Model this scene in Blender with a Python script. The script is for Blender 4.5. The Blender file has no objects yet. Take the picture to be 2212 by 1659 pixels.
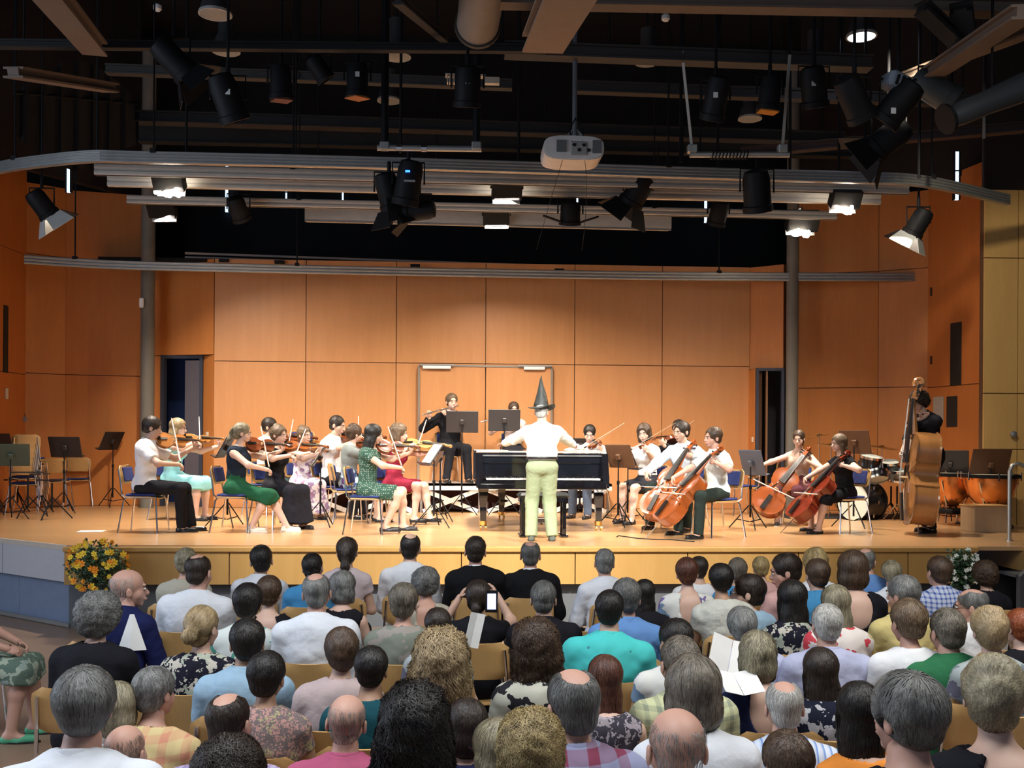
import bpy, math, random
import numpy as np
from mathutils import Vector, Matrix
random.seed(7); rng = np.random.default_rng(7)
SC = bpy.context.scene; COL = SC.collection
# ---------------------------------------------------------------- camera
FPX, CX, HY, EYE = 2200.0, 1106.0, 950.0, 2.09
YAW, ROLL = math.radians(3.3), 0.0065
FW = Vector((math.sin(YAW), math.cos(YAW), 0)); R0 = Vector((math.cos(YAW), -math.sin(YAW), 0)); U0 = Vector((0, 0, 1))
RT = R0*math.cos(ROLL)+U0*math.sin(ROLL); UP = U0*math.cos(ROLL)-R0*math.sin(ROLL)
CAM = Vector((0, 0, EYE))
cd = bpy.data.cameras.new('camera'); cam = bpy.data.objects.new('camera', cd); COL.objects.link(cam)
cd.sensor_width = 36; cd.lens = FPX/2212*36; cd.shift_y = (HY-829.5)/2212; cd.clip_end = 200; cd.clip_start = .05
m = Matrix.Identity(4)
for i, v in enumerate((RT, UP, -FW)):
    for k in range(3): m[k][i] = v[k]
m.translation = CAM; cam.matrix_world = m; SC.camera = cam
# ---------------------------------------------------------------- world, exposure
w = bpy.data.worlds.new('world'); SC.world = w; w.use_nodes = True
w.node_tree.nodes['Background'].inputs[0].default_value = (.62, .74, 1, 1)
w.node_tree.nodes['Background'].inputs[1].default_value = .20
vs = SC.view_settings; vs.view_transform = 'Standard'; vs.look = 'None'; vs.gamma = 1; vs.use_curve_mapping = False; vs.exposure = .35
# ---------------------------------------------------------------- pixel to place
def ray(px, py): return FW+RT*((px-CX)/FPX)+UP*((HY-py)/FPX)
def W(px, py, D): return CAM+ray(px, py)*D
def G(px, py, z): r = ray(px, py); return CAM+r*((z-EYE)/r.z)
def BY(px, py, Y): r = ray(px, py); return CAM+r*(Y/r.y)
def DEP(p): return (Vector(p)-CAM).dot(FW)
ST = .91
YB = G(1040, 1098, ST).y; YF = G(1106, 1181, ST).y
# ---------------------------------------------------------------- lights
def area(name, loc, tgt, size, energy, col=(1, 1, 1), sy=None, spread=180):
    l = bpy.data.lights.new(name, 'AREA'); l.energy = energy; l.color = col; l.size = size; l.spread = math.radians(spread)
    if sy: l.shape = 'RECTANGLE'; l.size_y = sy
    o = bpy.data.objects.new(name, l); COL.objects.link(o); o.location = loc
    o.rotation_euler = (Vector(tgt)-Vector(loc)).to_track_quat('-Z', 'Y').to_euler(); return o
def spot(name, loc, tgt, ang, energy, col=(1, 1, 1), r=.1, blend=.5):
    l = bpy.data.lights.new(name, 'SPOT'); l.energy = energy; l.color = col; l.spot_size = math.radians(ang); l.spot_blend = blend; l.shadow_soft_size = r
    o = bpy.data.objects.new(name, l); COL.objects.link(o); o.location = loc
    o.rotation_euler = (Vector(tgt)-Vector(loc)).to_track_quat('-Z', 'Y').to_euler(); return o
WARM = (1, .89, .76); COOL = (.86, .93, 1)
# theatre spots hung over the hall, aimed at the middle of the stage
spot('hall_spotlight', (-2.4, 3.2, 7.0), (.0, 12.9, .6), 33, 5600, (1, .97, .91), .12, .9)
spot('hall_spotlight', (3.4, 3.2, 7.0), (1.6, 12.9, .6), 33, 5600, (1, .97, .91), .12, .9)
# window front along the hall's left side and unseen fill lamps added over the seats
area('window_daylight', (-9.5, 5.5, 3.4), (0, 7.5, .5), 7, 330, (.68, .80, 1), 3.2)
area('hall_fill_light', (-1.5, 3.0, 6.0), (-1.2, 4.6, 0), 3.0, 135, (.93, .96, 1), 3.0, 130)
area('hall_fill_light', (3.5, 3.6, 6.0), (3.2, 5.5, 0), 3.0, 135, (1, .97, .92), 3.0, 130)
spot('hall_fill_light', tuple(W(1862, 92, 9.5)), tuple(W(2400, 800, 14.2)), 50, 520, (1, .9, .72), .12)  # spot at the lit pendant, turned aside to brighten the yellow wall
# floods on the bars over the stage
FLOODS = [(365, 402, 12.5), (350, 462, 14.3), (1095, 420, 12.7), (1072, 478, 14.7), (1826, 440, 12.9), (1733, 492, 14.6)]
for (px, py, D) in FLOODS:
    p = W(px, py+8, D); area('flood_light', p, (p.x*.7+.35, p.y+1.1, ST), .3, 200, WARM, .16, 124)
for (px, py, tx) in ((97, 458, 3.2), (1980, 500, -1.5)):
    p = W(px, py+4, 12.6); spot('side_spot_light', p, (tx, 14.6, ST+.2), 56, 420, (1, .8, .6), .06, .7)
# ---------------------------------------------------------------- materials
MATS = {}
def mat(name, col, rough=.6, metal=0., kind='plain', col2=None, sc=8., emit=0., spec=.4, bump=0., alpha=1., coat=0., trans=0.):
    if name in MATS: return MATS[name]
    M = bpy.data.materials.new(name); M.use_nodes = True; MATS[name] = M
    nt = M.node_tree; N = nt.nodes; L = nt.links; b = N['Principled BSDF']
    c = (*col, 1); c2 = (*(col2 or tuple(x*.7 for x in col)), 1)
    b.inputs['Base Color'].default_value = c; b.inputs['Roughness'].default_value = rough; b.inputs['Metallic'].default_value = metal
    b.inputs['Specular IOR Level'].default_value = spec; b.inputs['Coat Weight'].default_value = coat; b.inputs['Transmission Weight'].default_value = trans
    if emit: b.inputs['Emission Color'].default_value = c; b.inputs['Emission Strength'].default_value = emit
    if kind == 'flat' or emit: return M
    tc = N.new('ShaderNodeTexCoord'); mp = N.new('ShaderNodeMapping'); L.new(tc.outputs['Object'], mp.inputs[0])
    def noise_(s, det=3, src=None, rgh=.5):
        n = N.new('ShaderNodeTexNoise'); n.inputs['Scale'].default_value = s; n.inputs['Detail'].default_value = det; n.inputs['Roughness'].default_value = rgh; L.new((src or mp).outputs[0], n.inputs[0]); return n
    def ramp(src, stops, const=False):
        r = N.new('ShaderNodeValToRGB'); e = r.color_ramp.elements
        if const: r.color_ramp.interpolation = 'CONSTANT'
        while len(e) < len(stops): e.new(.5)
        for x, (p, cc) in zip(e, stops): x.position = p; x.color = cc
        L.new(src, r.inputs[0]); return r
    def mix(a, bb, f=None, t='MIX', fv=.5):
        x = N.new('ShaderNodeMix'); x.data_type = 'RGBA'; x.blend_type = t; x.inputs[0].default_value = fv
        if f: L.new(f, x.inputs[0])
        for s, k in ((a, 6), (bb, 7)):
            if isinstance(s, tuple): x.inputs[k].default_value = s
            else: L.new(s, x.inputs[k])
        return x.outputs[2]
    out = None; bsrc = None
    if kind == 'plain':
        n = noise_(sc, 4); out = mix(c, c2, ramp(n.outputs[0], [(.35, (0, 0, 0, 1)), (.75, (.35, .35, .35, 1))]).outputs[0]); bsrc = n.outputs[0]
    elif kind == 'wood':
        mp.inputs['Scale'].default_value = (6, 6, .5) if sc < 50 else (.6, 6, 6)
        oi = N.new('ShaderNodeObjectInfo'); add = N.new('ShaderNodeVectorMath'); L.new(mp.outputs[0], add.inputs[0])
        cb = N.new('ShaderNodeCombineXYZ'); mu = N.new('ShaderNodeMath'); mu.operation = 'MULTIPLY'; mu.inputs[1].default_value = 37; L.new(oi.outputs['Random'], mu.inputs[0])
        L.new(mu.outputs[0], cb.inputs[0]); L.new(mu.outputs[0], cb.inputs[2]); L.new(cb.outputs[0], add.inputs[1])
        n = noise_(1.2, 6, add, .6); n2 = noise_(14, 2, add)
        o1 = mix(c, c2, ramp(n.outputs[0], [(.35, (0, 0, 0, 1)), (.7, (1, 1, 1, 1))]).outputs[0])
        o2 = mix(o1, (*[x*.8 for x in col], 1), n2.outputs[0], fv=.3)
        v = ramp(oi.outputs['Random'], [(0, (.93, .93, .93, 1)), (1, (1.0, 1.0, 1.0, 1))]); out = mix(o2, v.outputs[0], t='MULTIPLY', fv=1.); bsrc = n2.outputs[0]
    elif kind == 'weave':
        n = noise_(3.5, 4); n2 = noise_(420, 2)
        out = mix(c, c2, ramp(n.outputs[0], [(.4, (0, 0, 0, 1)), (.8, (.5, .5, .5, 1))]).outputs[0]); 
        mx = N.new('ShaderNodeMath'); mx.operation = 'MULTIPLY_ADD'; mx.inputs[1].default_value = 12; L.new(noise_(9, 3).outputs[0], mx.inputs[0]); L.new(n2.outputs[0], mx.inputs[2]); bsrc = mx.outputs[0]; bump = bump or .25
    elif kind == 'plaid':
        nn = noise_(2.5, 2); ad = N.new('ShaderNodeVectorMath'); ad.operation = 'MULTIPLY_ADD'; ad.inputs[1].default_value = (.03, .03, .03); L.new(nn.outputs[1], ad.inputs[0]); L.new(tc.outputs['Object'], ad.inputs[2])
        sp = N.new('ShaderNodeSeparateXYZ'); L.new(ad.outputs[0], sp.inputs[0]); fs = []
        for ax in (0, 2):
            mm = N.new('ShaderNodeMath'); mm.operation = 'MULTIPLY'; mm.inputs[1].default_value = sc; L.new(sp.outputs[ax], mm.inputs[0])
            fr = N.new('ShaderNodeMath'); fr.operation = 'FRACT'; L.new(mm.outputs[0], fr.inputs[0])
            gt = N.new('ShaderNodeMath'); gt.operation = 'GREATER_THAN'; gt.inputs[1].default_value = .62; L.new(fr.outputs[0], gt.inputs[0]); fs.append(gt)
        a = N.new('ShaderNodeMath'); a.operation = 'MULTIPLY_ADD'; a.inputs[1].default_value = .5; L.new(fs[0].outputs[0], a.inputs[0])
        h = N.new('ShaderNodeMath'); h.operation = 'MULTIPLY'; h.inputs[1].default_value = .5; L.new(fs[1].outputs[0], h.inputs[0]); L.new(h.outputs[0], a.inputs[2]); out = mix(c, c2, a.outputs[0])
    elif kind == 'stripe':
        sp = N.new('ShaderNodeSeparateXYZ'); L.new(tc.outputs['Object'], sp.inputs[0])
        mm = N.new('ShaderNodeMath'); mm.operation = 'MULTIPLY'; mm.inputs[1].default_value = sc; L.new(sp.outputs[2 if sc < 10 else 0], mm.inputs[0])
        fr = N.new('ShaderNodeMath'); fr.operation = 'FRACT'; L.new(mm.outputs[0], fr.inputs[0])
        out = mix(c, c2, ramp(fr.outputs[0], [(0, (0, 0, 0, 1)), (.55, (1, 1, 1, 1)), (.8, (.3, .3, .3, 1))], True).outputs[0])
    elif kind == 'print':   # blotchy cloth print
        n0 = noise_(sc*1.7, 2); ad = N.new('ShaderNodeVectorMath'); ad.operation = 'MULTIPLY_ADD'; ad.inputs[1].default_value = (.09, .09, .09); L.new(n0.outputs[1], ad.inputs[0]); L.new(tc.outputs['Object'], ad.inputs[2])
        n = noise_(sc, 1.5, ad); n3 = noise_(sc*.6, 1, ad)
        o1 = mix(c, c2, ramp(n.outputs[0], [(0, (0, 0, 0, 1)), (.545, (1, 1, 1, 1))], True).outputs[0])
        hs = N.new('ShaderNodeHueSaturation'); hs.inputs[4].default_value = c2; hs.inputs[0].default_value = .62; hs.inputs[2].default_value = .8
        out = mix(o1, hs.outputs[0], ramp(n3.outputs[0], [(0, (0, 0, 0, 1)), (.63, (1, 1, 1, 1))], True).outputs[0])
    elif kind == 'dots':
        v = N.new('ShaderNodeTexVoronoi'); v.inputs['Scale'].default_value = sc; v.inputs['Randomness'].default_value = .35; L.new(mp.outputs[0], v.inputs[0])
        out = mix(c2, c, ramp(v.outputs[0], [(0, (0, 0, 0, 1)), (.13 if 'turq' in name else .3, (1, 1, 1, 1))], True).outputs[0])
    elif kind == 'hair':
        at = N.new('ShaderNodeVertexColor'); at.layer_name = 'shade'
        n = noise_(22, 3); mp.inputs['Scale'].default_value = (1, 1, .35)
        o1 = mix(c, c2, ramp(n.outputs[0], [(.38, (0, 0, 0, 1)), (.66, (1, 1, 1, 1))]).outputs[0])
        out = mix(o1, at.outputs[0], t='MULTIPLY', fv=1.); n4 = noise_(90, 2); bsrc = n4.outputs[0]; bump = bump or .35
    elif kind == 'skin':
        n = noise_(14, 3); out = mix(c, c2, ramp(n.outputs[0], [(.4, (0, 0, 0, 1)), (.8, (.6, .6, .6, 1))]).outputs[0])
        b.inputs['Subsurface Weight'].default_value = .0; bsrc = n.outputs[0]
    elif kind == 'grille':
        v = N.new('ShaderNodeTexVoronoi'); v.inputs['Scale'].default_value = sc; v.inputs['Randomness'].default_value = 0; L.new(mp.outputs[0], v.inputs[0])
        out = mix(c, c2, ramp(v.outputs[0], [(0, (0, 0, 0, 1)), (.3, (1, 1, 1, 1))], True).outputs[0])
    if out is not None: L.new(out, b.inputs['Base Color'])
    if bump and bsrc is None: bsrc = noise_(9, 4).outputs[0]
    if bump:
        bp = N.new('ShaderNodeBump'); bp.inputs['Strength'].default_value = bump; bp.inputs['Distance'].default_value = .01; L.new(bsrc, bp.inputs['Height']); L.new(bp.outputs[0], b.inputs['Normal'])
    return M
# ---------------------------------------------------------------- objects and tags
def tag(o, label=None, cat=None, group=None, kind=None):
    if label: o['label'] = label
    if cat: o['category'] = cat
    if group: o['group'] = group
    if kind: o['kind'] = kind
    return o
def empty(name, loc=(0, 0, 0), rz=0., label=None, cat=None, group=None, kind=None, sc=1.):
    o = bpy.data.objects.new(name, None); COL.objects.link(o); o.location = loc; o.rotation_euler = (0, 0, rz); o.scale = (sc,)*3; o.empty_display_size = .1
    return tag(o, label, cat, group, kind)
def copy_tree(o, parent=None):
    c = o.copy(); COL.objects.link(c)
    if parent: c.parent = parent
    for ch in KIDS.get(o.name, []): copy_tree(ch, c)
    return c
KIDS = {}
def setpar(o, p):
    if p is not None: o.parent = p; KIDS.setdefault(p.name, []).append(o)
def linkmesh(name, me, M, parent=None, smooth=False):
    ms = M if isinstance(M, (list, tuple)) else [M]
    for x in ms: me.materials.append(x)
    if smooth: me.polygons.foreach_set('use_smooth', [True]*len(me.polygons))
    o = bpy.data.objects.new(name, me); COL.objects.link(o); setpar(o, parent); return o
class MB:
    def __init__(s): s.v = []; s.f = []; s.mi = []; s.cur = 0
    def add(s, vs, fs):
        n = len(s.v); s.v += [tuple(v) for v in vs]; s.f += [tuple(i+n for i in f) for f in fs]; s.mi += [s.cur]*len(fs); return s
    def box(s, c, d, rot=None, bev=0):
        hx, hy, hz = d[0]/2, d[1]/2, d[2]/2; c = Vector(c)
        if bev:
            e = bev; vs = []; 
            for z, q in ((-hz, e), (-hz+e, 0), (hz-e, 0), (hz, e)):
                x, y = hx-q, hy-q; k = e*(1 if q == 0 else .6)
                vs += [(-x+k, -y, z), (x-k, -y, z), (x, -y+k, z), (x, y-k, z), (x-k, y, z), (-x+k, y, z), (-x, y-k, z), (-x, -y+k, z)]
            fs = [tuple(range(7, -1, -1)), tuple(range(24, 32))]
            for r in range(3):
                for i in range(8): j = (i+1) % 8; fs.append((r*8+i, r*8+j, r*8+8+j, r*8+8+i))
        else:
            vs = [(x*hx, y*hy, z*hz) for z in (-1, 1) for y in (-1, 1) for x in (-1, 1)]
            fs = [(0, 2, 3, 1), (4, 5, 7, 6), (0, 1, 5, 4), (2, 6, 7, 3), (0, 4, 6, 2), (1, 3, 7, 5)]
        vs = [c+((rot @ Vector(v)) if rot else Vector(v)) for v in vs]; return s.add(vs, fs)
    def bar(s, p, q, w, h, up=(0, 0, 1)):
        p, q = Vector(p), Vector(q); d = q-p; L = d.length; d.normalize(); u = Vector(up)
        if abs(d.dot(u)) > .98: u = Vector((0, 1, 0))
        x = d.cross(u).normalized(); z = x.cross(d); R = Matrix((x, d, z)).transposed(); return s.box((p+q)/2, (w, L, h), R)
    def tube(s, pts, r, n=8, cap=True):
        pts = [Vector(p) for p in pts]; rs = r if isinstance(r, (list, tuple)) else [r]*len(pts); vs = []; fs = []; x = None
        for i, p in enumerate(pts):
            a = pts[max(0, i-1)]; b = pts[min(len(pts)-1, i+1)]; d = (b-a).normalized()
            if x is None: x = d.orthogonal().normalized()
            x = (x-d*x.dot(d)); x = x.normalized() if x.length > 1e-6 else d.orthogonal().normalized(); y = d.cross(x)
            for k in range(n): t = 2*math.pi*k/n; vs.append(p+(x*math.cos(t)+y*math.sin(t))*rs[i])
        for i in range(len(pts)-1):
            for k in range(n): j = (k+1) % n; fs.append((i*n+k, i*n+j, i*n+n+j, i*n+n+k))
        if cap: fs.append(tuple(range(n-1, -1, -1))); m_ = (len(pts)-1)*n; fs.append(tuple(range(m_, m_+n)))
        return s.add(vs, fs)
    def lathe(s, prof, n=16, M=None, cap=True):   # prof: (r, z)
        M = M or Matrix.Identity(4); vs = []; fs = []
        for r, z in prof:
            for k in range(n): t = 2*math.pi*k/n; vs.append(M @ Vector((r*math.cos(t), r*math.sin(t), z)))
        for i in range(len(prof)-1):
            for k in range(n): j = (k+1) % n; fs.append((i*n+k, i*n+j, i*n+n+j, i*n+n+k))
        if cap: fs.append(tuple(range(n-1, -1, -1))); m_ = (len(prof)-1)*n; fs.append(tuple(range(m_, m_+n)))
        return s.add(vs, fs)
    def prism(s, out, a, b, M=None):   # outline in xz (local), extruded along y from a to b
        M = M or Matrix.Identity(4); n = len(out); vs = [M @ Vector((x, a, z)) for x, z in out]+[M @ Vector((x, b, z)) for x, z in out]
        fs = [tuple(range(n)), tuple(range(2*n-1, n-1, -1))]+[(i, n+i, n+(i+1) % n, (i+1) % n) for i in range(n)]; return s.add(vs, fs)
    def ell(s, c, r, n=10, m=7, M=None):
        c = Vector(c); r = (r,)*3 if isinstance(r, (int, float)) else r; vs = []; fs = []
        for i in range(m+1):
            ph = math.pi*(i/m*.98+.01)-math.pi/2
            for k in range(n):
                t = 2*math.pi*k/n; v = Vector((r[0]*math.cos(ph)*math.cos(t), r[1]*math.cos(ph)*math.sin(t), r[2]*math.sin(ph))); vs.append(c+(M @ v if M else v))
        for i in range(m):
            for k in range(n): j = (k+1) % n; fs.append((i*n+k, i*n+j, i*n+n+j, i*n+n+k))
        fs.append(tuple(range(n-1, -1, -1))); fs.append(tuple(range(m*n, m*n+n))); return s.add(vs, fs)
    def build(s, name, M, parent=None, smooth=False):
        me = bpy.data.meshes.new(name); me.from_pydata(s.v, [], s.f)
        o = linkmesh(name, me, M, parent, False)
        if any(s.mi): me.polygons.foreach_set('material_index', s.mi)
        if smooth:
            me.polygons.foreach_set('use_smooth', [True]*len(me.polygons))
            me.set_sharp_from_angle(angle=math.radians(42))
        me.update(); return o
def arc(p0, p1, p2, n=8):
    p0, p1, p2 = Vector(p0), Vector(p1), Vector(p2); return [(1-t)**2*p0+2*t*(1-t)*p1+t*t*p2 for t in [i/n for i in range(n+1)]]
# ================================================================ room
birch = mat('birch_panel', (.64, .295, .115), .42, kind='wood', col2=(.55, .235, .082), spec=.3)
birch_y = mat('birch_hall_lit', (.66, .40, .13), .45, kind='wood', col2=(.58, .33, .10), spec=.35)  # similar wood, with the hall's yellow light put into its colour
fasc = mat('fascia_wood', (.47, .265, .08), .45, kind='wood', col2=(.40, .215, .055))
birs = mat('birch_side_dim', (.66, .245, .062), .45, kind='wood', col2=(.56, .19, .042), spec=.25)  # deeper copy of birch; the dimmer side light is put into its colour
joint = mat('dark_joint', (.10, .045, .02), .9)
black = mat('black_cloth', (.008, .008, .009), .95)
steelk = mat('dark_steel', (.010, .010, .012), .6)
alu = mat('aluminium', (.40, .40, .38), .42, .7)
alu2 = mat('painted_rail', (.52, .47, .40), .5, .1)
chrome = mat('chrome', (.75, .75, .76), .16, 1.)
blackm = mat('black_metal', (.007, .007, .008), .6, 0, spec=.2)
white = mat('white_paint', (.78, .78, .76), .5)
brass = mat('brass', (.85, .55, .18), .22, 1.)
def stg(px, py): return G(px, py, ST)
# hall floor and stage
fl = MB().box((1.5, 8, -.05), (30, 26, .1)).build('floor', mat('hall_floor', (.26, .17, .115), .38, kind='plain', col2=(.17, .11, .072), sc=3, spec=.5)); tag(fl, 'brown hall floor beside the seated audience', kind='structure')
cL = G(148, 1177.5, ST); cL0 = G(0, 1161, ST); dL = (cL0-cL); cL1 = cL+dL*3.2
xR = BY(2112, 1185, YF).x
def flat(name, pts, z0, z1, M, **k):
    n = len(pts); mb = MB(); mb.add([(x, y, z0) for x, y in pts]+[(x, y, z1) for x, y in pts], [tuple(range(n-1, -1, -1)), tuple(range(n, 2*n))]+[(i, (i+1) % n, n+(i+1) % n, n+i) for i in range(n)])
    o = mb.build(name, M); return tag(o, kind='structure', **k)
sfl = mat('stage_boards', (.56, .325, .15), .24, kind='wood', col2=(.48, .265, .115), sc=60, spec=.5)
flat('stage_floor', [(cL1.x, cL1.y), (cL.x, cL.y), (xR+3.5, YF), (xR+3.5, YB+1.5), (-13, YB+1.5), (-13, cL1.y)], ST-.045, ST, sfl, label='glossy light wooden stage floor under the orchestra')
def panelwall(name, A, B, z0, z1, us, zs, M, gap=.012, th=.03, label=None, skip=(), back=joint):
    """backing wall from A to B (plan) with separate panels; us in metres along, zs heights"""
    A = Vector((A[0], A[1], 0)); B = Vector((B[0], B[1], 0)); d = B-A; L = d.length; d.normalize(); nrm = Vector((d.y, -d.x, 0))
    R = Matrix((d, -nrm, Vector((0, 0, 1)))).transposed()
    c = (A+B)/2-nrm*.06; o = MB().box((0, 0, (z1-z0)/2), (L, .1, z1-z0)).build(name, back); o.location = (c.x, c.y, z0); o.rotation_euler = R.to_euler(); tag(o, label, kind='structure')
    us = [0]+[u for u in us if 0 < u < L]+[L]; zz = [z0]+[z for z in zs if z0 < z < z1]+[z1]
    for i in range(len(us)-1):
        for j in range(len(zz)-1):
            if (i, j) in skip: continue
            p = MB().box((0, 0, 0), (us[i+1]-us[i]-gap, th, zz[j+1]-zz[j]-gap)).build('panel', M, o)
            p.location = ((us[i]+us[i+1])/2-L/2, -.065, (zz[j]+zz[j+1])/2-z0)
    return o, R
# stage front fascia (upper wood, lower recessed plinth)
zF = .49
A = (cL.x, YF+.03); Bx = (xR, YF+.03)
uu = [k*1.26+.5 for k in range(9)]
panelwall('stage_front', A, Bx, zF, ST-.045, uu, [], fasc, label='honey coloured wooden fascia panels along the stage front')
ns = MB().box(((cL.x+xR)/2, YF, ST-.03), (xR-cL.x, .06, .055), bev=.008).build('trim_1', fasc); tag(ns, 'wooden nosing along the stage edge', kind='structure')
pl = MB().box(((cL.x+xR)/2, YF+.32, zF/2), (xR-cL.x, .3, zF)).build('stage_plinth', mat('plinth_grey', (.10, .105, .11), .7)); tag(pl, 'dark grey recessed plinth under the stage front', kind='structure')
pale = mat('pale_grey_panel', (.42, .41, .42), .5, kind='plain', col2=(.36, .35, .35), sc=20); blue_ = mat('plinth_daylit_blue', (.16, .20, .28), .55)  # cool daylight on the wing is put into the plinth's blue
n_ = Vector((dL.y, -dL.x, 0)).normalized(); 
if n_.y > 0: n_ = -n_
L3 = dL.length*3.2
panelwall('stage_wing', (cL1.x, cL1.y), (cL.x-.001, cL.y), .50, ST-.045, [L3-dL.length*k*.93 for k in (3, 2, 1)], [], pale, label='pale grey fascia panels of the angled stage wing')
panelwall('stage_wing_plinth', (cL1.x-n_.x*.1, cL1.y-n_.y*.1), (cL.x-n_.x*.1, cL.y-n_.y*.1), 0, .5, [L3-dL.length*k*.8 for k in (3, 2, 1)], [], blue_, gap=.004, label='blue grey lower plinth of the angled stage wing', back=blue_)
bb = MB().bar((cL1.x-n_.x*.02, cL1.y-n_.y*.02, .03), (cL.x-n_.x*.02, cL.y-n_.y*.02, .03), .03, .04).build('baseboard_left', alu); tag(bb, kind='structure')
tr = MB().bar((cL1.x, cL1.y, ST-.03), (cL.x, cL.y, ST-.03), .05, .055).build('trim_2', mat('pale_edge', (.5, .42, .34), .5)); tag(tr, kind='structure')
# right end of the stage: landing block, dark stair flank
q = G(2160, 1185, ST)
lb = MB().box((xR+.55+1.6, YF+.5, ST-.14), (3.2, 1.1, .28)).build('stage_landing', fasc); tag(lb, 'wooden landing block at the end of the stage front', kind='structure')
darkst = mat('stair_grey', (.06, .062, .066), .6)
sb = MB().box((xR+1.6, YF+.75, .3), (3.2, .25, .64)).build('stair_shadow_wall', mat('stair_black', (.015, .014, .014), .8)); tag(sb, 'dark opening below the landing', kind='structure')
st_ = empty('stage_stairs', (xR+.3, YF-.1, 0), label='dark grey stair flank leaning against the stage end', cat='stairs')
MB().prism([(0, .0), (0, .62), (.12, .72), (1.5, .18), (1.5, 0)], -.25, -.17).build('stringer', darkst, st_)
for k in range(4): MB().box((.15+.36*k, -.02, .62-.145*k), (.34, .34, .035)).build('tread', darkst, st_)
# stage back wall
z_mid = BY(1040, 786, YB).z; z_top = BY(1040, 568, YB).z
xa = BY(462, 900, YB).x; xb = BY(1618, 900, YB).x
us = [BY(p, 900, YB).x-xa for p in (660, 855, 1048, 1240, 1429)]
wallb, _ = panelwall('wall_back', (xa, YB), (xb, YB), ST, z_top, us, [z_mid], birch, label='birch panelled wall at the back of the stage')
def PD(px, D): p = W(px, 950, D); return (p.x, p.y)
DB = DEP((0, YB, EYE))
zs2 = 3.12; ztS = 6.3
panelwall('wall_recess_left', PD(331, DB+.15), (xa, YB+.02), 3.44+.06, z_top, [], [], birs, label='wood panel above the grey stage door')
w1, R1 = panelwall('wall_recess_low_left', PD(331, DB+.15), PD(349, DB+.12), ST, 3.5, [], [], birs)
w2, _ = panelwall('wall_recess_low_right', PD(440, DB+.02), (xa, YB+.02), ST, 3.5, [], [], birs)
# side door (left), ajar
dA = Vector((*PD(349, DB+.12), 0)); dB_ = Vector((*PD(440, DB+.02), 0)); L_ = (dB_-dA).length; an = math.atan2(dB_.y-dA.y, dB_.x-dA.x)
o = empty('door_1', (dA.x, dA.y, ST), an, kind='structure'); tag(o, 'grey stage door standing ajar behind the violins')
fr = MB()
for b in (((0.03, 0, 1.27), (.06, .12, 2.54)), ((L_-.03, 0, 1.27), (.06, .12, 2.54)), ((L_/2, 0, 2.57), (L_, .12, .06))): fr.box(*b)
fr.build('door_frame', mat('door_frame_dark', (.035, .04, .06), .5), o)
MB().box((L_/2-1, 1.2, 1.5), (5, .05, 3.4)).build('corridor_wall', mat('blue_corridor', (.008, .025, .10), .8), o)
MB().box((.40+.35, .02, 1.26), (.66, .04, 2.5)).build('door_leaf', mat('door_grey', (.10, .085, .10), .55), o)
MB().tube([(.50, -.03, 1.05), (.50, -.08, 1.05), (.62, -.08, 1.05)], .012).build('door_handle', chrome, o)
# double door in the back wall
dx0 = BY(905, 900, YB).x; dx1 = BY(1190, 900, YB).x; dz = BY(1048, 792, YB).z
o = empty('door_2', (dx0, YB-.07, ST), 0, kind='structure'); tag(o, 'birch double door with two overhead closers in the back wall')
wd = dx1-dx0; f = MB(); h = dz-ST
f.box((0, -.02, h/2), (.035, .05, h)); f.box((wd, -.02, h/2), (.035, .05, h)); f.box((wd/2, -.02, h), (wd, .05, .03)); f.build('door_frame', mat('frame_grey', (.30, .25, .20), .4, .5), o)
for k in (0, 1):
    d = MB().box((wd*(.25+.5*k), -.018, h/2), (wd/2-.02, .03, h-.04)).build('door_leaf', birch, o)
    xx = BY(944 if k == 0 else 1153, 790, YB).x-dx0
    MB().box((xx, -.07, h-.03), (.48 if k == 0 else .36, .06, .055), bev=.008).build('door_closer', white, o)
    MB().bar((xx-.28, -.1, h+.015), (xx+.3, -.1, h+.015), .02, .015).build('closer_arm', alu, o)
# right recess with dark doorway
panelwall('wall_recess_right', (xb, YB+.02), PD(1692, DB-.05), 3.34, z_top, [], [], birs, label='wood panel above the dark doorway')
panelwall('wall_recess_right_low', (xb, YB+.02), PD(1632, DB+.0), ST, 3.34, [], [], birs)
a_ = Vector((*PD(1632, DB+.0), 0)); b_ = Vector((*PD(1692, DB-.05), 0))
o = empty('door_3', (a_.x, a_.y, ST), math.atan2(b_.y-a_.y, b_.x-a_.x), kind='structure'); tag(o, 'dark open doorway behind the cellos'); L_ = (b_-a_).length
f = MB(); f.box((.02, 0, 1.2), (.05, .12, 2.4)); f.box((L_-.02, 0, 1.2), (.05, .12, 2.4)); f.box((L_/2, 0, 2.41), (L_, .12, .05)); f.build('door_frame', mat('door_frame_dark', (0, 0, 0)), o)
MB().box((.18, .18, 1.2), (.03, .45, 2.4)).build('door_leaf', mat('brown_leaf', (.22, .10, .04), .5), o)
MB().box((L_/2+.6, .9, 1.5), (4, .05, 3.4)).build('corridor_wall', mat('corridor_dark', (.03, .03, .035), .8), o)
# columns
for px0, px1, D, nm in ((303, 332, DB-.35, 'left'), (1697, 1723, DB-.3, 'right')):
    p = W((px0+px1)/2, 950, D); r = (px1-px0)/2*D/FPX
    o = MB().lathe([(r, ST), (r, 8.6)], 24).build('column_'+nm, mat('concrete_grey', (.17, .155, .125), .7, kind='plain', sc=6), smooth=True); o.location = (p.x, p.y, 0)
    tag(o, 'grey round concrete column by the '+('grey stage door' if nm == 'left' else 'dark doorway'), kind='structure')
p = W(306, 654, DB-.50); o = MB().box(p, (.07, .06, .16), bev=.01).build('motion_sensor', white); tag(o, 'small white sensor box on the left column', 'sensor')
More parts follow.
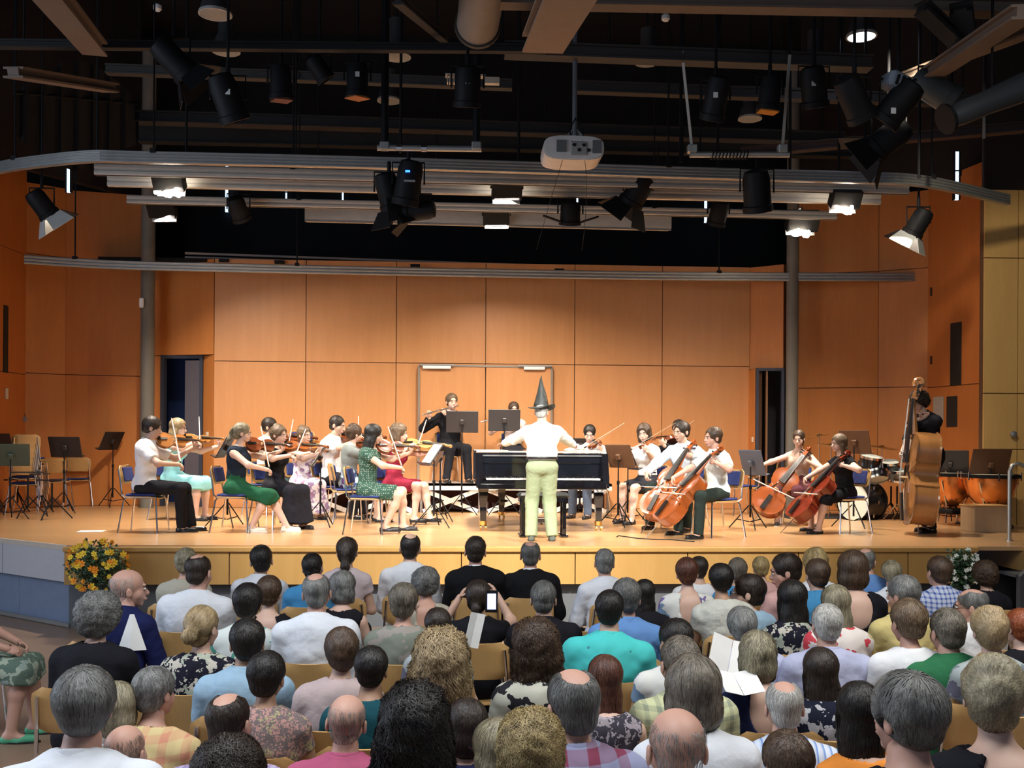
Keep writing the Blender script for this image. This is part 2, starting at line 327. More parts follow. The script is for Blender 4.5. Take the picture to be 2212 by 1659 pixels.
# side walls of the stage
lw = [PD(303, DB+.25), PD(140, DB-.1), PD(52, DB-.55)]
def tz(D, py): return EYE+(HY-py)*D/FPX
redw = mat('birch_red', (.62, .20, .05), .45, kind='wood', col2=(.52, .155, .035), spec=.25)
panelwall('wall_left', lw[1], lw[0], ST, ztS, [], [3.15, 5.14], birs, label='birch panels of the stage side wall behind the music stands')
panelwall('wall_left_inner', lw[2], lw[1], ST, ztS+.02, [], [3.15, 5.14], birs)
panelwall('wall_left_outer', PD(-190, 13.6), lw[2], ST, ztS+.35, [], [3.12, 5.1], redw, label='reddish angled wood wall at the stage side')
rw = [PD(1722, DB+.25), PD(1896, DB-.1), PD(2004, DB-.5), PD(2124, DB-1.9)]
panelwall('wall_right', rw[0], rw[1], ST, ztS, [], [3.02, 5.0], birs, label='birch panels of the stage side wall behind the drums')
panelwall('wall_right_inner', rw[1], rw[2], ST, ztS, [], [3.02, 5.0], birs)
wr, Rr = panelwall('wall_right_outer', rw[2], rw[3], ST, ztS+.1, [], [3.0], redw, label='reddish angled wood wall with ventilation grilles')
yw = PD(2122, 14.6)
wy, _ = panelwall('wall_right_front', yw, (yw[0]+3, yw[1]-.1), .3, 5.72, [.075*6.6], [2.0, 2.80, 4.74], birch_y, label='birch wall panels beside the stage, yellow from the hall light')
# grilles and plates on the walls, far side door furniture
gr = mat('grille_brown', (.05, .035, .03), .7, kind='grille', col2=(.02, .015, .012), sc=60)
def onwall(px, py, A, B, off=.021):
    A = Vector((A[0], A[1], 0)); B = Vector((B[0], B[1], 0)); d = (B-A).normalized(); n = Vector((d.y, -d.x, 0)); P = A+n*off; r = ray(px, py); t = (P-CAM).dot(n)/r.dot(n); return CAM+r*t, math.atan2(d.y, d.x)
def px_steep(x): return x > 2000 or x < 60
def plate(name, x0, y0, x1, y1, A, B, M, th=.02, **k):
    p, a = onwall((x0+x1)/2, (y0+y1)/2, A, B, .021+th/2); D = DEP(p); cs = abs(math.cos(a+YAW)); o = MB().box((0, 0, 0), ((x1-x0)*D/FPX*(1.25 if px_steep(x0) else 1), th, (y1-y0)*D/FPX), bev=.004).build(name, M); o.location = p; o.rotation_euler = (0, 0, a); return tag(o, **k)
plate('ventilation_grille', 2050, 697, 2079, 832, rw[2], rw[3], gr, label='tall dark ventilation grille high on the reddish wall behind the bassist', cat='grille')
plate('ventilation_grille', 2042, 856, 2070, 922, rw[2], rw[3], gr, label='short dark grille beside the pale plate behind the bassist', cat='grille')
plate('wall_plate', 2013, 857, 2041, 911, rw[2], rw[3], mat('pale_plate', (.40, .33, .27), .4), label='pale square plate next to the short dark grille', cat='plate')
plate('ventilation_grille', 5, 660, 20, 805, PD(-190, 13.6), lw[2], gr, label='tall dark ventilation grille at the far side wall above the stacked chairs', cat='grille')
for k, (x0, y0, x1, y1, A, B, lb) in enumerate([(443, 933, 452, 945, PD(440, DB+.02), (xa, YB+.02), 'small pale light switch beside the grey stage door'), (1622, 944, 1629, 955, (xb, YB+.02), PD(1632, DB), 'small pale light switch beside the dark doorway'), (10, 838, 19, 862, PD(-190, 13.6), lw[2], 'small pale call box on the reddish wall beside the music stands')]):
    plate('light_switch', x0, y0, x1, y1, A, B, mat('switch_cream', (.75, .66, .52), .4), label=lb, cat='switch')
for px, py, A, B, lb in ((2184, 938, yw, (yw[0]+3, yw[1]-.1), 'round metal door knob on the yellow wood wall'), (56, 906, lw[2], lw[1], 'small lever handle on the wood wall above the music stands')):
    p, a = onwall(px, py, A, B); o = MB().lathe([(.02, 0), (.02, .04), (.045, .05), (.045, .08), (.02, .09)], 14, Matrix.Rotation(math.pi/2, 4, 'X')).build('door_knob', alu, smooth=True); o.location = p; tag(o, lb, 'knob')
for px, py in ((44, 588), (42, 750), (40, 902), (2011, 630), (2011, 778)):
    A, B = (lw[2], lw[1]) if px < 100 else (rw[2], rw[3]); h_ = plate('hinge', px-2 if px > 100 else 51, py-9, px+2 if px > 100 else 54, py+9, A, B, joint); wp = bpy.data.objects['wall_right_outer' if px > 100 else 'wall_left_inner']; h_.parent = wp; h_.matrix_parent_inverse = (Matrix.Translation(wp.location) @ wp.rotation_euler.to_matrix().to_4x4()).inverted()
# upper dark shell
up = MB(); up.box((1, YB+2.2, 6.8), (34, .2, 6)); up.build('wall_upper_back', black); tag(bpy.data.objects['wall_upper_back'], 'black draped upper wall above the stage', kind='structure')
o = MB().box((1, YB+1.1, z_top-.02), (14, 2.1, .06)).build('trim_3', black); tag(o, kind='structure')
for sx, nm in ((-13.2, 'hall_left'), (15.2, 'hall_right')):
    o = MB().box((sx, 10, 4.8), (.2, 26, 9.8)).build('wall_'+nm, mat('hall_wall', (.05, .045, .04), .8)); tag(o, kind='structure')
clg = MB().box((1, 8.5, 9.9), (30, 27, .2)).build('ceiling', mat('ceiling_black', (.012, .011, .011), .9)); tag(clg, 'black hall ceiling above the trusses', kind='structure')
dkr = mat('dark_brown_wall', (.014, .009, .007), .85)
for A, B, z in ((PD(-190, 14.5), PD(300, DB+.5), ztS), (PD(1725, DB+.5), PD(2125, DB-1.6), ztS), (PD(2122, 14.7), PD(2420, 14.4), 5.7)):
    o, _ = panelwall('wall_upper_side', A, B, z, 9.8, [], [], dkr, back=dkr); tag(o, kind='structure')
# narrow windows
slit = mat('window_daylight', (.45, .68, 1), emit=2.2); n = 0
for px, y0, y1, D in ((149, 322, 416, 16.0), (490.5, 356, 458, 19.2), (619, 404, 433, 19.2), (741, 394, 432, 19.2), (1247, 405, 442, 19.2), (1524, 381, 481, 19.2), (1665, 386, 457, 19.2), (1889, 384, 458, 18.8), (2066, 328, 432, 15.6)):
    n += 1; p = W(px, (y0+y1)/2, D); wpx = {149: 7, 2066: 8, 490.5: 6.5, 1524: 6}.get(px, 3.6); hh = (y1-y0)*D/FPX; ww = wpx*D/FPX
    o = empty('window_%d' % n, p, -YAW, kind='structure'); MB().box((0, 0, 0), (ww, .03, hh)).build('pane', slit, o)
    f = MB(); f.box((-ww/2-.012, 0, 0), (.024, .06, hh)); f.box((ww/2+.012, 0, 0), (.024, .06, hh)); f.box((0, -.02, hh*.1), (ww, .03, .02)); f.build('window_frame', steelk, o)
# ================================================================ rails, lamps and stage lights overhead
CZ = 9.8
def rod(parent, x, y, z0, z1=CZ, r=.012, name='hanger', M=None): return MB().tube([(x, y, z0), (x, y, z1)], r, 6).build(name, M or blackm, parent)
def profile_rail(name, pts, h, label, M=alu, grooves=4, d=.07, cat='rail', hang=3):
    e = empty(name, (0, 0, 0), 0, label, cat); mb = MB()
    for k in range(grooves):
        z = -h/2+h*(k+.5)/grooves; hh = h/grooves*.80
        vs = []; fs = []; n = len(pts)
        for i, p in enumerate(pts):
            a = pts[max(0, i-1)]; b = pts[min(n-1, i+1)]; t = (b-a); t.z = 0; t.normalize(); nn = Vector((t.y, -t.x, 0))
            for s_, zz in ((d/2-.008, -hh/2), (d/2, -hh/4), (d/2, hh/4), (d/2-.008, hh/2), (-d/2, hh/2), (-d/2, -hh/2)): vs.append(p+nn*s_+Vector((0, 0, z+zz)))
        for i in range(n-1):
            for k2 in range(6): j = (k2+1) % 6; fs.append((i*6+k2, i*6+6+k2, i*6+6+j, i*6+j))
        fs.append((0, 1, 2, 3, 4, 5)); fs.append(tuple((n-1)*6+q for q in (5, 4, 3, 2, 1, 0))); mb.add(vs, fs)
    for i in range(len(pts)-1):
        a, b = pts[i], pts[i+1]; mb.bar(a, b, d*.6, h*.9)
    mb.build('profile', M, e)
    for k in range(hang):
        i = int((k+.5)/hang*(len(pts)-1)); p = pts[i].lerp(pts[min(i+1, len(pts)-1)], .4); rod(e, p.x, p.y, p.z+h/2)
        MB().box(p+Vector((0, 0, h/2)), (.06, .1, .05)).build('clamp', blackm, e)
    return e
def crv(P, z, n=4):
    out = []; P = [G(a, b, z) for a, b in P]
    for i in range(len(P)-1):
        p0 = P[max(0, i-1)]; p1 = P[i]; p2 = P[i+1]; p3 = P[min(len(P)-1, i+2)]
        for k in range(n): t = k/n; out.append(.5*((2*p1)+(p2-p0)*t+(2*p0-5*p1+4*p2-p3)*t*t+(3*p1-p0-3*p2+p3)*t**3))
    return out+[P[-1]]
profile_rail('curved_curtain_track', crv([(-60, 384), (0, 362), (100, 347), (200, 338), (300, 340), (700, 349), (1106, 361), (1500, 374), (1850, 384), (1960, 388), (2050, 402), (2178, 432)], 5.3), .145, 'long ribbed aluminium track with curved ends above the stage front', hang=4)
profile_rail('curved_curtain_track', crv([(52, 560), (150, 567), (300, 574), (600, 581), (1055, 590), (1500, 597), (2004, 599)], 4.86), .15, 'ribbed aluminium track curving along the back wall below the black drape', grooves=3, hang=3)
for i, (a, b, h, lb) in enumerate([((205, 366), (1962, 409), .15, 'straight grey lighting bar directly behind the curved front track'), ((233, 391), (1901, 431), .15, 'straight grey lighting bar second behind the curved front track'), ((275, 431), (1806, 466), .125, 'shortest straight grey lighting bar behind the other two')]):
    A, B = G(*a, 5.3), G(*b, 5.3); e = profile_rail('lighting_bar', [A.lerp(B, k/6) for k in range(7)], h, lb, alu2, 2, hang=2); e['group'] = 'straight lighting bars'
A, B = G(660, 464, 5.3), G(1447, 484, 5.3); e = empty('screen_housing', (0, 0, 0), 0, 'long pale box housing of a projection screen under the lighting bars', 'screen housing')
mb = MB(); mb.bar(A, B, .2, .17); mb.build('case', mat('case_white', (.50, .47, .42), .5), e); mb = MB(); mb.bar(A+Vector((0, .12, .14)), B+Vector((0, .12, .14)), .16, .09); mb.build('top_rail', alu2, e)
MB().bar(A+Vector((0, -.08, -.1)), B+Vector((0, -.08, -.1)), .03, .025).build('weight_bar', alu, e)
for k in (.03, .35, .65, .97): p = A.lerp(B, k); rod(e, p.x, p.y+.12, p.z)
e = empty('drape_rail', (0, 0, 0), 0, 'thin double rail with dark brackets above the back curtain track', 'rail')
for dz in (0, .07): MB().bar(W(400, 556, 17.3)+Vector((0, 0, dz)), W(1172, 583, 17.55)+Vector((0, 0, dz)), .04, .035).build('profile', mat('dull_rail', (.25, .2, .17), .5), e)
for px, py in ((484, 563), (604, 566), (897, 574), (1208, 584)): MB().box(W(px, py, 17.2), (.16, .08, .05)).build('bracket', blackm, e)
# ---- flood lights
lens = mat('flood_glow', (1, .93, .82), emit=14); innerw = mat('lit_door_white', (.5, .5, .47), .4)  # barn doors coloured white for the lamp light on their inner faces
FL = ['at the far end of the bar behind the violins, small bright blade', 'below the upper flood beside the grey column', 'on the middle of the bar above the conductor', 'in front of the pale screen housing', 'at the bar end nearest the bassist', 'with crumpled bright foil near the dark doorway column']
for i, (px, py, D) in enumerate(FLOODS):
    p = W(px, py-12, D); e = empty('flood_light', p, random.uniform(-.1, .1), 'black flood light '+FL[i], 'stage light', 'flood lights on the bars'); T = Matrix.Rotation(math.radians(38), 3, 'X')
    w_, h_ = (.36, .22) if i < 5 else (.44, .22)
    mb = MB(); 
    for c, d in (((0, -.07, 0), (w_, .02, h_)), ((-w_/2, 0, 0), (.015, .15, h_)), ((w_/2, 0, 0), (.015, .15, h_)), ((0, 0, h_/2), (w_, .15, .015)), ((0, 0, -h_/2), (w_, .15, .015))): mb.box(T @ Vector(c), d, T)
    mb.build('housing', blackm, e)
    MB().box(T @ Vector((0, .0, -.02)), (w_-.03, .02, h_-.03), T).build('lamp', lens, e)
    for s_, ln in ((-1, .12), (1, .10)): MB().bar(Vector((0, .11, s_*.11))-Vector((w_/2*.95, 0, 0)), Vector((0, .11, s_*.11))+Vector((w_/2*.95, 0, 0)), .008, ln, up=(0, .3, 1)).build('barn_door', innerw, e)
    mb = MB()
    for k in range(3 if i < 5 else 7): a = Vector((-.14+(.12 if i < 5 else .04)*k*(1 if i != 4 else .5)+(.0 if i != 4 else .1), .02, -h_/2-.03-.02*(k % 2))); mb.box(a, (.1, .05, .05+.03*(k % 3)), Matrix.Rotation(k*.7, 3, 'Z'), bev=.012)
    if i in (0, 4, 5): mb.build('glow_foil', lens, e)  # foil pieces given the lamp's glow for the light they catch
    mb = MB(); mb.tube([(-w_/2-.02, 0, 0), (-w_/2-.02, 0, .17), (w_/2+.02, 0, .17), (w_/2+.02, 0, 0)], .009, 6); mb.build('yoke', blackm, e); MB().tube([(0, 0, .17), (0, .05, .22), (0, .22, .22)], .014, 8).build('clamp', alu, e)
# ---- theatre spots
def stage_spot(px, py, D, aim, L=.38, r=.11, lit=False, gel=None, doors=True, label='', group='dark stage spots', top=None, body=None, yoke=True):
    p = W(px, py, D); e = empty('stage_spotlight', p, 0, label, 'stage light', group); q = Vector(aim).normalized().to_track_quat('-Z', 'Y').to_matrix().to_4x4()
    mb = MB(); mb.lathe([(r*.5, L*.52), (r*.85, L*.48), (r, L*.3), (r, .0), (r*1.02, -L*.3), (r*1.12, -L*.32), (r*1.12, -L*.46), (r*.95, -L*.47), (r*.9, -L*.40)], 16, q); mb.build('body', body or blackm, e, True)
    mb = MB(); mb.lathe([(r*.9, -L*.42), (r*.5, -L*.45), (.003, -L*.46)], 14, q, cap=False); mb.build('lens', lens if lit else (gel or mat('dark_glass', (.02, .02, .025), .08)), e)
    if gel: MB().lathe([(r*1.2, -L*.47), (r*1.2, -L*.50), (.01, -L*.50)], 4, q).build('gel_frame', gel, e)
    if doors:
        for k in range(4):
            R = q @ Matrix.Rotation(k*math.pi/2, 4, 'Z'); z = -L*.46; a, b = r*.9, r*1.25; o_ = r*1.9+.02*(k % 2)
            MB().add([R @ Vector(v) for v in ((r, -a, z), (r, a, z), (o_, b, z-r*1.3), (o_, -b, z-r*1.3), (r+.006, -a, z+.004), (r+.006, a, z+.004), (o_+.006, b, z-r*1.3+.004), (o_+.006, -b, z-r*1.3+.004))], [(0, 1, 2, 3), (7, 6, 5, 4), (0, 4, 5, 1), (1, 5, 6, 2), (2, 6, 7, 3), (3, 7, 4, 0)]).build('barn_door', innerw if lit and k != 1 else blackm, e)
    if yoke:
        s_ = r*1.25; MB().tube([(-s_, 0, 0), (-s_, 0, r*1.7), (s_, 0, r*1.7), (s_, 0, 0)], .011, 6).build('yoke', blackm, e); MB().tube([(0, 0, r*1.7), (0, 0, r*1.7+.12)], .022, 8).build('clamp', blackm, e)
    if top is not None: rod(e, 0, 0, r*1.7+.1, CZ-p.z if top == 'c' else top, .015)
    return e
stage_spot(90, 442, 12.6, (.5, .35, -.75), .36, .12, True, label='lit black spotlight with barn doors at the end wall above the stacked chairs', top='c')
stage_spot(1984, 482, 12.8, (-.35, .3, -.75), .36, .12, True, label='lit black spotlight with barn doors whitened by its light above the bassist', top='c')
e = stage_spot(882, 398, 11.2, (-.15, .2, -.9), .5, .14, label='large black moving spotlight with a blue display under the short bar', top=.30, doors=False)
MB().box((.0, -.165, .10), (.05, .02, .02)).build('display', mat('led_blue', (.02, .12, 1), emit=5), e); MB().box((.02, -.145, .0), (.12, .02, .02)).build('handle', alu, e)
stage_spot(840, 415, 11.4, (.25, .25, -.9), .42, .13, label='black spotlight with a hanging barn door beside the blue display light')
stage_spot(905, 455, 11.4, (-1, .2, -.1), .36, .11, label='black spotlight lying sideways under the moving spotlight')
stage_spot(1378, 412, 12.8, (-.45, .35, -.75), .42, .15, label='black spotlight with wide open barn doors on the first bar')
stage_spot(1635, 415, 11.2, (.15, .3, -.9), .46, .15, doors=False, label='round black spotlight under the short bar with wrapped cable', top=.4)
stage_spot(1552, 462, 13.9, (-.1, .4, -.8), .34, .12, doors=False, label='small black spotlight on the rear bar near the dark doorway')
stage_spot(515, 452, 13.6, (.2, .5, -.7), .34, .12, doors=False, label='small black spotlight on the rear bar above the violins')
e = stage_spot(1232, 462, 13.2, (0, .3, -.9), .3, .13, doors=False, label='black spotlight with two spread wing flaps above the conductor')
for s_ in (-1, 1): MB().bar((s_*.12, -.05, -.12), (s_*.36, -.05, -.04), .05, .02).build('barn_door', blackm, e)
g1 = mat('gel_red', (.16, .05, .045), .4); g2 = mat('gel_orange', (.55, .20, .07), .4); g3 = mat('gel_amber', (.55, .22, .02), .4)
dk = mat('lamp_body_grey', (.009, .009, .010), .6, spec=.2)
stage_spot(607, 180, 10.5, (.03, .1, -1), .36, .11, gel=g1, doors=False, body=dk, label='dark can lamp with a dull red colour filter', group='lamps with colour filters', top='c')
stage_spot(772, 175, 10.5, (.0, .1, -1), .36, .11, gel=g2, doors=False, body=dk, label='dark can lamp with an orange colour filter', group='lamps with colour filters', top='c')
stage_spot(1663, 205, 10.5, (-.1, .1, -1), .36, .11, gel=g3, doors=False, body=dk, label='dark can lamp with an amber colour filter', group='lamps with colour filters', top='c')
for k, (px, py, D, L, r, aim, lb) in enumerate([(492, 215, 9.5, .45, .13, (.3, .3, -.9), 'large dark spotlight hanging below a pendant lamp'), (1546, 215, 9.8, .42, .11, (-.1, .4, -.9), 'dark spotlight with thin bright edges between the strap hangers'), (1758, 190, 10.5, .42, .13, (.2, .3, -.9), 'dark spotlight next to the long hanging strap'), (1845, 215, 9.0, .42, .12, (.5, .3, -.7), 'large dark spotlight below the lit pendant lamp'), (2020, 195, 9.5, .45, .13, (.8, -.2, -.6), 'grey tube spotlight pointing outwards by the angled truss'), (1940, 225, 9.0, .42, .13, (-.5, .4, -.7), 'bulky dark spotlight hanging in the cluster by the side wall'), (1920, 300, 10.0, .4, .14, (-.6, .3, -.5), 'dark spotlight with a pale open flap in the side cluster'), (1010, 190, 10.2, .4, .13, (0, .3, -.9), 'dark spotlight beneath the pale slatted lamp'), (375, 130, 9.5, .4, .12, (.6, .2, -.6), 'dark spotlight near the angled brown beam'), (690, 150, 11.5, .3, .1, (.5, .2, -.7), 'small dark spotlight beside the red filter lamp')]):
    stage_spot(px, py, D, aim, L, r, doors=(k in (6, 8)), body=dk if k not in (4,) else mat('spot_grey', (.07, .08, .08), .5), label=lb, top='c')
# ---- long tube lamp and grey device at the right
p = W(2075, 245, 8.5); e = empty('long_profile_spotlight', p, 0, 'long grey profile spotlight slanting down by the side wall', 'stage light'); a = Vector((.95, .1, .42)); 
MB().tube([-a*.1, a*.0, a*.25, a*.55, a*.8], [.085, .10, .10, .12, .12], 14).build('barrel', mat('spot_grey2', (.05, .055, .06), .45), e, True); MB().tube([a*.3, a*.3+Vector((0, 0, CZ-p.z-.4))], .012, 6).build('hanger', blackm, e); MB().lathe([(.1, 0), (.13, .02), (.13, .05)], 12, Matrix.Translation(-a*.1) @ a.to_track_quat('-Z', 'Y').to_matrix().to_4x4()).build('lens_ring', blackm, e)
p = W(1940, 182, 9.0); e = empty('lamp_ballast', p, .2, 'pale grey metal ballast housing clamped above a dark spotlight', 'ballast'); MB().box((0, 0, 0), (.28, .2, .14), Matrix.Rotation(.35, 3, 'Y'), bev=.03).build('case', mat('ballast_grey', (.22, .27, .32), .5), e); mb = MB(); [mb.box((-.08+.05*k, -.11, -.01*k), (.02, .02, .09), Matrix.Rotation(.35, 3, 'Y')) for k in range(4)]; mb.build('cooling_fin', blackm, e); rod(e, 0, 0, .05, CZ-p.z)
# ---- pendant house lamps
rim = mat('pendant_rim', (.42, .41, .38), .4); shell = mat('pendant_shell', (.04, .04, .043), .5)
for k, (px, py, w_, lb) in enumerate([(465, 32, 70, 'unlit pendant lamp highest up near the brown diagonal beam'), (488, 112, 60, 'unlit pendant lamp right above a large dark spotlight'), (857, 124, 60, 'unlit pendant lamp beside the pale slatted lamp'), (840, 219, 50, 'small unlit pendant lamp low between the orange filter lamp and hanging bar'), (1398, 136, 54, 'unlit pendant lamp beside the projector pole'), (1620, 258, 50, 'unlit pendant lamp below the amber filter lamp'), (1760, 147, 58, 'unlit pendant lamp next to the lit one'), (1861, 80, 64, 'lit pendant lamp glowing bluish white')]):
    D = .36*FPX/w_; p = W(px, py, D); e = empty('pendant_lamp', p, 0, lb, 'ceiling lamp', 'pendant house lamps'); lit = k == 7
    MB().lathe([(.07, .50), (.10, .49), (.10, .24), (.12, .2), (.15, .12), (.178, .02)], 24).build('shade', shell, e, True); MB().lathe([(.18, .03), (.185, 0), (.165, -.004), (.15, .01)], 24, cap=False).build('rim', rim, e, True)
    MB().lathe([(.16, .0), (.1, -.002), (.004, -.003)], 24, cap=False).build('diffuser', mat('pendant_glow', (.75, .8, 1), emit=9) if lit else mat('pendant_off', (.35, .34, .30), .4), e); rod(e, 0, 0, .5, CZ-p.z)
    if lit: MB().box((-.02, -.1, .34), (.09, .02, .08)).build('vent_slot', mat('slot_glow', (1, .9, .7), emit=1.5), e)
# ---- projector
p = W(1235, 331, 10.6); e = empty('video_projector', p, .0, 'white ceiling projector on a long pole in front of the curved track', 'projector')
mb = MB(); pr = []
for a in range(24):
    t = 2*math.pi*a/24; c, s_ = math.cos(t), math.sin(t); pr.append((.31*math.copysign(abs(c)**.55, c), .125*math.copysign(abs(s_)**.6, s_)))
mb.prism(pr, -.2, .2); mb.prism([(x*.95, z*.92) for x, z in pr], -.215, .215); mb.build('case', mat('projector_white', (.62, .58, .54), .4), e, True)
for x, w_, h_ in ((-.13, .10, .12), (.235, .09, .13)): MB().box((x, -.222, .01), (w_, .02, h_)).build('vent', mat('vent_grey', (.16, .16, .16), .7, kind='grille', sc=90), e)
MB().box((.05, -.222, -.01), (.17, .02, .14), bev=.01).build('socket_panel', mat('panel_grey', (.30, .29, .27), .6), e)
mb = MB(); [mb.box((.0+.05*k, -.236, .02-.05*(k % 2)), (.03, .01, .03)) for k in range(4)]; mb.build('socket', blackm, e)
MB().tube([(.03, 0, .12), (.02, 0, CZ-p.z)], .026, 10).build('pole', mat('pole_grey', (.14, .145, .16), .5), e)
for s_ in (-1, 1): MB().tube([(.03, -.05, .35), (.03+s_*.07, -.15, .2), (.03+s_*.05, -.23, .02)], .007, 5).build('cable', blackm, e)
for s_ in (-.12, .12): MB().tube(arc((s_*.9, -.2, -.1), (s_*1.6, 0, -.4), (s_*2.2, 1.2, -.78)), .003, 4).build('cable', blackm, e)
MB().tube([(-.06, 0, .16), (.03, 0, .26), (.12, 0, .16)], .02, 6).build('bracket', alu, e)
# ---- short trapeze bars
for k, (x0, x1, y0, y1, lb, hs) in enumerate([(815, 1040, 319, 322, 'short aluminium bar holding the blue display spotlight', ((831, 100, 831, 316), (1030, 100, 1029, 316))), (1490, 1705, 334, 334, 'short aluminium bar wrapped with cable on two pale straps', ((1473, 110, 1495, 322), (1706, 118, 1690, 322)))]):
    D = 10.8; A, B = W(x0, y0, D), W(x1, y1, D); e = empty('hanging_bar', (0, 0, 0), 0, lb, 'bar'); MB().tube([A, B], .033, 14).build('tube', alu, e, True)
    for (a, b, c, d) in hs:
        P, Q = W(a, b, D-.2), W(c, d, D)
        if k: MB().bar(P, Q, .03, .008).build('strap', mat('pale_strap', (.40, .39, .34), .6), e); MB().box(Q, (.1, .09, .09), bev=.01).build('clamp', alu, e); P2 = P+(P-Q)*0+Vector((0, 0, CZ-P.z)); MB().tube([P, P2], .014, 6).build('hanger', blackm, e)
        else: MB().tube([Q+Vector((0, 0, CZ-Q.z)), Q], .04, 8).build('pole', blackm, e); MB().box(Q, (.1, .09, .09), bev=.01).build('clamp', alu, e)
    if k:
        pts = [A.lerp(B, .2+.005*i)+Vector((0, .05*math.sin(i*.9), .05*math.cos(i*.9))) for i in range(80)]; MB().tube(pts, .007, 5).build('cable', blackm, e)
    else:
        for q in (.18, .42): MB().lathe([(.04, 0), (.04, .06)], 12, Matrix.Translation(A.lerp(B, q)) @ Matrix.Rotation(math.pi/2, 4, 'Y')).build('collar', chrome, e)
# ---- beams, trusses, ducts
bm_ = mat('beam_dark', (.014, .013, .013), .7); bmw = mat('beam_wood', (.16, .115, .085), .7); bmg = mat('beam_grey', (.045, .04, .035), .6)
def beam(px0, py0, px1, py1, D0, D1, w_, h_, M, lb, name='ceiling_beam', drop=True):
    A, B = W(px0, py0, D0), W(px1, py1, D1); e = empty(name, (0, 0, 0), 0, lb, 'beam'); mb = MB(); mb.bar(A, B, w_, h_); mb.bar(A+Vector((0, 0, h_/2)), B+Vector((0, 0, h_/2)), w_*1.8, .02); mb.bar(A-Vector((0, 0, h_/2)), B-Vector((0, 0, h_/2)), w_*1.8, .02); mb.build('girder', M, e)
    if drop:
        for t in (.08, .92): p = A.lerp(B, t); rod(e, p.x, p.y, p.z, r=.012)
    return e
beam(230, 150, 1106, 184, 13, 13, .07, .10, bmg, 'long thin beam behind the red and orange filter lamps')
beam(1240, 188, 2150, 222, 13, 13.4, .08, .12, bmg, 'long thin beam behind the amber filter lamp')
beam(100, 248, 1820, 300, 14.5, 15, .12, .14, bm_, 'wide dark beam low under the ceiling across the hall')
beam(300, 285, 1900, 320, 16, 16.5, .1, .32, mat('beam_dark2', (.010, .011, .011), .7), 'deep dark girder above the curved track')
beam(-50, 95, 1180, 106, 10, 10.4, .05, .06, bm_, 'dark upper pipe beam crossing above the pendant lamps')
beam(1090, 108, 1880, 138, 10.5, 10.8, .1, .12, bmg, 'grey beam crossing behind the projector pole')
beam(1080, -2, 2260, 20, 8.5, 8.8, .09, .10, bmw, 'pale brown beam along the upper edge near the lit lamp')
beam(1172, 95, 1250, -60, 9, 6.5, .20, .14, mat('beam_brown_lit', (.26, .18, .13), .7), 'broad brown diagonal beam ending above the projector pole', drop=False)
beam(85, -40, 205, 105, 7.5, 10, .13, .12, bmw, 'brown diagonal beam ending near a dark spotlight', drop=False)
beam(28, 156, 240, 190, 9, 11, .1, .08, bmw, 'short brown beam near the side wall above the long track', drop=False)
beam(2212, 25, 2010, 160, 7.5, 9.5, .10, .09, bmw, 'brown truss strut slanting towards the side wall', drop=False)
beam(1990, 15, 2070, 90, 8.5, 8.7, .08, .08, bm_, 'short dark truss brace below the pale upper beam', drop=False)
beam(2075, 15, 2085, 90, 8.5, 8.7, .10, .08, bm_, 'upright dark truss brace below the pale upper beam', drop=False)
beam(2240, 60, 1960, 165, 8.0, 10.5, .07, .07, bmw, 'lower brown truss strut near the side wall', drop=False)
beam(1600, 330, 2212, 275, 14, 13, .08, .1, mat('beam_redbrown', (.035, .018, .014), .7), 'dark reddish beam sloping up towards the yellow wall', drop=False)
beam(860, 0, 960, 85, 8, 11, .05, .05, bm_, 'thin dark diagonal brace beside the round duct', drop=False)
p0, p1 = W(1052, -80, 8.0), W(1032, 52, 9.2); e = empty('air_duct', (0, 0, 0), 0, 'round brown air duct coming down from the ceiling', 'duct'); MB().tube([p0, p1], .19, 24).build('pipe', mat('duct_brown', (.22, .18, .15), .6), e, True); MB().tube([p1, p1+(p1-p0).normalized()*.05], .21, 24).build('collar', bmg, e, True)
p = W(1005, 172, 11.5); e = empty('slatted_lamp', p, 0, 'pale slatted louvre lamp high between the dark pipes', 'ceiling lamp')
mb = MB(); [mb.box((-.2+.025*k, 0, 0), (.014, .08, .1)) for k in range(12)]; mb.box((0, .03, .05), (.45, .1, .02)); mb.build('louvre', mat('louvre_cream', (.72, .62, .48), .5), e); MB().box((.3, 0, -.01), (.17, .08, .07)).build('cover', mat('louvre_cream', (0, 0, 0)), e); rod(e, 0, 0, .05, CZ-p.z)
for k, (px, y0, D) in enumerate([(1550, 368, 12.4), (1706, 375, 12.3), (1812, 372, 12.4), (1868, 378, 12.2), (1985, 385, 12.0), (402, 345, 12), (210, 335, 12), (1470, 350, 12.4), (2126, 300, 11), (1120, 352, 12), (865, 330, 12)]):
    p = W(px, y0, D); o = MB().tube([p, (p.x, p.y, CZ)], .018, 6).build('drop_pipe', blackm); tag(o, 'thin black pipe dropping to the curved track '+['below the strap hung bar', 'above the flood light near the column', 'over the flood light of the bassist', 'beyond the flood light of the bassist', 'above the lit spotlight of the bassist', 'over the flood light behind the violins', 'at the first bend of the track', 'beside the strap hung bar', 'at the yellow wall end of the track', 'beside the projector pole', 'behind the blue display spotlight'][k], 'pipe')
for k, (px, py, lb) in enumerate([(680, 20, 'tiny pale detector near the upper pendant lamp'), (1438, 42, 'tiny pale detector beside the projector pole')]):
    px = px/2 if k == 0 else px; p = W(px, py, 12); o = MB().lathe([(.03, .06), (.05, .04), (.05, 0), (.03, -.02)], 12).build('smoke_detector', white, smooth=True); o.location = p; tag(o, lb, 'detector')
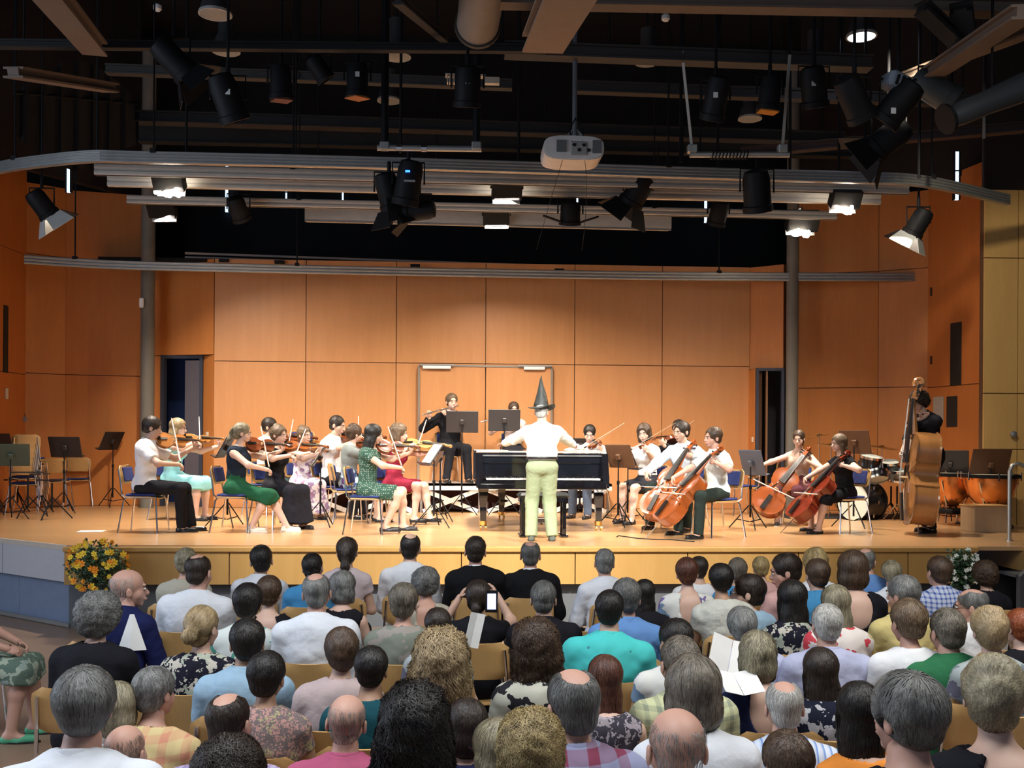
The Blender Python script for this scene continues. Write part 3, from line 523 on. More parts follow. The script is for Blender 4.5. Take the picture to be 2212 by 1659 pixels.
# bright roof glints, put in as small white tags on hanging lamps
tagm = mat('glint_white', (.7, .7, .68), .5); bpy.context.view_layer.update(); SP = [o for o in bpy.data.objects if o.name.startswith('stage_spotlight')]
for px, py in ((492, 198), (1010, 175), (1546, 205), (1930, 239), (772, 160), (1758, 180)):
    e = min(SP, key=lambda o: (W(px, py, DEP(o.location))-o.location).length); p = W(px, py, DEP(e.location)-.13); o = MB().box(p-e.location, (.042, .01, .05)).build('glint_tag', tagm, e)
e = empty('dark_drape', (0, 0, 0), 0, 'black folded drape hanging in the upper corner above the track', 'drape'); a_, b_ = W(30, 200, 12.5), W(300, 225, 14.5); mb = MB(); n = 28; vs = []; fs = []
for i in range(n+1):
    t = i/n; p = a_.lerp(b_, t); o_ = .06*math.sin(i*1.7); zb = -.5-.45*math.sin(math.pi*t)
    for dy in (0, .02): vs += [(p.x, p.y+o_+dy, p.z+.5*math.sin(math.pi*t)), (p.x, p.y+o_+dy, p.z+zb)]
for i in range(n): q = i*4; fs += [(q, q+1, q+5, q+4), (q+2, q+6, q+7, q+3)]
mb.add(vs, fs).build('cloth', black, e); MB().tube([a_+Vector((0, 0, 0)), b_], .02, 6).build('pole', blackm, e); rod(e, b_.x, b_.y, b_.z); rod(e, a_.x, a_.y, a_.z)
# ================================================================ furniture and instruments
plyw = mat('ply_wood', (.62, .38, .15), .4, kind='wood', col2=(.55, .31, .11)); bluepad = mat('blue_pad', (.025, .04, .17), .85, kind='weave'); tip = mat('rubber_tip', (.05, .05, .05), .8)
def make_chair(pad):
    e = empty('orchestra_chair' if pad else 'audience_chair', (0, 0, 0)); T = chrome
    mb = MB(); n = 8; vs = []   # curved seat shell
    def shell(rows, th, nm, M, par=e):
        mb = MB(); vs = []; fs = []; c = len(rows[0])
        for r in rows: vs += r
        m_ = len(rows); k = len(vs); vs2 = [Vector(v) for v in vs]; nr = []
        for i in range(m_):
            for j in range(c):
                a = vs2[min(i+1, m_-1)*c+j]-vs2[max(i-1, 0)*c+j]; b = vs2[i*c+min(j+1, c-1)]-vs2[i*c+max(j-1, 0)]; nr.append(a.cross(b).normalized())
        vs2 += [v+q*th for v, q in zip(vs2, nr)]
        for i in range(m_-1):
            for j in range(c-1): q = i*c+j; fs += [(q, q+1, q+c+1, q+c), (k+q, k+q+c, k+q+c+1, k+q+1)]
        for j in range(c-1): fs += [(j, k+j, k+j+1, j+1), ((m_-1)*c+j, (m_-1)*c+j+1, k+(m_-1)*c+j+1, k+(m_-1)*c+j)]
        for i in range(m_-1): fs += [(i*c, (i+1)*c, k+(i+1)*c, k+i*c), (i*c+c-1, k+i*c+c-1, k+(i+1)*c+c-1, (i+1)*c+c-1)]
        return mb.add(vs2, fs).build(nm, M, par, True)
    rows = []
    for i in range(9):
        t = i/8; y = -.21+.42*t; w_ = .205*(1-.35*(max(0, abs(t-.5)*2-.72)/.28)**2); rows.append([(w_*u, y, .448-.012*math.cos(u*1.5)-.03*max(0, .15-t)/.15*.5+.004*t) for u in [-1+j/4 for j in range(9)]])
    shell(rows, .012, 'seat', plyw)
    rows = []
    for i in range(9):
        t = i/8; z = .60+.23*t; w_ = .20*(1-.30*(max(0, abs(t-.5)*2-.6)/.4)**2); rows.append([(w_*u, .215+.05*t-.035*u*u+.02, z) for u in [-1+j/4 for j in range(9)]])
    shell(rows, .011, 'backrest', plyw)
    if pad:
        MB().box((0, -.0, .466), (.37, .37, .03), bev=.014).build('seat_pad', bluepad, e); mb = MB(); mb.box((0, .205, .72), (.33, .022, .18), Matrix.Rotation(-.2, 3, 'X'), bev=.01).build('back_pad', bluepad, e)
    for s in (-1, 1):
        MB().tube([(s*.17, -.19, .435), (s*.195, -.205, .40), (s*.235, -.235, 0)], .0105, 7).build('leg', T, e); MB().tube([(s*.17, .17, .435), (s*.195, .19, .40), (s*.235, .25, 0)], .0105, 7).build('leg', T, e)
        MB().tube([(s*.18, .16, .43), (s*.19, .215, .47), (s*.18, .235, .62), (s*.165, .27, .79)], .0105, 7).build('back_post', T, e)
        MB().tube([(s*.17, -.19, .433), (s*.17, .17, .433)], .0105, 7).build('side_rail', T, e)
    MB().tube([(-.17, -.1, .425), (.17, -.1, .425)], .009, 6).build('cross_rail', T, e); return e
CH = {True: make_chair(True), False: make_chair(False)}; used = {}
def place(proto, loc, rz, label=None, group=None, cat=None, sc=None):
    o = proto if not used.get(proto.name) else copy_tree(proto); used[proto.name] = True
    o.location = loc; o.rotation_euler = (0, 0, rz) if not isinstance(rz, tuple) else rz
    if sc: o.scale = (sc,)*3
    return tag(o, label, cat, group)
# ---- music stands
def make_stand(tilt, hgt, w_=.50, h_=.34, M=None, sheet=None):
    e = empty('music_stand', (0, 0, 0)); M = M or blackm; R = Matrix.Rotation(-tilt, 3, 'X'); c = Vector((0, .0, hgt))
    MB().tube([(0, .03, .16), (0, .03, hgt*.62)], .013, 8).build('post', blackm, e); MB().tube([(0, .03, hgt*.6), (0, .03, hgt-.06)], .009, 8).build('inner_tube', blackm, e)
    MB().lathe([(.02, 0), (.02, .05)], 10, Matrix.Translation((0, .03, hgt*.6))).build('collar', blackm, e)
    mb = MB(); mb.box(c, (w_, .012, h_), R, bev=.005); mb.box(c+R @ Vector((0, .03, 0)), (.07, .05, .08), R, bev=.01); mb.build('desk', M, e)
    MB().box(c+R @ Vector((0, -.035, -h_/2+.006)), (w_, .07, .01), R).build('ledge', M, e)
    if sheet: MB().box(c+R @ Vector((.0, -.012, .015)), (w_*.84, .006, h_*.86), R).build('sheet', sheet, e)
    for k in range(3):
        a = 2*math.pi*k/3+.5; d = Vector((math.cos(a), math.sin(a), 0)); MB().tube([Vector((0, .03, .32))+d*.02, Vector((0, .03, 0))+d*.29+Vector((0, 0, .012))], .008, 6).build('leg', blackm, e); MB().bar(Vector((0, .03, .1))+d*.01, Vector((0, .03, .13))+d*.19, .008, .012).build('strut', blackm, e)
    return e
paper = mat('paper', (.82, .82, .80), .7)
bstand = mat('stand_black', (.035, .028, .026), .35); brst = mat('stand_brownish', (.13, .062, .032), .35); gst = mat('stand_greenish', (.06, .09, .075), .4); gyst = mat('stand_grey', (.10, .11, .14), .35)
def stand_at(px, pb, pdesk_y, face, tilt, lb, w_=.50, h_=.34, M=None, sheet=None, z=ST):
    p = G(px, pb, z); D = DEP(p); hg = EYE+(HY-pdesk_y)*D/FPX-z; e = make_stand(tilt, hg, w_, h_, M or bstand, sheet); e.location = (p.x, p.y, z); e.rotation_euler = (0, 0, math.radians(face)); return tag(e, lb, 'music stand', 'music stands on the stage')
for a in [(140, 1108, 972, 175, .35, 'black music stand with a wide flat desk, second from the stacked chairs'), (22, 1122, 990, 200, .5, 'music stand with a greenish grey desk in front of the stacked chairs', .50, .36, gst), (-8, 1112, 966, 170, .4, 'black music stand at the very edge behind the greenish desk'),
    (240, 1095, 958, 250, .45, 'black music stand turned sideways against the birch wall'), (486, 1138, 970, -92, .5, 'music stand with a pale sheet facing the woman in turquoise', .46, .32, None, paper), (687, 1138, 990, -86, .55, 'music stand with a slanted sheet before the woman in the flowered dress', .44, .3, None, paper),
    (932, 1140, 984, -72, .6, 'music stand with tilted white sheets facing the woman in the green dress', .44, .34, None, paper), (946, 1126, 992, -80, .5, 'slimmer music stand just behind the one with white sheets', .3, .25), (997, 1113, 912, 178, .15, 'tall music stand with a broad dark desk hiding the flute player'), (1088, 1113, 908, 182, .15, 'tall music stand with a broad dark desk hiding the long haired woman'),
    (1252, 1112, 960, 180, .3, 'small dark music stand behind the open end of the piano', .34, .22), (1338, 1138, 984, 130, .35, 'music stand with a brownish desk right of the piano', .46, .34, brst), (1360, 1132, 992, 100, .4, 'music stand with a sideways desk before the woman in the white blouse', .4, .3),
    (1624, 1143, 996, 118, .3, 'music stand with a slate grey desk beside the kneeling cello player girl', .42, .36, gyst), (1846, 1140, 950, 130, .3, 'music stand with a reddish brown desk behind the woman in black', .44, .34, brst), (2137, 1138, 997, 188, .3, 'large music stand with a brown lit desk in front of the kettledrums', .62, .46, brst), (2052, 1130, 996, 150, .3, 'black music stand behind the double bass player', .5, .42), (1697, 1090, 938, 80, .5, 'thin dark music stand near the dark doorway', .3, .25)]: stand_at(*a)
for k, (px, py, rz) in enumerate([(60, 1118, 20), (88, 1110, 70), (112, 1122, 140), (38, 1106, 210)]):   # folded stand bases
    e = empty('folded_music_stand', (0, 0, 0)); MB().tube([(0, 0, .14), (0, 0, .62-.05*k)], .013, 8).build('post', blackm, e)
    for q in range(3): a = 2.1*q; d = Vector((math.cos(a), math.sin(a), 0)); MB().tube([Vector((0, 0, .32)), d*.27+Vector((0, 0, .01))], .009, 6).build('leg', blackm, e)
    mb = MB(); mb.box((0, .02, .66-.05*k), (.44, .06, .02), Matrix.Rotation(.15*k, 3, 'Z')); mb.build('desk', bstand, e); p = stg(px, py); e.location = p; e.rotation_euler[2] = math.radians(rz); tag(e, ['folded black music stand nearest the stage edge', 'folded black music stand leaning beside the chair stack', 'folded black music stand closest to the wide desk', 'folded black music stand behind the greenish desk'][k], 'music stand', 'folded music stands')
# ---- stage chairs (positions; players get theirs below)
def chair_at(px, py, face, lb, z=ST, grp='stage chairs', pad=True, cat='chair'): p = G(px, py, z); return place(CH[pad], (p.x, p.y, z), math.radians(face), lb, grp, cat)
for a in [(168, 1092, 200, 'blue padded empty chair behind the wide desk music stand'), (120, 1098, 190, 'blue padded chair beside the stacked chairs'), (1915, 1098, 15, 'blue padded chair behind the drum kit'), (1678, 1098, 200, 'blue backed empty chair near the dark doorway'), (1600, 1112, -80, 'blue padded empty chair behind the second cellist')]: chair_at(*a)
for k in range(5):
    p = stg(55, 1108); place(CH[True], (p.x+.02*k, p.y-.012*k, ST+.095*k), math.radians(190), 'blue padded chair in the stack at the stage side, '+['at the bottom', 'second from the bottom', 'in the middle', 'second from the top', 'on top'][k], 'stacked chairs', 'chair')
# ---- podium
D = DEP(G(1000, 1108, ST)); zt = EYE-95*D/FPX; Yp = G(1000, 1108, ST).y; x0, x1 = BY(618, 1050, Yp).x, BY(1322, 1050, Yp).x
POD = zt; e = empty('podium', ((x0+x1)/2, Yp, ST), 0, 'white edged stage podium on crossed scissor legs behind the orchestra', 'podium'); wP = x1-x0
MB().box((0, .75, zt-ST-.02), (wP, 1.5, .04)).build('deck', mat('deck_grey', (.30, .24, .20), .6), e); wpod = mat('podium_white', (.80, .77, .72), .45)
for y in (.02, 1.48): MB().box((0, y, zt-ST-.055), (wP, .04, .11)).build('edge_frame', wpod, e)
for s in (-1, 1): MB().box((s*(wP/2-.02), .75, zt-ST-.055), (.04, 1.42, .11)).build('edge_frame', wpod, e)
n = 5; sg = wP/n
for k in range(n):
    xc = -wP/2+sg*(k+.5)
    for y, s in ((.05, 1), (.075, -1)): MB().bar((xc-s*sg*.42, y, .02), (xc+s*sg*.42, y, zt-ST-.11), .025, .07, up=(0, 0, 1)).build('scissor_leg', wpod, e)
    for s in (-1, 1): MB().box((xc+s*sg*.45, .1, .17), (.04, .04, .34)).build('upright', mat('dull_steel', (.2, .17, .16), .5), e)
MB().box((0, .5, .17), (wP-.1, .03, .34)).build('under_deck_sheet', mat('sheet_dark_red', (.06, .018, .014), .8), e)  # dark red sheet under the deck, behind the legs
chair_at(650, 1043, 5, 'blue backed chair raised on the podium behind the woman in the flowered dress', POD)
# ---- grand piano
lac = mat('piano_lacquer', (.006, .006, .008), .06, spec=.7, coat=.5, kind='flat'); gold = mat('gold_plate', (.6, .38, .12), .35, .8)
pF = stg(1160, 1146); D = DEP(pF); wz = (1315-1028)*D/FPX; xl = BY(1028, 1000, pF.y).x; H = EYE+(HY-974)*D/FPX-ST
e = empty('grand_piano', (xl+wz/2, pF.y, ST), 0, 'black lacquered grand piano with its keyboard towards the hall', 'piano'); hw = wz/2
def pout(o=0): 
    pts = [(-hw+o, .12), (-hw+o, 1.75)]; pts += [tuple(v)[:2] for v in arc((-hw+o, 1.75, 0), (-hw+.05, 2.3-o, 0), (-hw+.45, 2.3-o, 0), 8)[1:]]
    pts += [tuple(v)[:2] for v in arc((-hw+.45, 2.3-o, 0), (-hw+.95, 2.3-o, 0), (-hw+1.0, 1.75, 0), 7)[1:]]; pts += [tuple(v)[:2] for v in arc((-hw+1.0, 1.75, 0), (-hw+1.05, 1.25, 0), (hw-.12, 1.1-o, 0), 7)[1:]]
    pts += [tuple(v)[:2] for v in arc((hw-.12, 1.1-o, 0), (hw-o, 1.05, 0), (hw-o, .8, 0), 4)[1:]]+[(hw-o, .12)]; return pts
def slab(pts, z0, z1, mb): n = len(pts); mb.add([(x, y, z0) for x, y in pts]+[(x, y, z1) for x, y in pts], [tuple(range(n)), tuple(range(2*n-1, n-1, -1))]+[(i, n+i, n+(i+1) % n, (i+1) % n) for i in range(n)])
P0 = pout(0); n = len(P0); mb = MB(); slab(P0, .60, H-.03, mb); mb.build('case', lac, e)
mb = MB(); slab([(x*1.008, y+.0) for x, y in P0], H-.022, H+.0, mb); mb.build('lid', lac, e); MB().box((0, .115, H-.012), (wz*.99, .02, .018)).build('lid_edge_glint', mat('lid_glint_pale', (.62, .56, .45), .25, spec=.6), e)  # pale strip puts the bright reflection along the lid edge into colour
MB().box((0, .10, H-.10), (wz*.94, .03, .13), bev=.005).build('fallboard', lac, e); MB().box((0, .05, H-.062), (wz*.95, .02, .018)).build('fallboard_rail', mat('rail_grey', (.25, .25, .25), .2, .5), e)
for s in (-1, 1):
    mb = MB(); mb.prism([(-.0, .56), (-.14, .56), (-.14, .70), (-.10, .76), (0, H-.03), (.12, H-.03), (.12, .56)], -.04, .04, Matrix.Translation((s*(hw-.045), .0, 0)) @ Matrix.Rotation(math.pi/2, 4, 'Z')); mb.build('cheek_block', lac, e)
MB().box((0, -.07, .58), (wz-.1, .30, .07), bev=.006).build('key_bed', lac, e); MB().box((0, -.205, .63), (wz-.18, .022, .05)).build('key_slip', lac, e)
keyw = mat('ivory_key', (.86, .84, .78), .25); kw = (wz-.26)/52
kb0 = MB().box((0, 0, 0), (kw*.92, .15, .02)).build('white_key', keyw, e); kb0.location = (-(wz-.26)/2+kw/2, -.115, .675)
for i in range(1, 52): c = kb0.copy(); COL.objects.link(c); c.location.x += kw*i; KIDS[e.name].append(c)
bk = MB().box((0, 0, 0), (kw*.55, .095, .02), bev=.003).build('black_key', lac, e); bk.location = (-(wz-.26)/2+kw, -.075, .692); first = True
for i in range(51):
    if i % 7 in (1, 4) or i == 0: continue
    c = bk.copy(); COL.objects.link(c); c.location.x += kw*i; KIDS[e.name].append(c)
for nm, (x, y) in (('leg', (-hw+.10, .05)), ('leg', (hw-.12, .05)), ('leg', (-hw+.42, 1.75))):
    mb = MB(); mb.lathe([(.055, .12), (.062, .3), (.085, .5), (.10, .54), (.10, .60)], 4, Matrix.Translation((x, y, 0)) @ Matrix.Rotation(math.pi/4, 4, 'Z')); mb.build('leg', lac, e)
    mb = MB(); mb.lathe([(.045, .065), (.05, .12)], 12, Matrix.Translation((x, y, 0))); [mb.lathe([(.022, -.012), (.035, -.01), (.035, .01), (.022, .012)], 12, Matrix.Translation((x+q, y-.02, .036)) @ Matrix.Rotation(math.pi/2, 4, 'Y')) for q in (-.03, .035)]; mb.build('caster', brass, e, True)
mb = MB(); [mb.bar((q, .16, .14), (q, .20, .58), .025, .025) for q in (-.07, .07)]; mb.box((0, .16, .12), (.26, .1, .05)); mb.build('pedal_lyre', lac, e)
for q in (-.07, 0, .07): MB().bar((q, .12, .085), (q, .0, .07), .025, .012).build('pedal', brass, e)
MB().box((-hw+.05, -.19, .78-.02), (.05, .03, .05)).build('cheek_glint', chrome, e) if False else None
for k, (px, py, r_, lb) in enumerate([(1060, 968, .1, 'white music sheets lying on the piano lid left of the conductor'), (1262, 968, -.1, 'white music sheets lying on the piano lid near the black folder')]):
    o = MB().box((0, 0, 0), (.42, .3, .006)).build('sheet_music', paper); mb = None; o.location = (BY(px, py, pF.y+.35).x, pF.y+.33, ST+H+.004); o.rotation_euler[2] = r_; tag(o, lb, 'sheet music')
# bench
pb = stg(1174, 1160); D = DEP(pb); bw = (1232-1120)*D/FPX; e = empty('piano_bench', (pb.x, pb.y+.12, ST), 0, 'black padded piano bench right behind the conductor\'s legs', 'bench')
MB().box((0, 0, .50), (bw, .34, .07), bev=.03).build('cushion', mat('black_leather', (.012, .016, .015), .35), e); MB().box((0, 0, .45), (bw*.94, .3, .05)).build('frame', lac, e)
for sx in (-1, 1):
    for sy in (-1, 1): MB().box((sx*bw*.40, sy*.11, .23), (.05, .05, .42), bev=.005).build('leg', lac, e)
    MB().box((sx*bw*.40, 0, .015), (.09, .38, .03), bev=.01).build('foot', lac, e)
# ---- string instruments
varn = {}
def varnish(k, c): return varn.setdefault(k, mat('varnish_'+k, c, .22, kind='wood', col2=tuple(x*.62 for x in c), spec=.6, coat=.6))
ebony = mat('ebony', (.012, .01, .009), .3, kind='flat'); strm = mat('string_steel', (.6, .6, .55), .3, .9, kind='flat')
OUT = [(0, 0), (.004, .13), (.02, .24), (.06, .35), (.12, .435), (.19, .485), (.26, .50), (.32, .485), (.37, .45), (.405, .425), (.415, .44), (.43, .405), (.46, .335), (.51, .285), (.56, .275), (.60, .30), (.635, .345), (.645, .375), (.66, .36), (.70, .385), (.76, .41), (.82, .41), (.88, .38), (.93, .31), (.965, .21), (.985, .11), (1, .05)]
def make_string(name, L, Wd, rib, total, V, pin=0.):
    e = empty(name, (0, 0, 0)); s = L; k = Wd
    half = [(w_*k, t*s) for t, w_ in OUT]; loop = half+[(-x, z) for x, z in reversed(half[1:])]
    if name == 'double_bass': pass
    n = len(loop); zc = s*.5; mb = MB()
    def ring(sc_, y): return [(x*sc_, y, zc*.0+z*sc_+(1-sc_)*s*.47) for x, z in loop]
    a = rib*.22
    vs = ring(1.02, -rib/2)+ring(1.03, -rib/2-.006*L/.36)+ring(.93, -rib/2-.004*L/.36)+ring(.7, -rib/2-a*.75)+ring(.4, -rib/2-a)+ring(.1, -rib/2-a*1.05)
    fs = []
    for r in range(5): fs += [(r*n+i, (r+1)*n+i, (r+1)*n+(i+1) % n, r*n+(i+1) % n) for i in range(n)]
    fs.append(tuple(5*n+i for i in range(n))); fs.append(tuple(range(n-1, -1, -1))); mb.add(vs, fs); mb.build('top_plate', V, e, True)
    vs = [(x, -y, z) for x, y, z in vs]; mb = MB(); mb.add(vs, [tuple(reversed(f)) for f in fs]); mb.build('back_plate', V, e, True)
    mb = MB(); mb.add([(x*.985, -rib/2, z) for x, z in loop]+[(x*.985, rib/2, z) for x, z in loop], [(i, (i+1) % n, n+(i+1) % n, n+i) for i in range(n)]); mb.build('ribs', V, e, True)
    q = L/.36; yb = -rib/2-a
    # neck, fingerboard, scroll
    MB().tube([(0, -rib/2+.0*q, s-.01*q), (0, -rib/2-.012*q, s+.06*q if name == 'violin' else s+.1*q), (0, -rib/2-.012*q, total-.09*q)], [.02*q*(1 if name == 'violin' else .8), .0115*q*(1 if name == 'violin' else .85), .011*q*(1 if name == 'violin' else .8)], 8).build('neck', V, e, True)
    ft = total-.09*q*(1 if name == 'violin' else .9)
    mb = MB(); y0 = -rib/2-.026*q; mb.add([(-.021*q, y0-.008*q, s*.66), (.021*q, y0-.008*q, s*.66), (.012*q, y0+.006*q, ft), (-.012*q, y0+.006*q, ft), (-.021*q, y0+.004*q, s*.66), (.021*q, y0+.004*q, s*.66), (.012*q, y0+.012*q, ft), (-.012*q, y0+.012*q, ft)], [(0, 1, 2, 3), (7, 6, 5, 4), (0, 4, 5, 1), (1, 5, 6, 2), (2, 6, 7, 3), (3, 7, 4, 0)]); mb.build('fingerboard', ebony, e)
    mb = MB(); mb.bar((0, -rib/2-.01*q, ft), (0, -rib/2+.006*q, ft+.055*q), .022*q, .02*q, up=(0, 1, 0))
    sp_ = [Vector((0, -rib/2+.006*q+r_*math.sin(t), ft+.065*q+r_*math.cos(t))) for t, r_ in [(-2.2+j*.55, q*(.021-.0012*j)) for j in range(15)]]; mb.tube(sp_, [q*(.0095-.0002*j) for j in range(15)], 7); mb.lathe([(.008*q, -.018*q), (.010*q, 0), (.008*q, .018*q)], 8, Matrix.Translation((0, -rib/2+.006*q, ft+.065*q)) @ Matrix.Rotation(math.pi/2, 4, 'Y')); mb.build('scroll', V, e, True)
    for j in range(4): s2 = 1 if j % 2 else -1; z = ft+(.012+.011*j)*q; MB().tube([(-s2*.012*q, -rib/2-.004*q, z), (s2*.03*q, -rib/2-.004*q, z), (s2*.038*q, -rib/2-.004*q, z)], [.003*q, .0035*q, .007*q], 6).build('peg', ebony, e)
    # bridge, tailpiece, strings, f-holes
    mb = MB(); zb = s*.53 if name == 'violin' else s*.50; mb.prism([(-.020*q, yb*0), (.020*q, 0), (.016*q, .016*q), (.010*q, .027*q), (-.010*q, .027*q), (-.016*q, .016*q)], -.003*q, .003*q, Matrix(((1, 0, 0, 0), (0, 0, -1, yb+.003*q), (0, 1, 0, zb), (0, 0, 0, 1)))); mb.build('bridge', mat('maple_pale', (.75, .55, .30), .5), e)
    MB().bar((0, yb-.006*q, s*.03), (0, yb-.016*q, s*.33), .03*q, .008*q, up=(0, 1, 0)).build('tailpiece', ebony, e)
    yt = yb-.026*q
    for j in range(4): x = (-1.5+j)*.0065*q; MB().tube([(x, yb-.018*q, s*.32), (x, yt, zb), (x*.6, y0-.004*q, ft)], .0009*q if name == 'violin' else .0006*q, 3, False).build('string', strm, e)
    for s2 in (-1, 1):
        pts = [(s2*k*.12, yb+.004*q, s*.635), (s2*k*.10, yb-.0*q, s*.61), (s2*k*.125, yb, s*.56), (s2*k*.17, yb+.004*q, s*.50), (s2*k*.175, yb+.008*q, s*.465), (s2*k*.155, yb+.004*q, s*.45)]; MB().tube([(x, y-.003*q, z) for x, y, z in pts], .0035*q, 5).build('sound_hole', ebony, e)
    if name == 'violin': MB().ell((-.045, -rib/2-.02, .02), (.035, .012, .022), 10, 6).build('chin_rest', ebony, e)
    if pin: MB().tube([(0, 0, 0), (0, 0, -pin)], .006, 6).build('endpin', chrome, e)
    return e
def orient(o, base, tipd, front, sc=1.):
    z = Vector(tipd).normalized(); f = Vector(front); f = (f-z*f.dot(z)).normalized(); y = -f; x = y.cross(z); R = Matrix((x, y, z)).transposed().to_4x4(); R.translation = Vector(base); o.matrix_world = R @ Matrix.Scale(sc, 4); o.rotation_mode = 'XYZ'; return o
def make_bow(L=.74, name='bow'):
    e = empty(name, (0, 0, 0)); bw_ = mat('bow_wood', (.35, .16, .06), .3)
    MB().tube([(0, 0, 0), (0, .012, L*.3), (0, .014, L*.6), (0, .0, L*.96), (0, -.014, L)], [.0048, .0045, .004, .0035, .003], 6).build('stick', bw_, e); MB().box((0, -.013, L*.5), (.009, .0022, L*.96)).build('bow_hair', mat('bow_hair', (.85, .80, .66), .5), e); MB().box((0, -.007, .05), (.012, .02, .05)).build('frog', ebony, e); return e
# ---- drum kit and kettledrums
chr_rim = chrome; drumk = mat('drum_black', (.012, .012, .013), .15, kind='flat', coat=.3); headw = mat('drum_head', (.72, .76, .68), .45, kind='flat'); cym = mat('cymbal_bronze', (.62, .42, .16), .28, 1.)
def drum(parent, c, ax, r, h, nm, shellM=drumk, headM=headw, both=True):
    q = Matrix.Translation(c) @ Vector(ax).normalized().to_track_quat('Z', 'Y').to_matrix().to_4x4(); s = MB().lathe([(r, -h/2), (r, h/2)], 28, q, cap=False).build(nm, shellM, parent, True)
    for z in (-h/2, h/2):
        MB().lathe([(r*1.0, z-.018), (r*1.035, z-.018), (r*1.035, z+.018), (r*1.0, z+.018)], 28, q, cap=False).build('hoop', chrome if r < .25 else drumk, s, True); MB().lathe([(r*.99, z*1.01), (r*.5, z*1.012), (.003, z*1.014)], 28, q, cap=False).build('drum_head', headM, s, True)
    mb = MB()
    for k in range(8): a = k*math.pi/4; mb.box(q @ Vector((r*1.03*math.cos(a), r*1.03*math.sin(a), 0)), (.02, .02, .05))
    o_ = mb.build('lug', chrome, s); return s
pD = stg(1852, 1125); e = empty('drum_kit', (pD.x, pD.y+.35, ST), 0, 'black drum kit with a white bass drum head behind the woman in black', 'drum kit')
def L2(px, py, dy=0., Y0=None): p = BY(px, py, (Y0 or pD.y+.35)+dy); return Vector((p.x-e.location.x, dy, p.z-ST))
bd = L2(1862, 1083); drum(e, bd, (-.85, -.5, 0), .29, .42, 'bass_drum')
for px, py, r, h, dy, ax in ((1880, 1003, .17, .22, -.1, (.1, -.2, 1)), (1922, 1010, .14, .16, .05, (-.1, -.25, 1)), (1895, 1012, .16, .13, .35, (0, 0, 1))): drum(e, L2(px, py, dy), ax, r, h, 'tom')
drum(e, L2(1945, 1028, -.1), (0, -.15, 1), .18, .14, 'snare_drum', mat('shell_dull', (.10, .09, .08), .3))
drum(e, L2(1895, 1028, -.2), (.0, .45, 1), .16, .1, 'floor_tom')
for px, py, r, dy, t in ((1795, 962, .22, .3, (.15, -.1, 1)), (1840, 936, .20, .5, (-.1, .1, 1)), (1905, 966, .24, .25, (.1, -.12, 1)), (1770, 942, .16, .6, (-.2, .1, 1)), (1955, 1032, .17, -.25, (0, -.1, 1))):
    c = L2(px, py, dy); q = Matrix.Translation(c) @ Vector(t).to_track_quat('Z', 'Y').to_matrix().to_4x4(); MB().lathe([(.006, .03), (.03, .028), (.05, .01), (r*.6, .004), (r, -.004), (r, -.007), (.05, .004)], 26, q, cap=False).build('cymbal', cym, e, True); MB().tube([c+Vector((0, 0, .04)), Vector((c.x, c.y, .35)), Vector((c.x, c.y, .25))], .009, 6).build('cymbal_stand', chrome, e)
    for k in range(3): MB().tube([Vector((c.x, c.y, .3)), Vector((c.x+.22*math.cos(k*2.1), c.y+.22*math.sin(k*2.1), .0))], .007, 5).build('stand_leg', chrome, e)
for px, dy in ((1938, -.15), (1925, .1)):
    c = L2(px, 1050, dy); MB().tube([c, Vector((c.x, c.y, .2))], .014, 6).build('post', blackm, e)
    for k in range(3): MB().tube([Vector((c.x, c.y, .25)), Vector((c.x+.2*math.cos(k*2.1+.4), c.y+.2*math.sin(k*2.1+.4), 0))], .01, 5).build('stand_leg', chrome if dy < 0 else blackm, e)
for s in (-1, 1): MB().tube([bd+Vector((.0, s*.2, 0)), bd+Vector((-.05, s*.34, -bd.z))], .009, 5).build('spur', chrome, e)
o = MB().box((0, 0, 0), (2.1, .95, .012)).build('drum_mat', mat('mat_black', (.012, .011, .012), .9, kind='weave')); p = stg(1835, 1118); o.location = (p.x, p.y+.2, ST+.006); tag(o, 'thin black mat under the drum kit', 'mat')
cop = mat('copper_bowl', (.80, .30, .09), .25, .85)
for k, (px, py, D0, r, lb) in enumerate([(2140, 1035, 14.0, .36, 'copper kettledrum behind the large brown music stand'), (2056, 1030, 14.6, .32, 'copper kettledrum half hidden by the double bass player')]):
    c = W(px, py, D0); e = empty('kettledrum', (c.x, c.y, ST), .3, lb, 'kettledrum', 'copper kettledrums'); zt_ = .72
    MB().lathe([(.03, zt_-.46), (r*.45, zt_-.42), (r*.8, zt_-.27), (r*.97, zt_-.1), (r, zt_)], 30, cap=False).build('bowl', cop, e, True); MB().lathe([(r*1.03, zt_-.02), (r*1.05, zt_+.03), (r, zt_+.03)], 30, cap=False).build('hoop', blackm, e, True); MB().lathe([(r, zt_+.02), (.004, zt_+.022)], 30, cap=False).build('drum_head', mat('skin_head', (.55, .48, .38), .5), e, True)
    for j in range(6): a = j*math.pi/3; MB().tube([(r*1.07*math.cos(a), r*1.07*math.sin(a), zt_+.06), (r*1.07*math.cos(a), r*1.07*math.sin(a), zt_-.05)], .012, 6).build('tuning_screw', chrome, e)
    for j in range(4): a = j*math.pi/2+.4; MB().tube([(r*1.02*math.cos(a), r*1.02*math.sin(a), zt_-.08), (r*.5*math.cos(a), r*.5*math.sin(a), .28), (r*.62*math.cos(a), r*.62*math.sin(a), .04)], .014, 6).build('strut', chrome, e)
    MB().box((0, 0, .2), (r*1.1, r*1.1, .08), bev=.02).build('base', blackm, e); MB().box((0, -r*.7, .04), (.12, .2, .03), bev=.01).build('pedal', blackm, e)
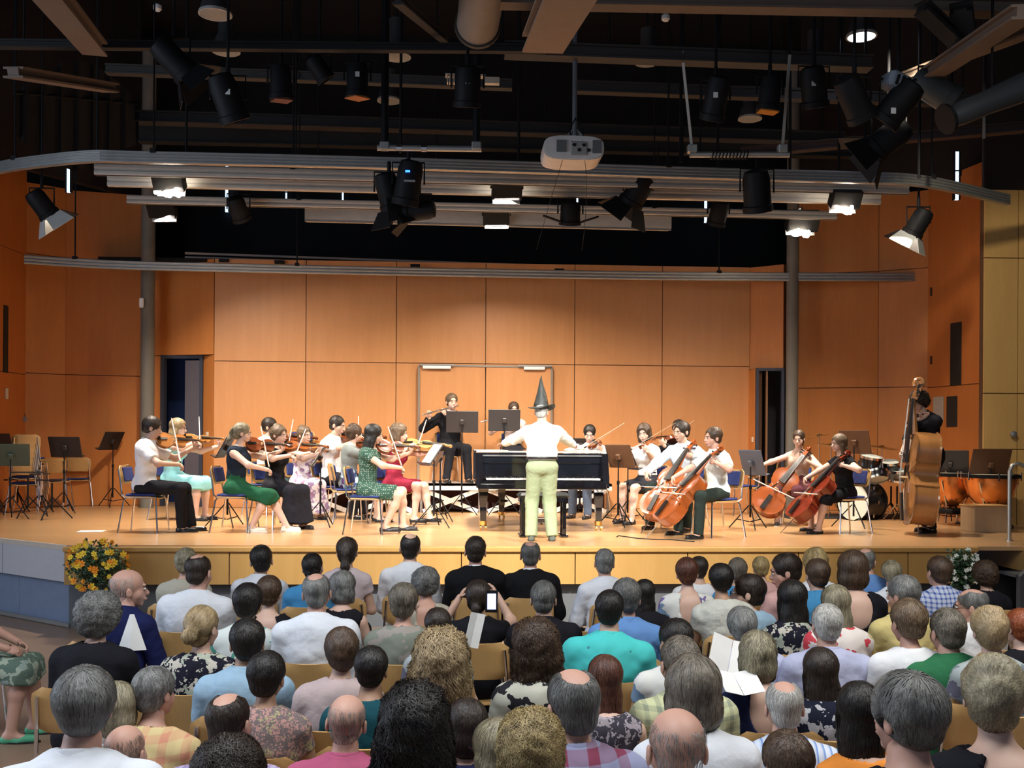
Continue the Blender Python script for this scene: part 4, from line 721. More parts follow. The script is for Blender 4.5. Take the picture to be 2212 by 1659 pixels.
c = W(2128, 1120, 13.6); e = empty('wooden_crate', (c.x, c.y, ST), .05, 'pale wooden box below the copper kettledrum', 'box'); MB().box((0, 0, .17), (.5, .35, .34), bev=.006).build('body', mat('crate_wood', (.55, .38, .22), .6, kind='wood'), e); MB().box((0, 0, .348), (.52, .37, .015)).build('lid', plyw, e)
c = stg(2180, 1168); e = empty('hand_rail', (c.x, c.y, ST), 0, 'bent steel handrail at the stage end beside the yellow wall', 'handrail'); stl = mat('brushed_steel', (.45, .43, .38), .35, .8)
MB().tube([(0, 0, 0), (0, 0, .84), (.03, 0, .91), (.10, 0, .935), (.6, -.05, .72), (1.5, -.1, .3)], .024, 10).build('tube', stl, e, True); MB().tube([(1.2, -.08, -.2), (1.2, -.08, .42)], .022, 8).build('post', stl, e); MB().lathe([(.045, 0), (.045, .01)], 14).build('foot_plate', stl, e)
# sheet of paper on the floor and a coiled cable
o = MB().box((0, 0, 0), (.30, .21, .004)).build('paper_sheet', paper); p = stg(197, 1148); o.location = (p.x, p.y, ST+.003); o.rotation_euler[2] = .1; tag(o, 'white sheet of paper lying on the stage floor near the edge', 'paper')
pts = [stg(a, b)+Vector((0, 0, .006)) for a, b in ((1332, 1161), (1336, 1158), (1350, 1160), (1378, 1164), (1410, 1166), (1450, 1167), (1500, 1171))]; o = MB().tube(pts, .006, 5).build('floor_cable', blackm); tag(o, 'thin dark cable lying along the stage edge before the cellists', 'cable')
# ---- flower arrangements
leafg = mat('leaf_green', (.035, .09, .03), .5); leafd = mat('leaf_dark', (.02, .05, .025), .5); petal = mat('petal_orange', (.85, .30, .015), .5); petaly = mat('petal_yellow', (.85, .58, .04), .5); petalw = mat('petal_white', (.75, .78, .70), .5)
def bouquet(px, py, D, rx, rz_, fl, nfl, lb, kind):
    c = W(px, py, D); e = empty('potted_plant', (c.x, c.y, 0), 0, lb, 'plant'); hc = c.z; rg = random.Random(px)
    MB().lathe([(.13, 0), (.19, .30), (.20, .33), (.17, .33)], 20).build('pot', mat('pot_brown', (.12, .05, .03), .5), e, True); MB().lathe([(.165, .31), (.004, .31)], 16, cap=False).build('soil', mat('soil', (.02, .012, .008), .9), e)
    mb = MB()
    for k in range(22): a = rg.uniform(0, 6.28); r_ = rg.uniform(.3, .9); mb.tube(arc((0, 0, .3), (0, 0, hc), (rx*r_*math.cos(a), rx*.8*r_*math.sin(a), hc+rz_*rg.uniform(-.4, .8)), 4), .004, 4, False)
    mb.build('stem', leafd, e)
    for M, cnt in ((leafg, 520), (leafd, 520)):
        mb = MB()
        for k in range(cnt):
            v = Vector((rg.gauss(0, 1), rg.gauss(0, 1), rg.gauss(0, 1))).normalized()*rg.uniform(.45, 1.02); p = Vector((v.x*rx, v.y*rx*.8, hc+v.z*rz_)); d = Vector((rg.gauss(0, 1), rg.gauss(0, 1), rg.gauss(0, .7))).normalized(); n_ = d.orthogonal().normalized(); l = rg.uniform(.03, .06); w2 = l*.3
            mb.add([p, p+d*l*.5+n_*w2, p+d*l, p+d*l*.5-n_*w2, p+d*l*.5+d.cross(n_)*.006], [(0, 1, 4), (1, 2, 4), (2, 3, 4), (3, 0, 4)])
        o = mb.build('leaves', M, e); o['kind'] = 'stuff'
    fm = MB(); n5 = 6
    for j in range(n5): a = 2*math.pi*j/n5; d = Vector((math.cos(a), 0, math.sin(a))); t = Vector((-math.sin(a), 0, math.cos(a))); fm.add([(0, 0, 0), d*.02+t*.011+Vector((0, -.006, 0)), d*.034, d*.02-t*.011+Vector((0, -.006, 0))], [(0, 1, 2, 3)])
    fm.ell((0, -.006, 0), .008, 6, 4); base = {}
    for k in range(nfl):
        a = rg.uniform(-1, 1)*1.9-math.pi/2; u = rg.uniform(-.95, .95); rr = math.sqrt(max(0, 1-u*u)); p = Vector((rr*math.cos(a)*rx*1.03, rr*math.sin(a)*rx*.85, hc+u*rz_)); M = fl[rg.randrange(len(fl))]
        if M.name not in base: base[M.name] = fm.build('flower', M, e); o = base[M.name]
        else: o = base[M.name].copy(); COL.objects.link(o); o.parent = e
        o.location = p; o.rotation_euler = (rg.uniform(-.6, .5), rg.uniform(0, 6), rg.uniform(-.7, .7)); o.scale = (rg.uniform(.7, 1.3),)*3
bouquet(209, 1222, 10.8, .31, .28, [petal, petaly, petaly], 70, 'large bushy arrangement of orange and yellow flowers before the stage corner', 0)
bouquet(2076, 1228, 10.8, .18, .22, [petalw], 26, 'green leafy plant with small white blossoms before the stage end', 1)
# ================================================================ people: smooth-union body surfaces
A3 = lambda v: np.array(v, dtype=np.float32)
def cap(a, b, ra, rb, cut=None, flat=1.): return ('c', A3(a), A3(b), ra, rb, cut)
def ell(c, r, R=None, cut=None): return ('e', A3(c), A3(r), None if R is None else np.array(R, dtype=np.float32), cut)
def pd(pr, P):
    if pr[0] == 'c':
        _, a, b, ra, rb, cut = pr; ab = b-a; L2_ = float(ab @ ab)+1e-9; t = np.clip(((P-a) @ ab)/L2_, 0, 1); d = np.sqrt((((P-a)-t[..., None]*ab)**2).sum(-1))-(ra+(rb-ra)*t)
        if cut:
            if 'b' in cut: d = np.maximum(d, ((P-b) @ ab)/math.sqrt(L2_))
            if 'a' in cut: d = np.maximum(d, -((P-a) @ ab)/math.sqrt(L2_))
        return d
    _, c, r, R, cut = pr; Q = P-c
    if R is not None: Q = Q @ R
    k0 = np.sqrt(((Q/r)**2).sum(-1)); k1 = np.sqrt(((Q/(r*r))**2).sum(-1))+1e-9; return k0*(k0-1)/k1
def bb(pr, m):
    if pr[0] == 'c': r = max(pr[3], pr[4])+m; return np.minimum(pr[1], pr[2])-r, np.maximum(pr[1], pr[2])+r
    r = float(pr[2].max())+m; return pr[1]-r, pr[1]+r
def ev(prims, neg, P, k):
    F = np.full(P.shape[:-1], 1., np.float32)
    for pr in prims: d = pd(pr, P); h = np.maximum(k-np.abs(F-d), 0)/k; F = np.minimum(F, d)-h*h*k*.25
    for pr in neg:
        kk = .008
        d = -pd(pr, P); h = np.maximum(kk-np.abs(F-d), 0)/kk; F = np.maximum(F, d)+h*h*kk*.25
    return F
def sdf(prims, vox, k=.03, neg=(), planes=()):
    lo = np.min([bb(p, vox*2)[0] for p in prims], 0); hi = np.max([bb(p, vox*2)[1] for p in prims], 0); n = np.ceil((hi-lo)/vox).astype(int)+2
    F = np.full(n, 1., np.float32); ax = [lo[i]+vox*np.arange(n[i], dtype=np.float32) for i in range(3)]
    def sub(pr, m):
        a, b = bb(pr, m); i0 = np.clip(((a-lo)/vox).astype(int), 0, n-1); i1 = np.clip(np.ceil((b-lo)/vox).astype(int)+1, 1, n); sl = tuple(slice(x, y) for x, y in zip(i0, i1))
        return sl, np.stack(np.meshgrid(*[ax[i][sl[i]] for i in range(3)], indexing='ij'), -1)
    for pr in prims:
        sl, P = sub(pr, k+vox*2); d = pd(pr, P); f = F[sl]; h = np.maximum(k-np.abs(f-d), 0)/k; F[sl] = np.minimum(f, d)-h*h*k*.25
    for pr in neg: sl, P = sub(pr, vox*2); d = -pd(pr, P); F[sl] = np.maximum(F[sl], d)
    for (q, nn) in planes:
        P = np.stack(np.meshgrid(*ax, indexing='ij'), -1); F = np.maximum(F, (P-A3(q)) @ A3(nn))
    F[[0, -1]] = 1; F[:, [0, -1]] = 1; F[:, :, [0, -1]] = 1
    S = F < 0; nx, ny, nz = F.shape; acc = np.zeros((nx-1, ny-1, nz-1, 3), np.float32); cnt = np.zeros((nx-1, ny-1, nz-1), np.float32)
    cells = [slice(0, -1), slice(1, None)]
    for axi in range(3):
        o1, o2 = [a for a in range(3) if a != axi]
        for u in (0, 1):
            for v in (0, 1):
                s0 = [None]*3; s1 = [None]*3; s0[axi] = slice(0, -1); s1[axi] = slice(1, None); s0[o1] = s1[o1] = cells[u]; s0[o2] = s1[o2] = cells[v]; f0, f1 = F[tuple(s0)], F[tuple(s1)]
                cr = (f0 < 0) != (f1 < 0); t = np.where(cr, f0/(f0-f1+1e-12), 0); acc[..., axi] += np.where(cr, t, 0); acc[..., o1] += cr*u; acc[..., o2] += cr*v; cnt += cr
    act = cnt > 0; idx = np.full(act.shape, -1, np.int64); idx[act] = np.arange(act.sum()); ijk = np.argwhere(act).astype(np.float32); V = lo+(ijk+acc[act]/cnt[act][:, None])*vox
    Fs = []
    for axi in range(3):
        o1, o2 = (axi+1) % 3, (axi+2) % 3; s0 = [slice(1, -1)]*3; s1 = [slice(1, -1)]*3; s0[axi] = slice(0, -1); s1[axi] = slice(1, None)
        a, b = S[tuple(s0)], S[tuple(s1)]; e = np.argwhere(a != b); 
        if not len(e): continue
        fl = a[tuple(e.T)]; base = e.copy(); base[:, o1] += 1; base[:, o2] += 1; q = []
        for (d1, d2) in ((-1, -1), (0, -1), (0, 0), (-1, 0)): c = base.copy(); c[:, o1] += d1; c[:, o2] += d2; q.append(idx[tuple(c.T)])
        q = np.stack(q, 1); q[~fl] = q[~fl][:, ::-1]; Fs.append(q)
    return V, np.concatenate(Fs)
def mesh_np(name, V, Q, M, parent, smooth=True, shade=None, extra=None):
    me = bpy.data.meshes.new(name); nv, nf = len(V), len(Q); V = V.astype(np.float32)
    k = Q.shape[1]; me.vertices.add(nv); me.vertices.foreach_set('co', V.ravel()); me.loops.add(nf*k); me.loops.foreach_set('vertex_index', Q.ravel().astype(np.int32)); me.polygons.add(nf); me.polygons.foreach_set('loop_start', np.arange(0, nf*k, k, dtype=np.int32)); me.update(calc_edges=True)
    if shade is not None: c = me.color_attributes.new('shade', 'FLOAT_COLOR', 'POINT'); s4 = np.ones((nv, 4), np.float32); s4[:, :3] = shade[:, None]; c.data.foreach_set('color', s4.ravel())
    return linkmesh(name, me, M, parent, smooth)
_wd = rng.normal(size=(10, 3)); _wp = rng.uniform(0, 6, 10)
def wob(V, f, seed=0.):
    s = np.zeros(len(V)); W_ = V+.03*np.sin(V[:, [1, 2, 0]]*23+seed)
    for i in range(10): s += np.sin(W_ @ _wd[i]*f*(1+.35*(i % 4))+_wp[i]+seed*(i+1))*(1/(1+.3*(i % 4)))
    return s/5
def vnorm(V, Q):
    n = np.cross(V[Q[:, 2]]-V[Q[:, 0]], V[Q[:, 3]]-V[Q[:, 1]]); N = np.zeros_like(V)
    for j in range(4): np.add.at(N, Q[:, j], n)
    return N/(np.linalg.norm(N, axis=1, keepdims=True)+1e-9)
def ik(a, c, l1, l2, pole):
    a, c, pole = Vector(a), Vector(c), Vector(pole); d = c-a; L = min(d.length, (l1+l2)*.995); u = d.normalized(); c = a+u*L; x = (l1*l1-l2*l2+L*L)/(2*L); h = math.sqrt(max(1e-6, l1*l1-x*x)); p = pole-a; p = p-u*p.dot(u)
    p = p.normalized() if p.length > 1e-4 else u.orthogonal(); return a+u*x+p*h, c
def hand_mesh(w_, fdir, pn, side, curl=.6, s=1.):
    """fingers as tapered tubes; w_ wrist, fdir pointing along the hand, pn palm normal"""
    f = Vector(fdir).normalized(); n = Vector(pn); n = (n-f*n.dot(f)).normalized(); x = f.cross(n)*side; mb = MB(); pc = w_+f*.05*s
    mb.ell(w_+f*.052*s, (.040*s, .055*s, .016*s), 8, 6, Matrix((x, f, n)).transposed())
    for i, (ox, L) in enumerate([(-.028, .068), (-.010, .078), (.009, .073), (.027, .058)]):
        b = w_+f*.085*s+x*ox*s; a1 = curl*(.5+.08*i); a2 = a1+curl*1.1; d1 = f*math.cos(a1)+n*math.sin(a1); d2 = f*math.cos(a2)+n*math.sin(a2); d3 = f*math.cos(a2+curl*.7)+n*math.sin(a2+curl*.7); p1 = b+d1*L*.45*s; p2 = p1+d2*L*.32*s; mb.tube([b-f*.01*s, p1, p2, p2+d3*L*.25*s], [.0092*s, .0085*s, .0078*s, .0062*s], 6)
    b = w_+f*.025*s-x*.03*s; d = (f*.6-x*.6+n*.5).normalized(); p1 = b+d*.035*s; d2 = (f*.9+x*.1*curl+n*.5*curl).normalized(); mb.tube([b, p1, p1+d2*.032*s], [.012*s, .0105*s, .008*s], 6); return mb
skins = {'light': mat('skin_light', (.56, .36, .27), .5, kind='skin', col2=(.49, .29, .21)), 'pink': mat('skin_pink', (.57, .33, .25), .5, kind='skin', col2=(.50, .27, .20)), 'tan': mat('skin_tan', (.42, .24, .15), .5, kind='skin', col2=(.36, .19, .12)), 'pale': mat('skin_pale', (.62, .41, .32), .5, kind='skin', col2=(.56, .34, .26))}
eyew = mat('eye_white', (.75, .72, .68), .3, kind='flat'); eyed = mat('eye_dark', (.03, .02, .015), .2, kind='flat'); lipm = mat('lip', (.50, .20, .17), .5, kind='flat')
HAIR = {'black': ((.010, .008, .007), (.018, .014, .011)), 'dark': ((.022, .014, .010), (.040, .026, .018)), 'brown': ((.060, .034, .020), (.095, .058, .034)), 'red': ((.085, .028, .016), (.13, .05, .028)), 'lbrown': ((.13, .085, .05), (.20, .135, .08)), 'blond': ((.42, .31, .17), (.28, .20, .10)), 'ash': ((.33, .29, .19), (.17, .145, .09)), 'gray': ((.24, .24, .225), (.12, .12, .115)), 'dgray': ((.15, .15, .14), (.075, .073, .068)), 'white': ((.50, .49, .45), (.34, .33, .30)), 'ginger': ((.35, .09, .03), (.25, .06, .02)), 'gold': ((.40, .30, .13), (.24, .17, .07)), 'bgray': ((.18, .155, .12), (.09, .075, .055))}
def hairmat(c): return mat('hair_'+c, HAIR[c][0], .5, kind='hair', col2=HAIR[c][1], spec=.45)
def xf(M4, V): R = np.array(M4.to_3x3(), dtype=np.float32); t = np.array(M4.translation, dtype=np.float32); return V @ R.T+t
HC = (0, .012, .035); HR = (.074, .093, .080)
def head_build(M4, vox, female, face=True):
    pr = [ell(HC, HR), ell((0, -.028, -.03), (.057, .062, .074)), ell((0, -.060, -.088), (.024 if female else .029, .022, .018)), ell((-.045, -.045, -.028), (.018, .02, .025)), ell((.045, -.045, -.028), (.018, .02, .025))]
    fine = [cap((0, -.088, .006), (0, -.108, -.028), .006, .0105), cap((-.036, -.085, .024), (.036, -.085, .024), .007, .007), ell((0, -.088, -.056), (.022, .011, .006)), ell((0, -.087, -.064), (.019, .011, .006)), cap((-.010, -.1, -.031), (.010, -.1, -.031), .007, .007)]
    V, Q = sdf(pr+(fine if face else []), vox, .02 if not face else .014, neg=[ell((-.031, -.101, .003), (.015, .010, .009)), ell((.031, -.101, .003), (.015, .010, .009))] if face else [])
    out = [(xf(M4, V), Q)]
    for s in (-1, 1):
        V2, Q2 = sdf([ell((s*.0765, .010, -.008), (.008, .017, .029)), ell((s*.073, .002, -.012), (.008, .012, .02))], max(.005, vox*.8), .006, neg=[ell((s*.0865, .004, -.004), (.005, .009, .016))]); out.append((xf(M4, V2), Q2))
    return out
def merge(parts):
    Vs = []; Qs = []; n = 0
    for V, Q in parts: Vs.append(V); Qs.append(Q+n); n += len(V)
    return np.concatenate(Vs), np.concatenate(Qs)
def tri_to(mb):   # MB of quads/ngons -> arrays of quads (caps dropped)
    V = np.array(mb.v, dtype=np.float32); Q = [f for f in mb.f if len(f) == 4]+[(f[0], f[i], f[i+1], f[i+1]) for f in mb.f if len(f) > 4 for i in range(1, len(f)-1)]
    Q = [q for q in Q if len(set(q)) == 4]; return V, np.array(Q, dtype=np.int64)
def hair_build(e, M4, style, colr, vox, sc=1., nstr=500, part=None, name='hair', vol=None):
    """style: short crop bald ring bob long pony bun updo curly curlylong; built in head space, then moved with the head"""
    if style == 'none': return
    hv = {'crop': .006, 'short': .012, 'ring': .0030, 'ringfull': .0010, 'bob': .022, 'wavy': .024, 'long': .016, 'pony': .010, 'bun': .010, 'updo': .016, 'curly': .038, 'curlylong': .030, 'thick': .022}.get(style, .012)
    if vol: hv = vol
    pr = [ell((0, .016, .040), (HR[0]+hv, HR[1]+hv*1.05, HR[2]+hv))]; neg = [ell((0, -.130, -.026), (.078+hv*.2, .086, .120 if style in ('short', 'crop', 'thick', 'pony', 'updo', 'bun') else .110))]; k = .02; amp = .0022 if style[:4] != 'ring' else .0006; freq = 60; wl = .0045 if style[:4] != 'ring' else .001; low = -.055
    pr.append(ell((0, .052, -.03), (.058+hv*.6, .052+hv*.7, .058)) if style not in ('short', 'crop', 'thick', 'ring', 'ringfull') else ell((0, .047, -.026), (.056+hv*.4, .050+hv*.6, .050)))
    if style in ('crop', 'short', 'ring', 'ringfull', 'thick'): neg += [ell((s*.090, .000, -.024), (.024+hv*.4, .034, .040)) for s in (-1, 1)]; neg.append(cap((0, .0, -.142), (0, .16, -.150), .078, .078))
    if style == 'ring': neg += [ell((0, .045, .125), (.050, .062, .050)), ell((0, -.05, .12), (.06, .07, .05))]
    if style == 'ringfull': neg += [ell((0, .02, .115), (.075, .105, .062)), ell((0, -.06, .06), (.09, .08, .08))]
    if style in ('bob', 'wavy'):
        pr += [ell((0, .035, -.045), (.085+hv*.5, .075+hv*.5, .085)), cap((.07, .0, -.02), (.066, .0, -.095), .028, .022), cap((-.07, .0, -.02), (-.066, .0, -.095), .028, .022)]
    if style == 'wavy': amp = .007; freq = 38; wl = .012
    if style == 'long': pr += [ell((0, .045, -.06), (.08, .06, .09)), cap((.04, .06, -.08), (.05, .085, -.34), .045, .035), cap((-.04, .06, -.08), (-.05, .085, -.34), .045, .035), cap((0, .07, -.1), (0, .095, -.36), .045, .035), cap((.066, .0, -.02), (.062, .02, -.2), .026, .022), cap((-.066, .0, -.02), (-.062, .02, -.2), .026, .022)]
    if style == 'pony': pr += [ell((0, .108, .030), (.024, .022, .022)), cap((0, .118, .02), (0, .135, -.09), .026, .032), cap((0, .135, -.09), (.01, .115, -.26), .032, .012)]; neg.append(cap((0, .0, -.14), (0, .10, -.150), .060, .060))
    if style == 'lowpony': pr += [ell((0, .10, -.05), (.026, .022, .026)), cap((0, .105, -.06), (0, .10, -.2), .028, .016)]
    if style == 'bun': pr += [ell((0, .124, -.018), (.044, .036, .041))]; k = .010; neg.append(cap((0, .0, -.14), (0, .10, -.150), .060, .060)); amp = .004
    if style == 'updo': pr += [ell((0, .095, .035), (.055, .040, .055)), ell((.01, .10, .0), (.045, .034, .04)), ell((0, .05, .11), (.05, .045, .03))]; amp = .006; freq = 45; neg.append(cap((0, .0, -.14), (0, .10, -.150), .060, .060))
    if style == 'curly': pr += [ell((.03, .04, .0), (.075, .065, .08)), ell((-.03, .04, .0), (.075, .065, .08))]; amp = .011; freq = 55; wl = .014
    if style == 'curlylong': pr += [ell((0, .045, -.05), (.115, .085, .11)), ell((.03, .055, -.15), (.105, .075, .10)), ell((-.03, .055, -.16), (.105, .075, .10)), ell((0, .065, -.24), (.095, .055, .07)), cap((.085, .0, -.02), (.09, .01, -.16), .035, .03), cap((-.085, .0, -.02), (-.09, .01, -.16), .035, .03)]; amp = .012; freq = 42; wl = .015
    V, Q = sdf(pr, vox, k, neg); N = vnorm(V, Q); V = V+N*(amp*wob(V, freq, part or 0.))[:, None]
    base_sh = .72+.18*wob(V*np.array([1, 1, .4]), 60, 2.); parts = [(V, Q)] if style != 'ringfull' else []; sh = [np.clip(base_sh, .35, 1.1)] if style != 'ringfull' else []
    if nstr:
        if style in ('ring', 'ringfull'):
            V2, Q2 = sdf(pr, vox, k, neg[:1]+neg[-2:]); pick = rng.random(len(V2)) < .22; V2 = V2[pick]; VV2 = np.concatenate([V]*2+[V2]) if style == 'ring' else np.concatenate([V]*3+[V2]); V_s = VV2
        else: V_s = V
        idx = rng.integers(0, len(V_s), nstr); P = V_s[idx].astype(np.float32); steps = 7; stp = {'crop': .005, 'ring': .006, 'ringfull': .0035, 'short': .009, 'thick': .012, 'curly': .013}.get(style, .016)
        wh = np.array([.01, .05, .13]) if style not in ('curlylong', 'long', 'bob', 'wavy') else np.array([0, .02, .14]); tgt = {'bun': (0, .14, -.01), 'pony': (0, .13, .03), 'updo': (0, .14, .04), 'lowpony': (0, .12, -.06)}.get(style)
        path = [P]; ph = rng.uniform(0, 6, nstr); jit = rng.normal(size=(nstr, 3))*({'curly': .9, 'curlylong': .55, 'short': .35, 'crop': .35, 'wavy': .3, 'updo': .5}.get(style, .15)); col_s = rng.uniform(.68, 1.35, nstr); Pc = P.copy()
        for st in range(steps-1):
            e_ = .004; g = np.stack([ev(pr, neg, Pc+np.eye(3, dtype=np.float32)[i]*e_, k)-ev(pr, neg, Pc-np.eye(3, dtype=np.float32)[i]*e_, k) for i in range(3)], -1); g = g/(np.linalg.norm(g, axis=1, keepdims=True)+1e-6)
            d = (Pc-wh); d = d/(np.linalg.norm(d, axis=1, keepdims=True)+1e-6)*.8+np.array([0, .0, -.8])+jit
            if tgt is None: fr_ = np.clip((-.005-Pc[:, 1:2])/.03, 0, 1); fd_ = np.concatenate([np.sign(Pc[:, :1])*.9, np.full((nstr, 1), .55), np.full((nstr, 1), -.1 if stp < .014 else -.6)], 1)+jit*.4; d = d*(1-fr_)+fd_*fr_
            if tgt is not None: dt = np.array(tgt)-Pc; dist = np.linalg.norm(dt, axis=1, keepdims=True); d = np.where((dist > .045) & (Pc[:, 2:3] > -.08), dt/dist+jit*.5, np.array([0, .1, -1.])+jit)
            if style in ('curly', 'curlylong'): sd = np.cross(g, d); d = d+sd*np.sin(st*1.7+ph)[:, None]*1.1
            d = d-g*(d*g).sum(-1, keepdims=True); d = d/(np.linalg.norm(d, axis=1, keepdims=True)+1e-6); d = d*(np.where(Pc[:, 2:3] < -.062, .12, 1.) if style[:4] == 'ring' else 1.); Pc = Pc+d.astype(np.float32)*stp; f = ev(pr, neg, Pc, k); lift = amp*wob(Pc, freq, part or 0.)+.0012+wl*.5*(1+np.sin(st*2.0+ph))*(.35 if style not in ('curly', 'curlylong') else .8); Pc = Pc-g*(f)[:, None]*.9; path.append(Pc+g*lift[:, None])
        path[0] = path[0]-0; n_ = steps; PP = np.stack(path, 1); T = np.gradient(PP, axis=1); T /= (np.linalg.norm(T, axis=-1, keepdims=True)+1e-6); up = PP-np.array(HC); S_ = np.cross(T, up); S_ /= (np.linalg.norm(S_, axis=-1, keepdims=True)+1e-6)
        wd = ({'curly': .0015, 'curlylong': .0016, 'ring': .0013, 'ringfull': .0009}.get(style, .0019))*np.linspace(1, .25, n_)[None, :, None]*rng.uniform(.6, 1.3, (nstr, 1, 1)); Vl = PP-S_*wd; Vr = PP+S_*wd; VV = np.stack([Vl, Vr], 2).reshape(nstr, n_*2, 3)
        fq = np.array([[2*i, 2*i+1, 2*i+3, 2*i+2] for i in range(n_-1)]); QQ = (fq[None]+(np.arange(nstr)*n_*2)[:, None, None]).reshape(-1, 4); parts.append((VV.reshape(-1, 3).astype(np.float32), QQ)); sh.append(np.repeat(col_s, n_*2))
    V, Q = merge(parts); return mesh_np(name, xf(M4 @ Matrix.Scale(sc, 4), V), Q, hairmat(colr), e, True, np.concatenate(sh).astype(np.float32))
def frame(z, x):
    z = Vector(z).normalized(); x = Vector(x); x = (x-z*x.dot(z)).normalized(); y = z.cross(x); return Matrix((x, y, z)).transposed()
def person(name, loc, rz, label, sex='m', sc=1., pose='sit', lean=.06, side=0., twist=0., head=(0, 0, 0), hair=('short', 'dark'), skin='light', hl=None, hr=None, el=None, er=None, feet=None, knees=None, top=None, bottom=None, fat=0., vox=.012, hcurl=(.6, .6), nstr=400, group=None, face=True, shoes=None, extra=None, hs=1., seat=.46, glasses=False, vol=None, hdl=None, hdr=None, collar=None, tuck=False, fullbody=True, jw=0., spread=0., neck_=.015, legw=0., neckr=None):
    e = empty(name, loc, rz, label, 'person', group, sc=sc); F = sex == 'f'; sw = (.150 if F else .178)+fat*.4; hp = .085
    hz = seat+.085 if pose == 'sit' else .93; Pv = Vector((0, 0, hz)); s_ = Vector((side, -lean, 1)).normalized(); xs = Vector((math.cos(twist), math.sin(twist), 0)); Rt = frame(s_, xs); xs = Rt.col[0]; bk = Rt.col[1]
    Wt = Pv+s_*.17; C = Pv+s_*.33; N = Pv+s_*.50; fwd = Vector((0, -1, 0))
    SL, SR = N-s_*.075+xs*sw, N-s_*.075-xs*sw; Nt = N+s_*(.07-neck_)-bk*.02
    hy, hpit, hrl = head; Rh = Matrix.Rotation(hy, 3, 'Z') @ Matrix.Rotation(hpit, 3, 'X') @ Matrix.Rotation(hrl, 3, 'Y'); Hc = Nt+s_*.055+Vector((0, -.025, .065)); MH = Matrix.Translation(Hc) @ Rh.to_4x4() @ Matrix.Scale(hs*(1.02 if F else 1.06), 4)
    ua, fa = (.27, .235) if F else (.29, .25)
    hl = Vector(hl or (.11, -.34, hz+.10)); hr = Vector(hr or (-.11, -.34, hz+.10)); EL, WL = ik(SL, hl, ua, fa, Vector(el or (.5, .1, .4))); ER, WR = ik(SR, hr, ua, fa, Vector(er or (-.5, .1, .4)))
    tl, sl_ = (.42, .42) if F else (.44, .44); HL, HRr = Pv+Vector((hp, 0, -.02)), Pv+Vector((-hp, 0, -.02))
    if pose == 'sit': feet = feet or [(.12, -.42, .07), (-.12, -.42, .07)]; kn = knees or [(.14+spread, -2, 1.5), (-.14-spread, -2, 1.5)]
    else: feet = feet or [(.12, .0, .07), (-.12, .02, .07)]; kn = knees or [(.14, -3, .5), (-.14, -3, .5)]
    KL, AL = ik(HL, feet[0], tl, sl_, kn[0]); KR, AR = ik(HRr, feet[1], tl, sl_, kn[1]); R = Rt; g = fat
    wr = (.105 if F else .125)+g
    torso = [ell(Pv+s_*.0, (.155+g*.7, .115+g*.6, .115), R), ell(Wt, (wr+.01, .095+g, .14), R), ell(C+s_*.03, (.145+g*.8 if F else .165+g*.8, .11+g*.7, .175), R), cap(SL-xs*.03-s_*.005, SR+xs*.03-s_*.005, .05+g*.2, .05+g*.2), cap(N-s_*.02, SL-xs*.02+s_*.01, .05, .042), cap(N-s_*.02, SR+xs*.02+s_*.01, .05, .042), ell(C+s_*.11+bk*.03, (.14+g*.5, .075, .075), R)]
    if F and not jw: torso += [ell(C+s_*.02-bk*.085+xs*.06*q, (.058, .05, .058), R) for q in (-1, 1)]
    nr = neckr or (.047 if F else .056); neck = [cap(N-s_*.03, Nt+Vector((0, -.01, .03)), nr+.006, nr)]
    arms = []
    for S_, E_, W_ in ((SL, EL, WL), (SR, ER, WR)): arms += [cap(S_, E_, (.047 if F else .054)+g*.2, .038+g*.12), cap(E_, W_, .037+g*.1, .025)]
    legs = []
    for H_, K_, A_ in ((HL, KL, AL), (HRr, KR, AR)): legs += [cap(H_, K_, .082+g*.4, .054), cap(K_, K_.lerp(A_, .35), .053, .052), cap(K_.lerp(A_, .35), A_, .052, .036)]; 
    fts = []
    for A_, ft in ((AL, feet[0]), (AR, feet[1])):
        dv = Vector(ft[3]) if len(ft) > 3 else Vector((0, -1, 0)); 
        fts.append((A_, dv)); legs += [cap(A_+Vector((0, 0, -.03))-dv*.03, A_+dv*.14+Vector((0, 0, -.045)), .032, .024)]
    body = torso+neck+arms+(legs if fullbody else [cap(HL, KL, .08, .055), cap(HRr, KR, .08, .055)])
    parts = [sdf(body, vox, .035)]; parts += head_build(MH, max(.0055, vox*.55), F, face)
    for W_, E_, sd, cu, hd in ((WL, EL, 1, hcurl[0], hdl), (WR, ER, -1, hcurl[1], hdr)):
        if hd is None: fd = (W_-E_).normalized(); pn = Vector((-sd*.6, 0, -.6)) if pose == 'sit' else Vector((-sd, 0, 0))
        else: fd, pn = Vector(hd[0]), Vector(hd[1])
        parts.append(tri_to(hand_mesh(W_-fd*.012, fd, pn, sd, cu, .95 if not F else .88)))
    V, Q = merge([(np.asarray(v, np.float32), q) for v, q in parts]); mesh_np('body', V, Q, skins[skin], e)
    if face:
        for s in (-1, 1):
            c = MH @ Vector((s*.031, -.084, .003)); Mx = MH.to_3x3(); mb = MB(); mb.ell(c, (.0125, .0105, .0075), 10, 7, None); mb.cur = 1; mb.ell(MH @ Vector((s*.031, -.0905, .003)), (.0066, .0052, .0066), 8, 6); mb.build('eye', [eyew, eyed], e, True)
            mb = MB(); mb.tube([MH @ Vector((s*.017, -.0945, .021)), MH @ Vector((s*.032, -.094, .026)), MH @ Vector((s*.047, -.084, .021))], .0035, 5); mb.build('eyebrow', hairmat(hair[1] if hair[1] not in ('white', 'blond', 'gold') else 'lbrown'), e)
        MB().tube([MH @ Vector((-.021, -.0935, -.059)), MH @ Vector((0, -.1015, -.0595)), MH @ Vector((.021, -.0935, -.059))], [.003, .0055, .003], 6).build('mouth', lipm, e, True)
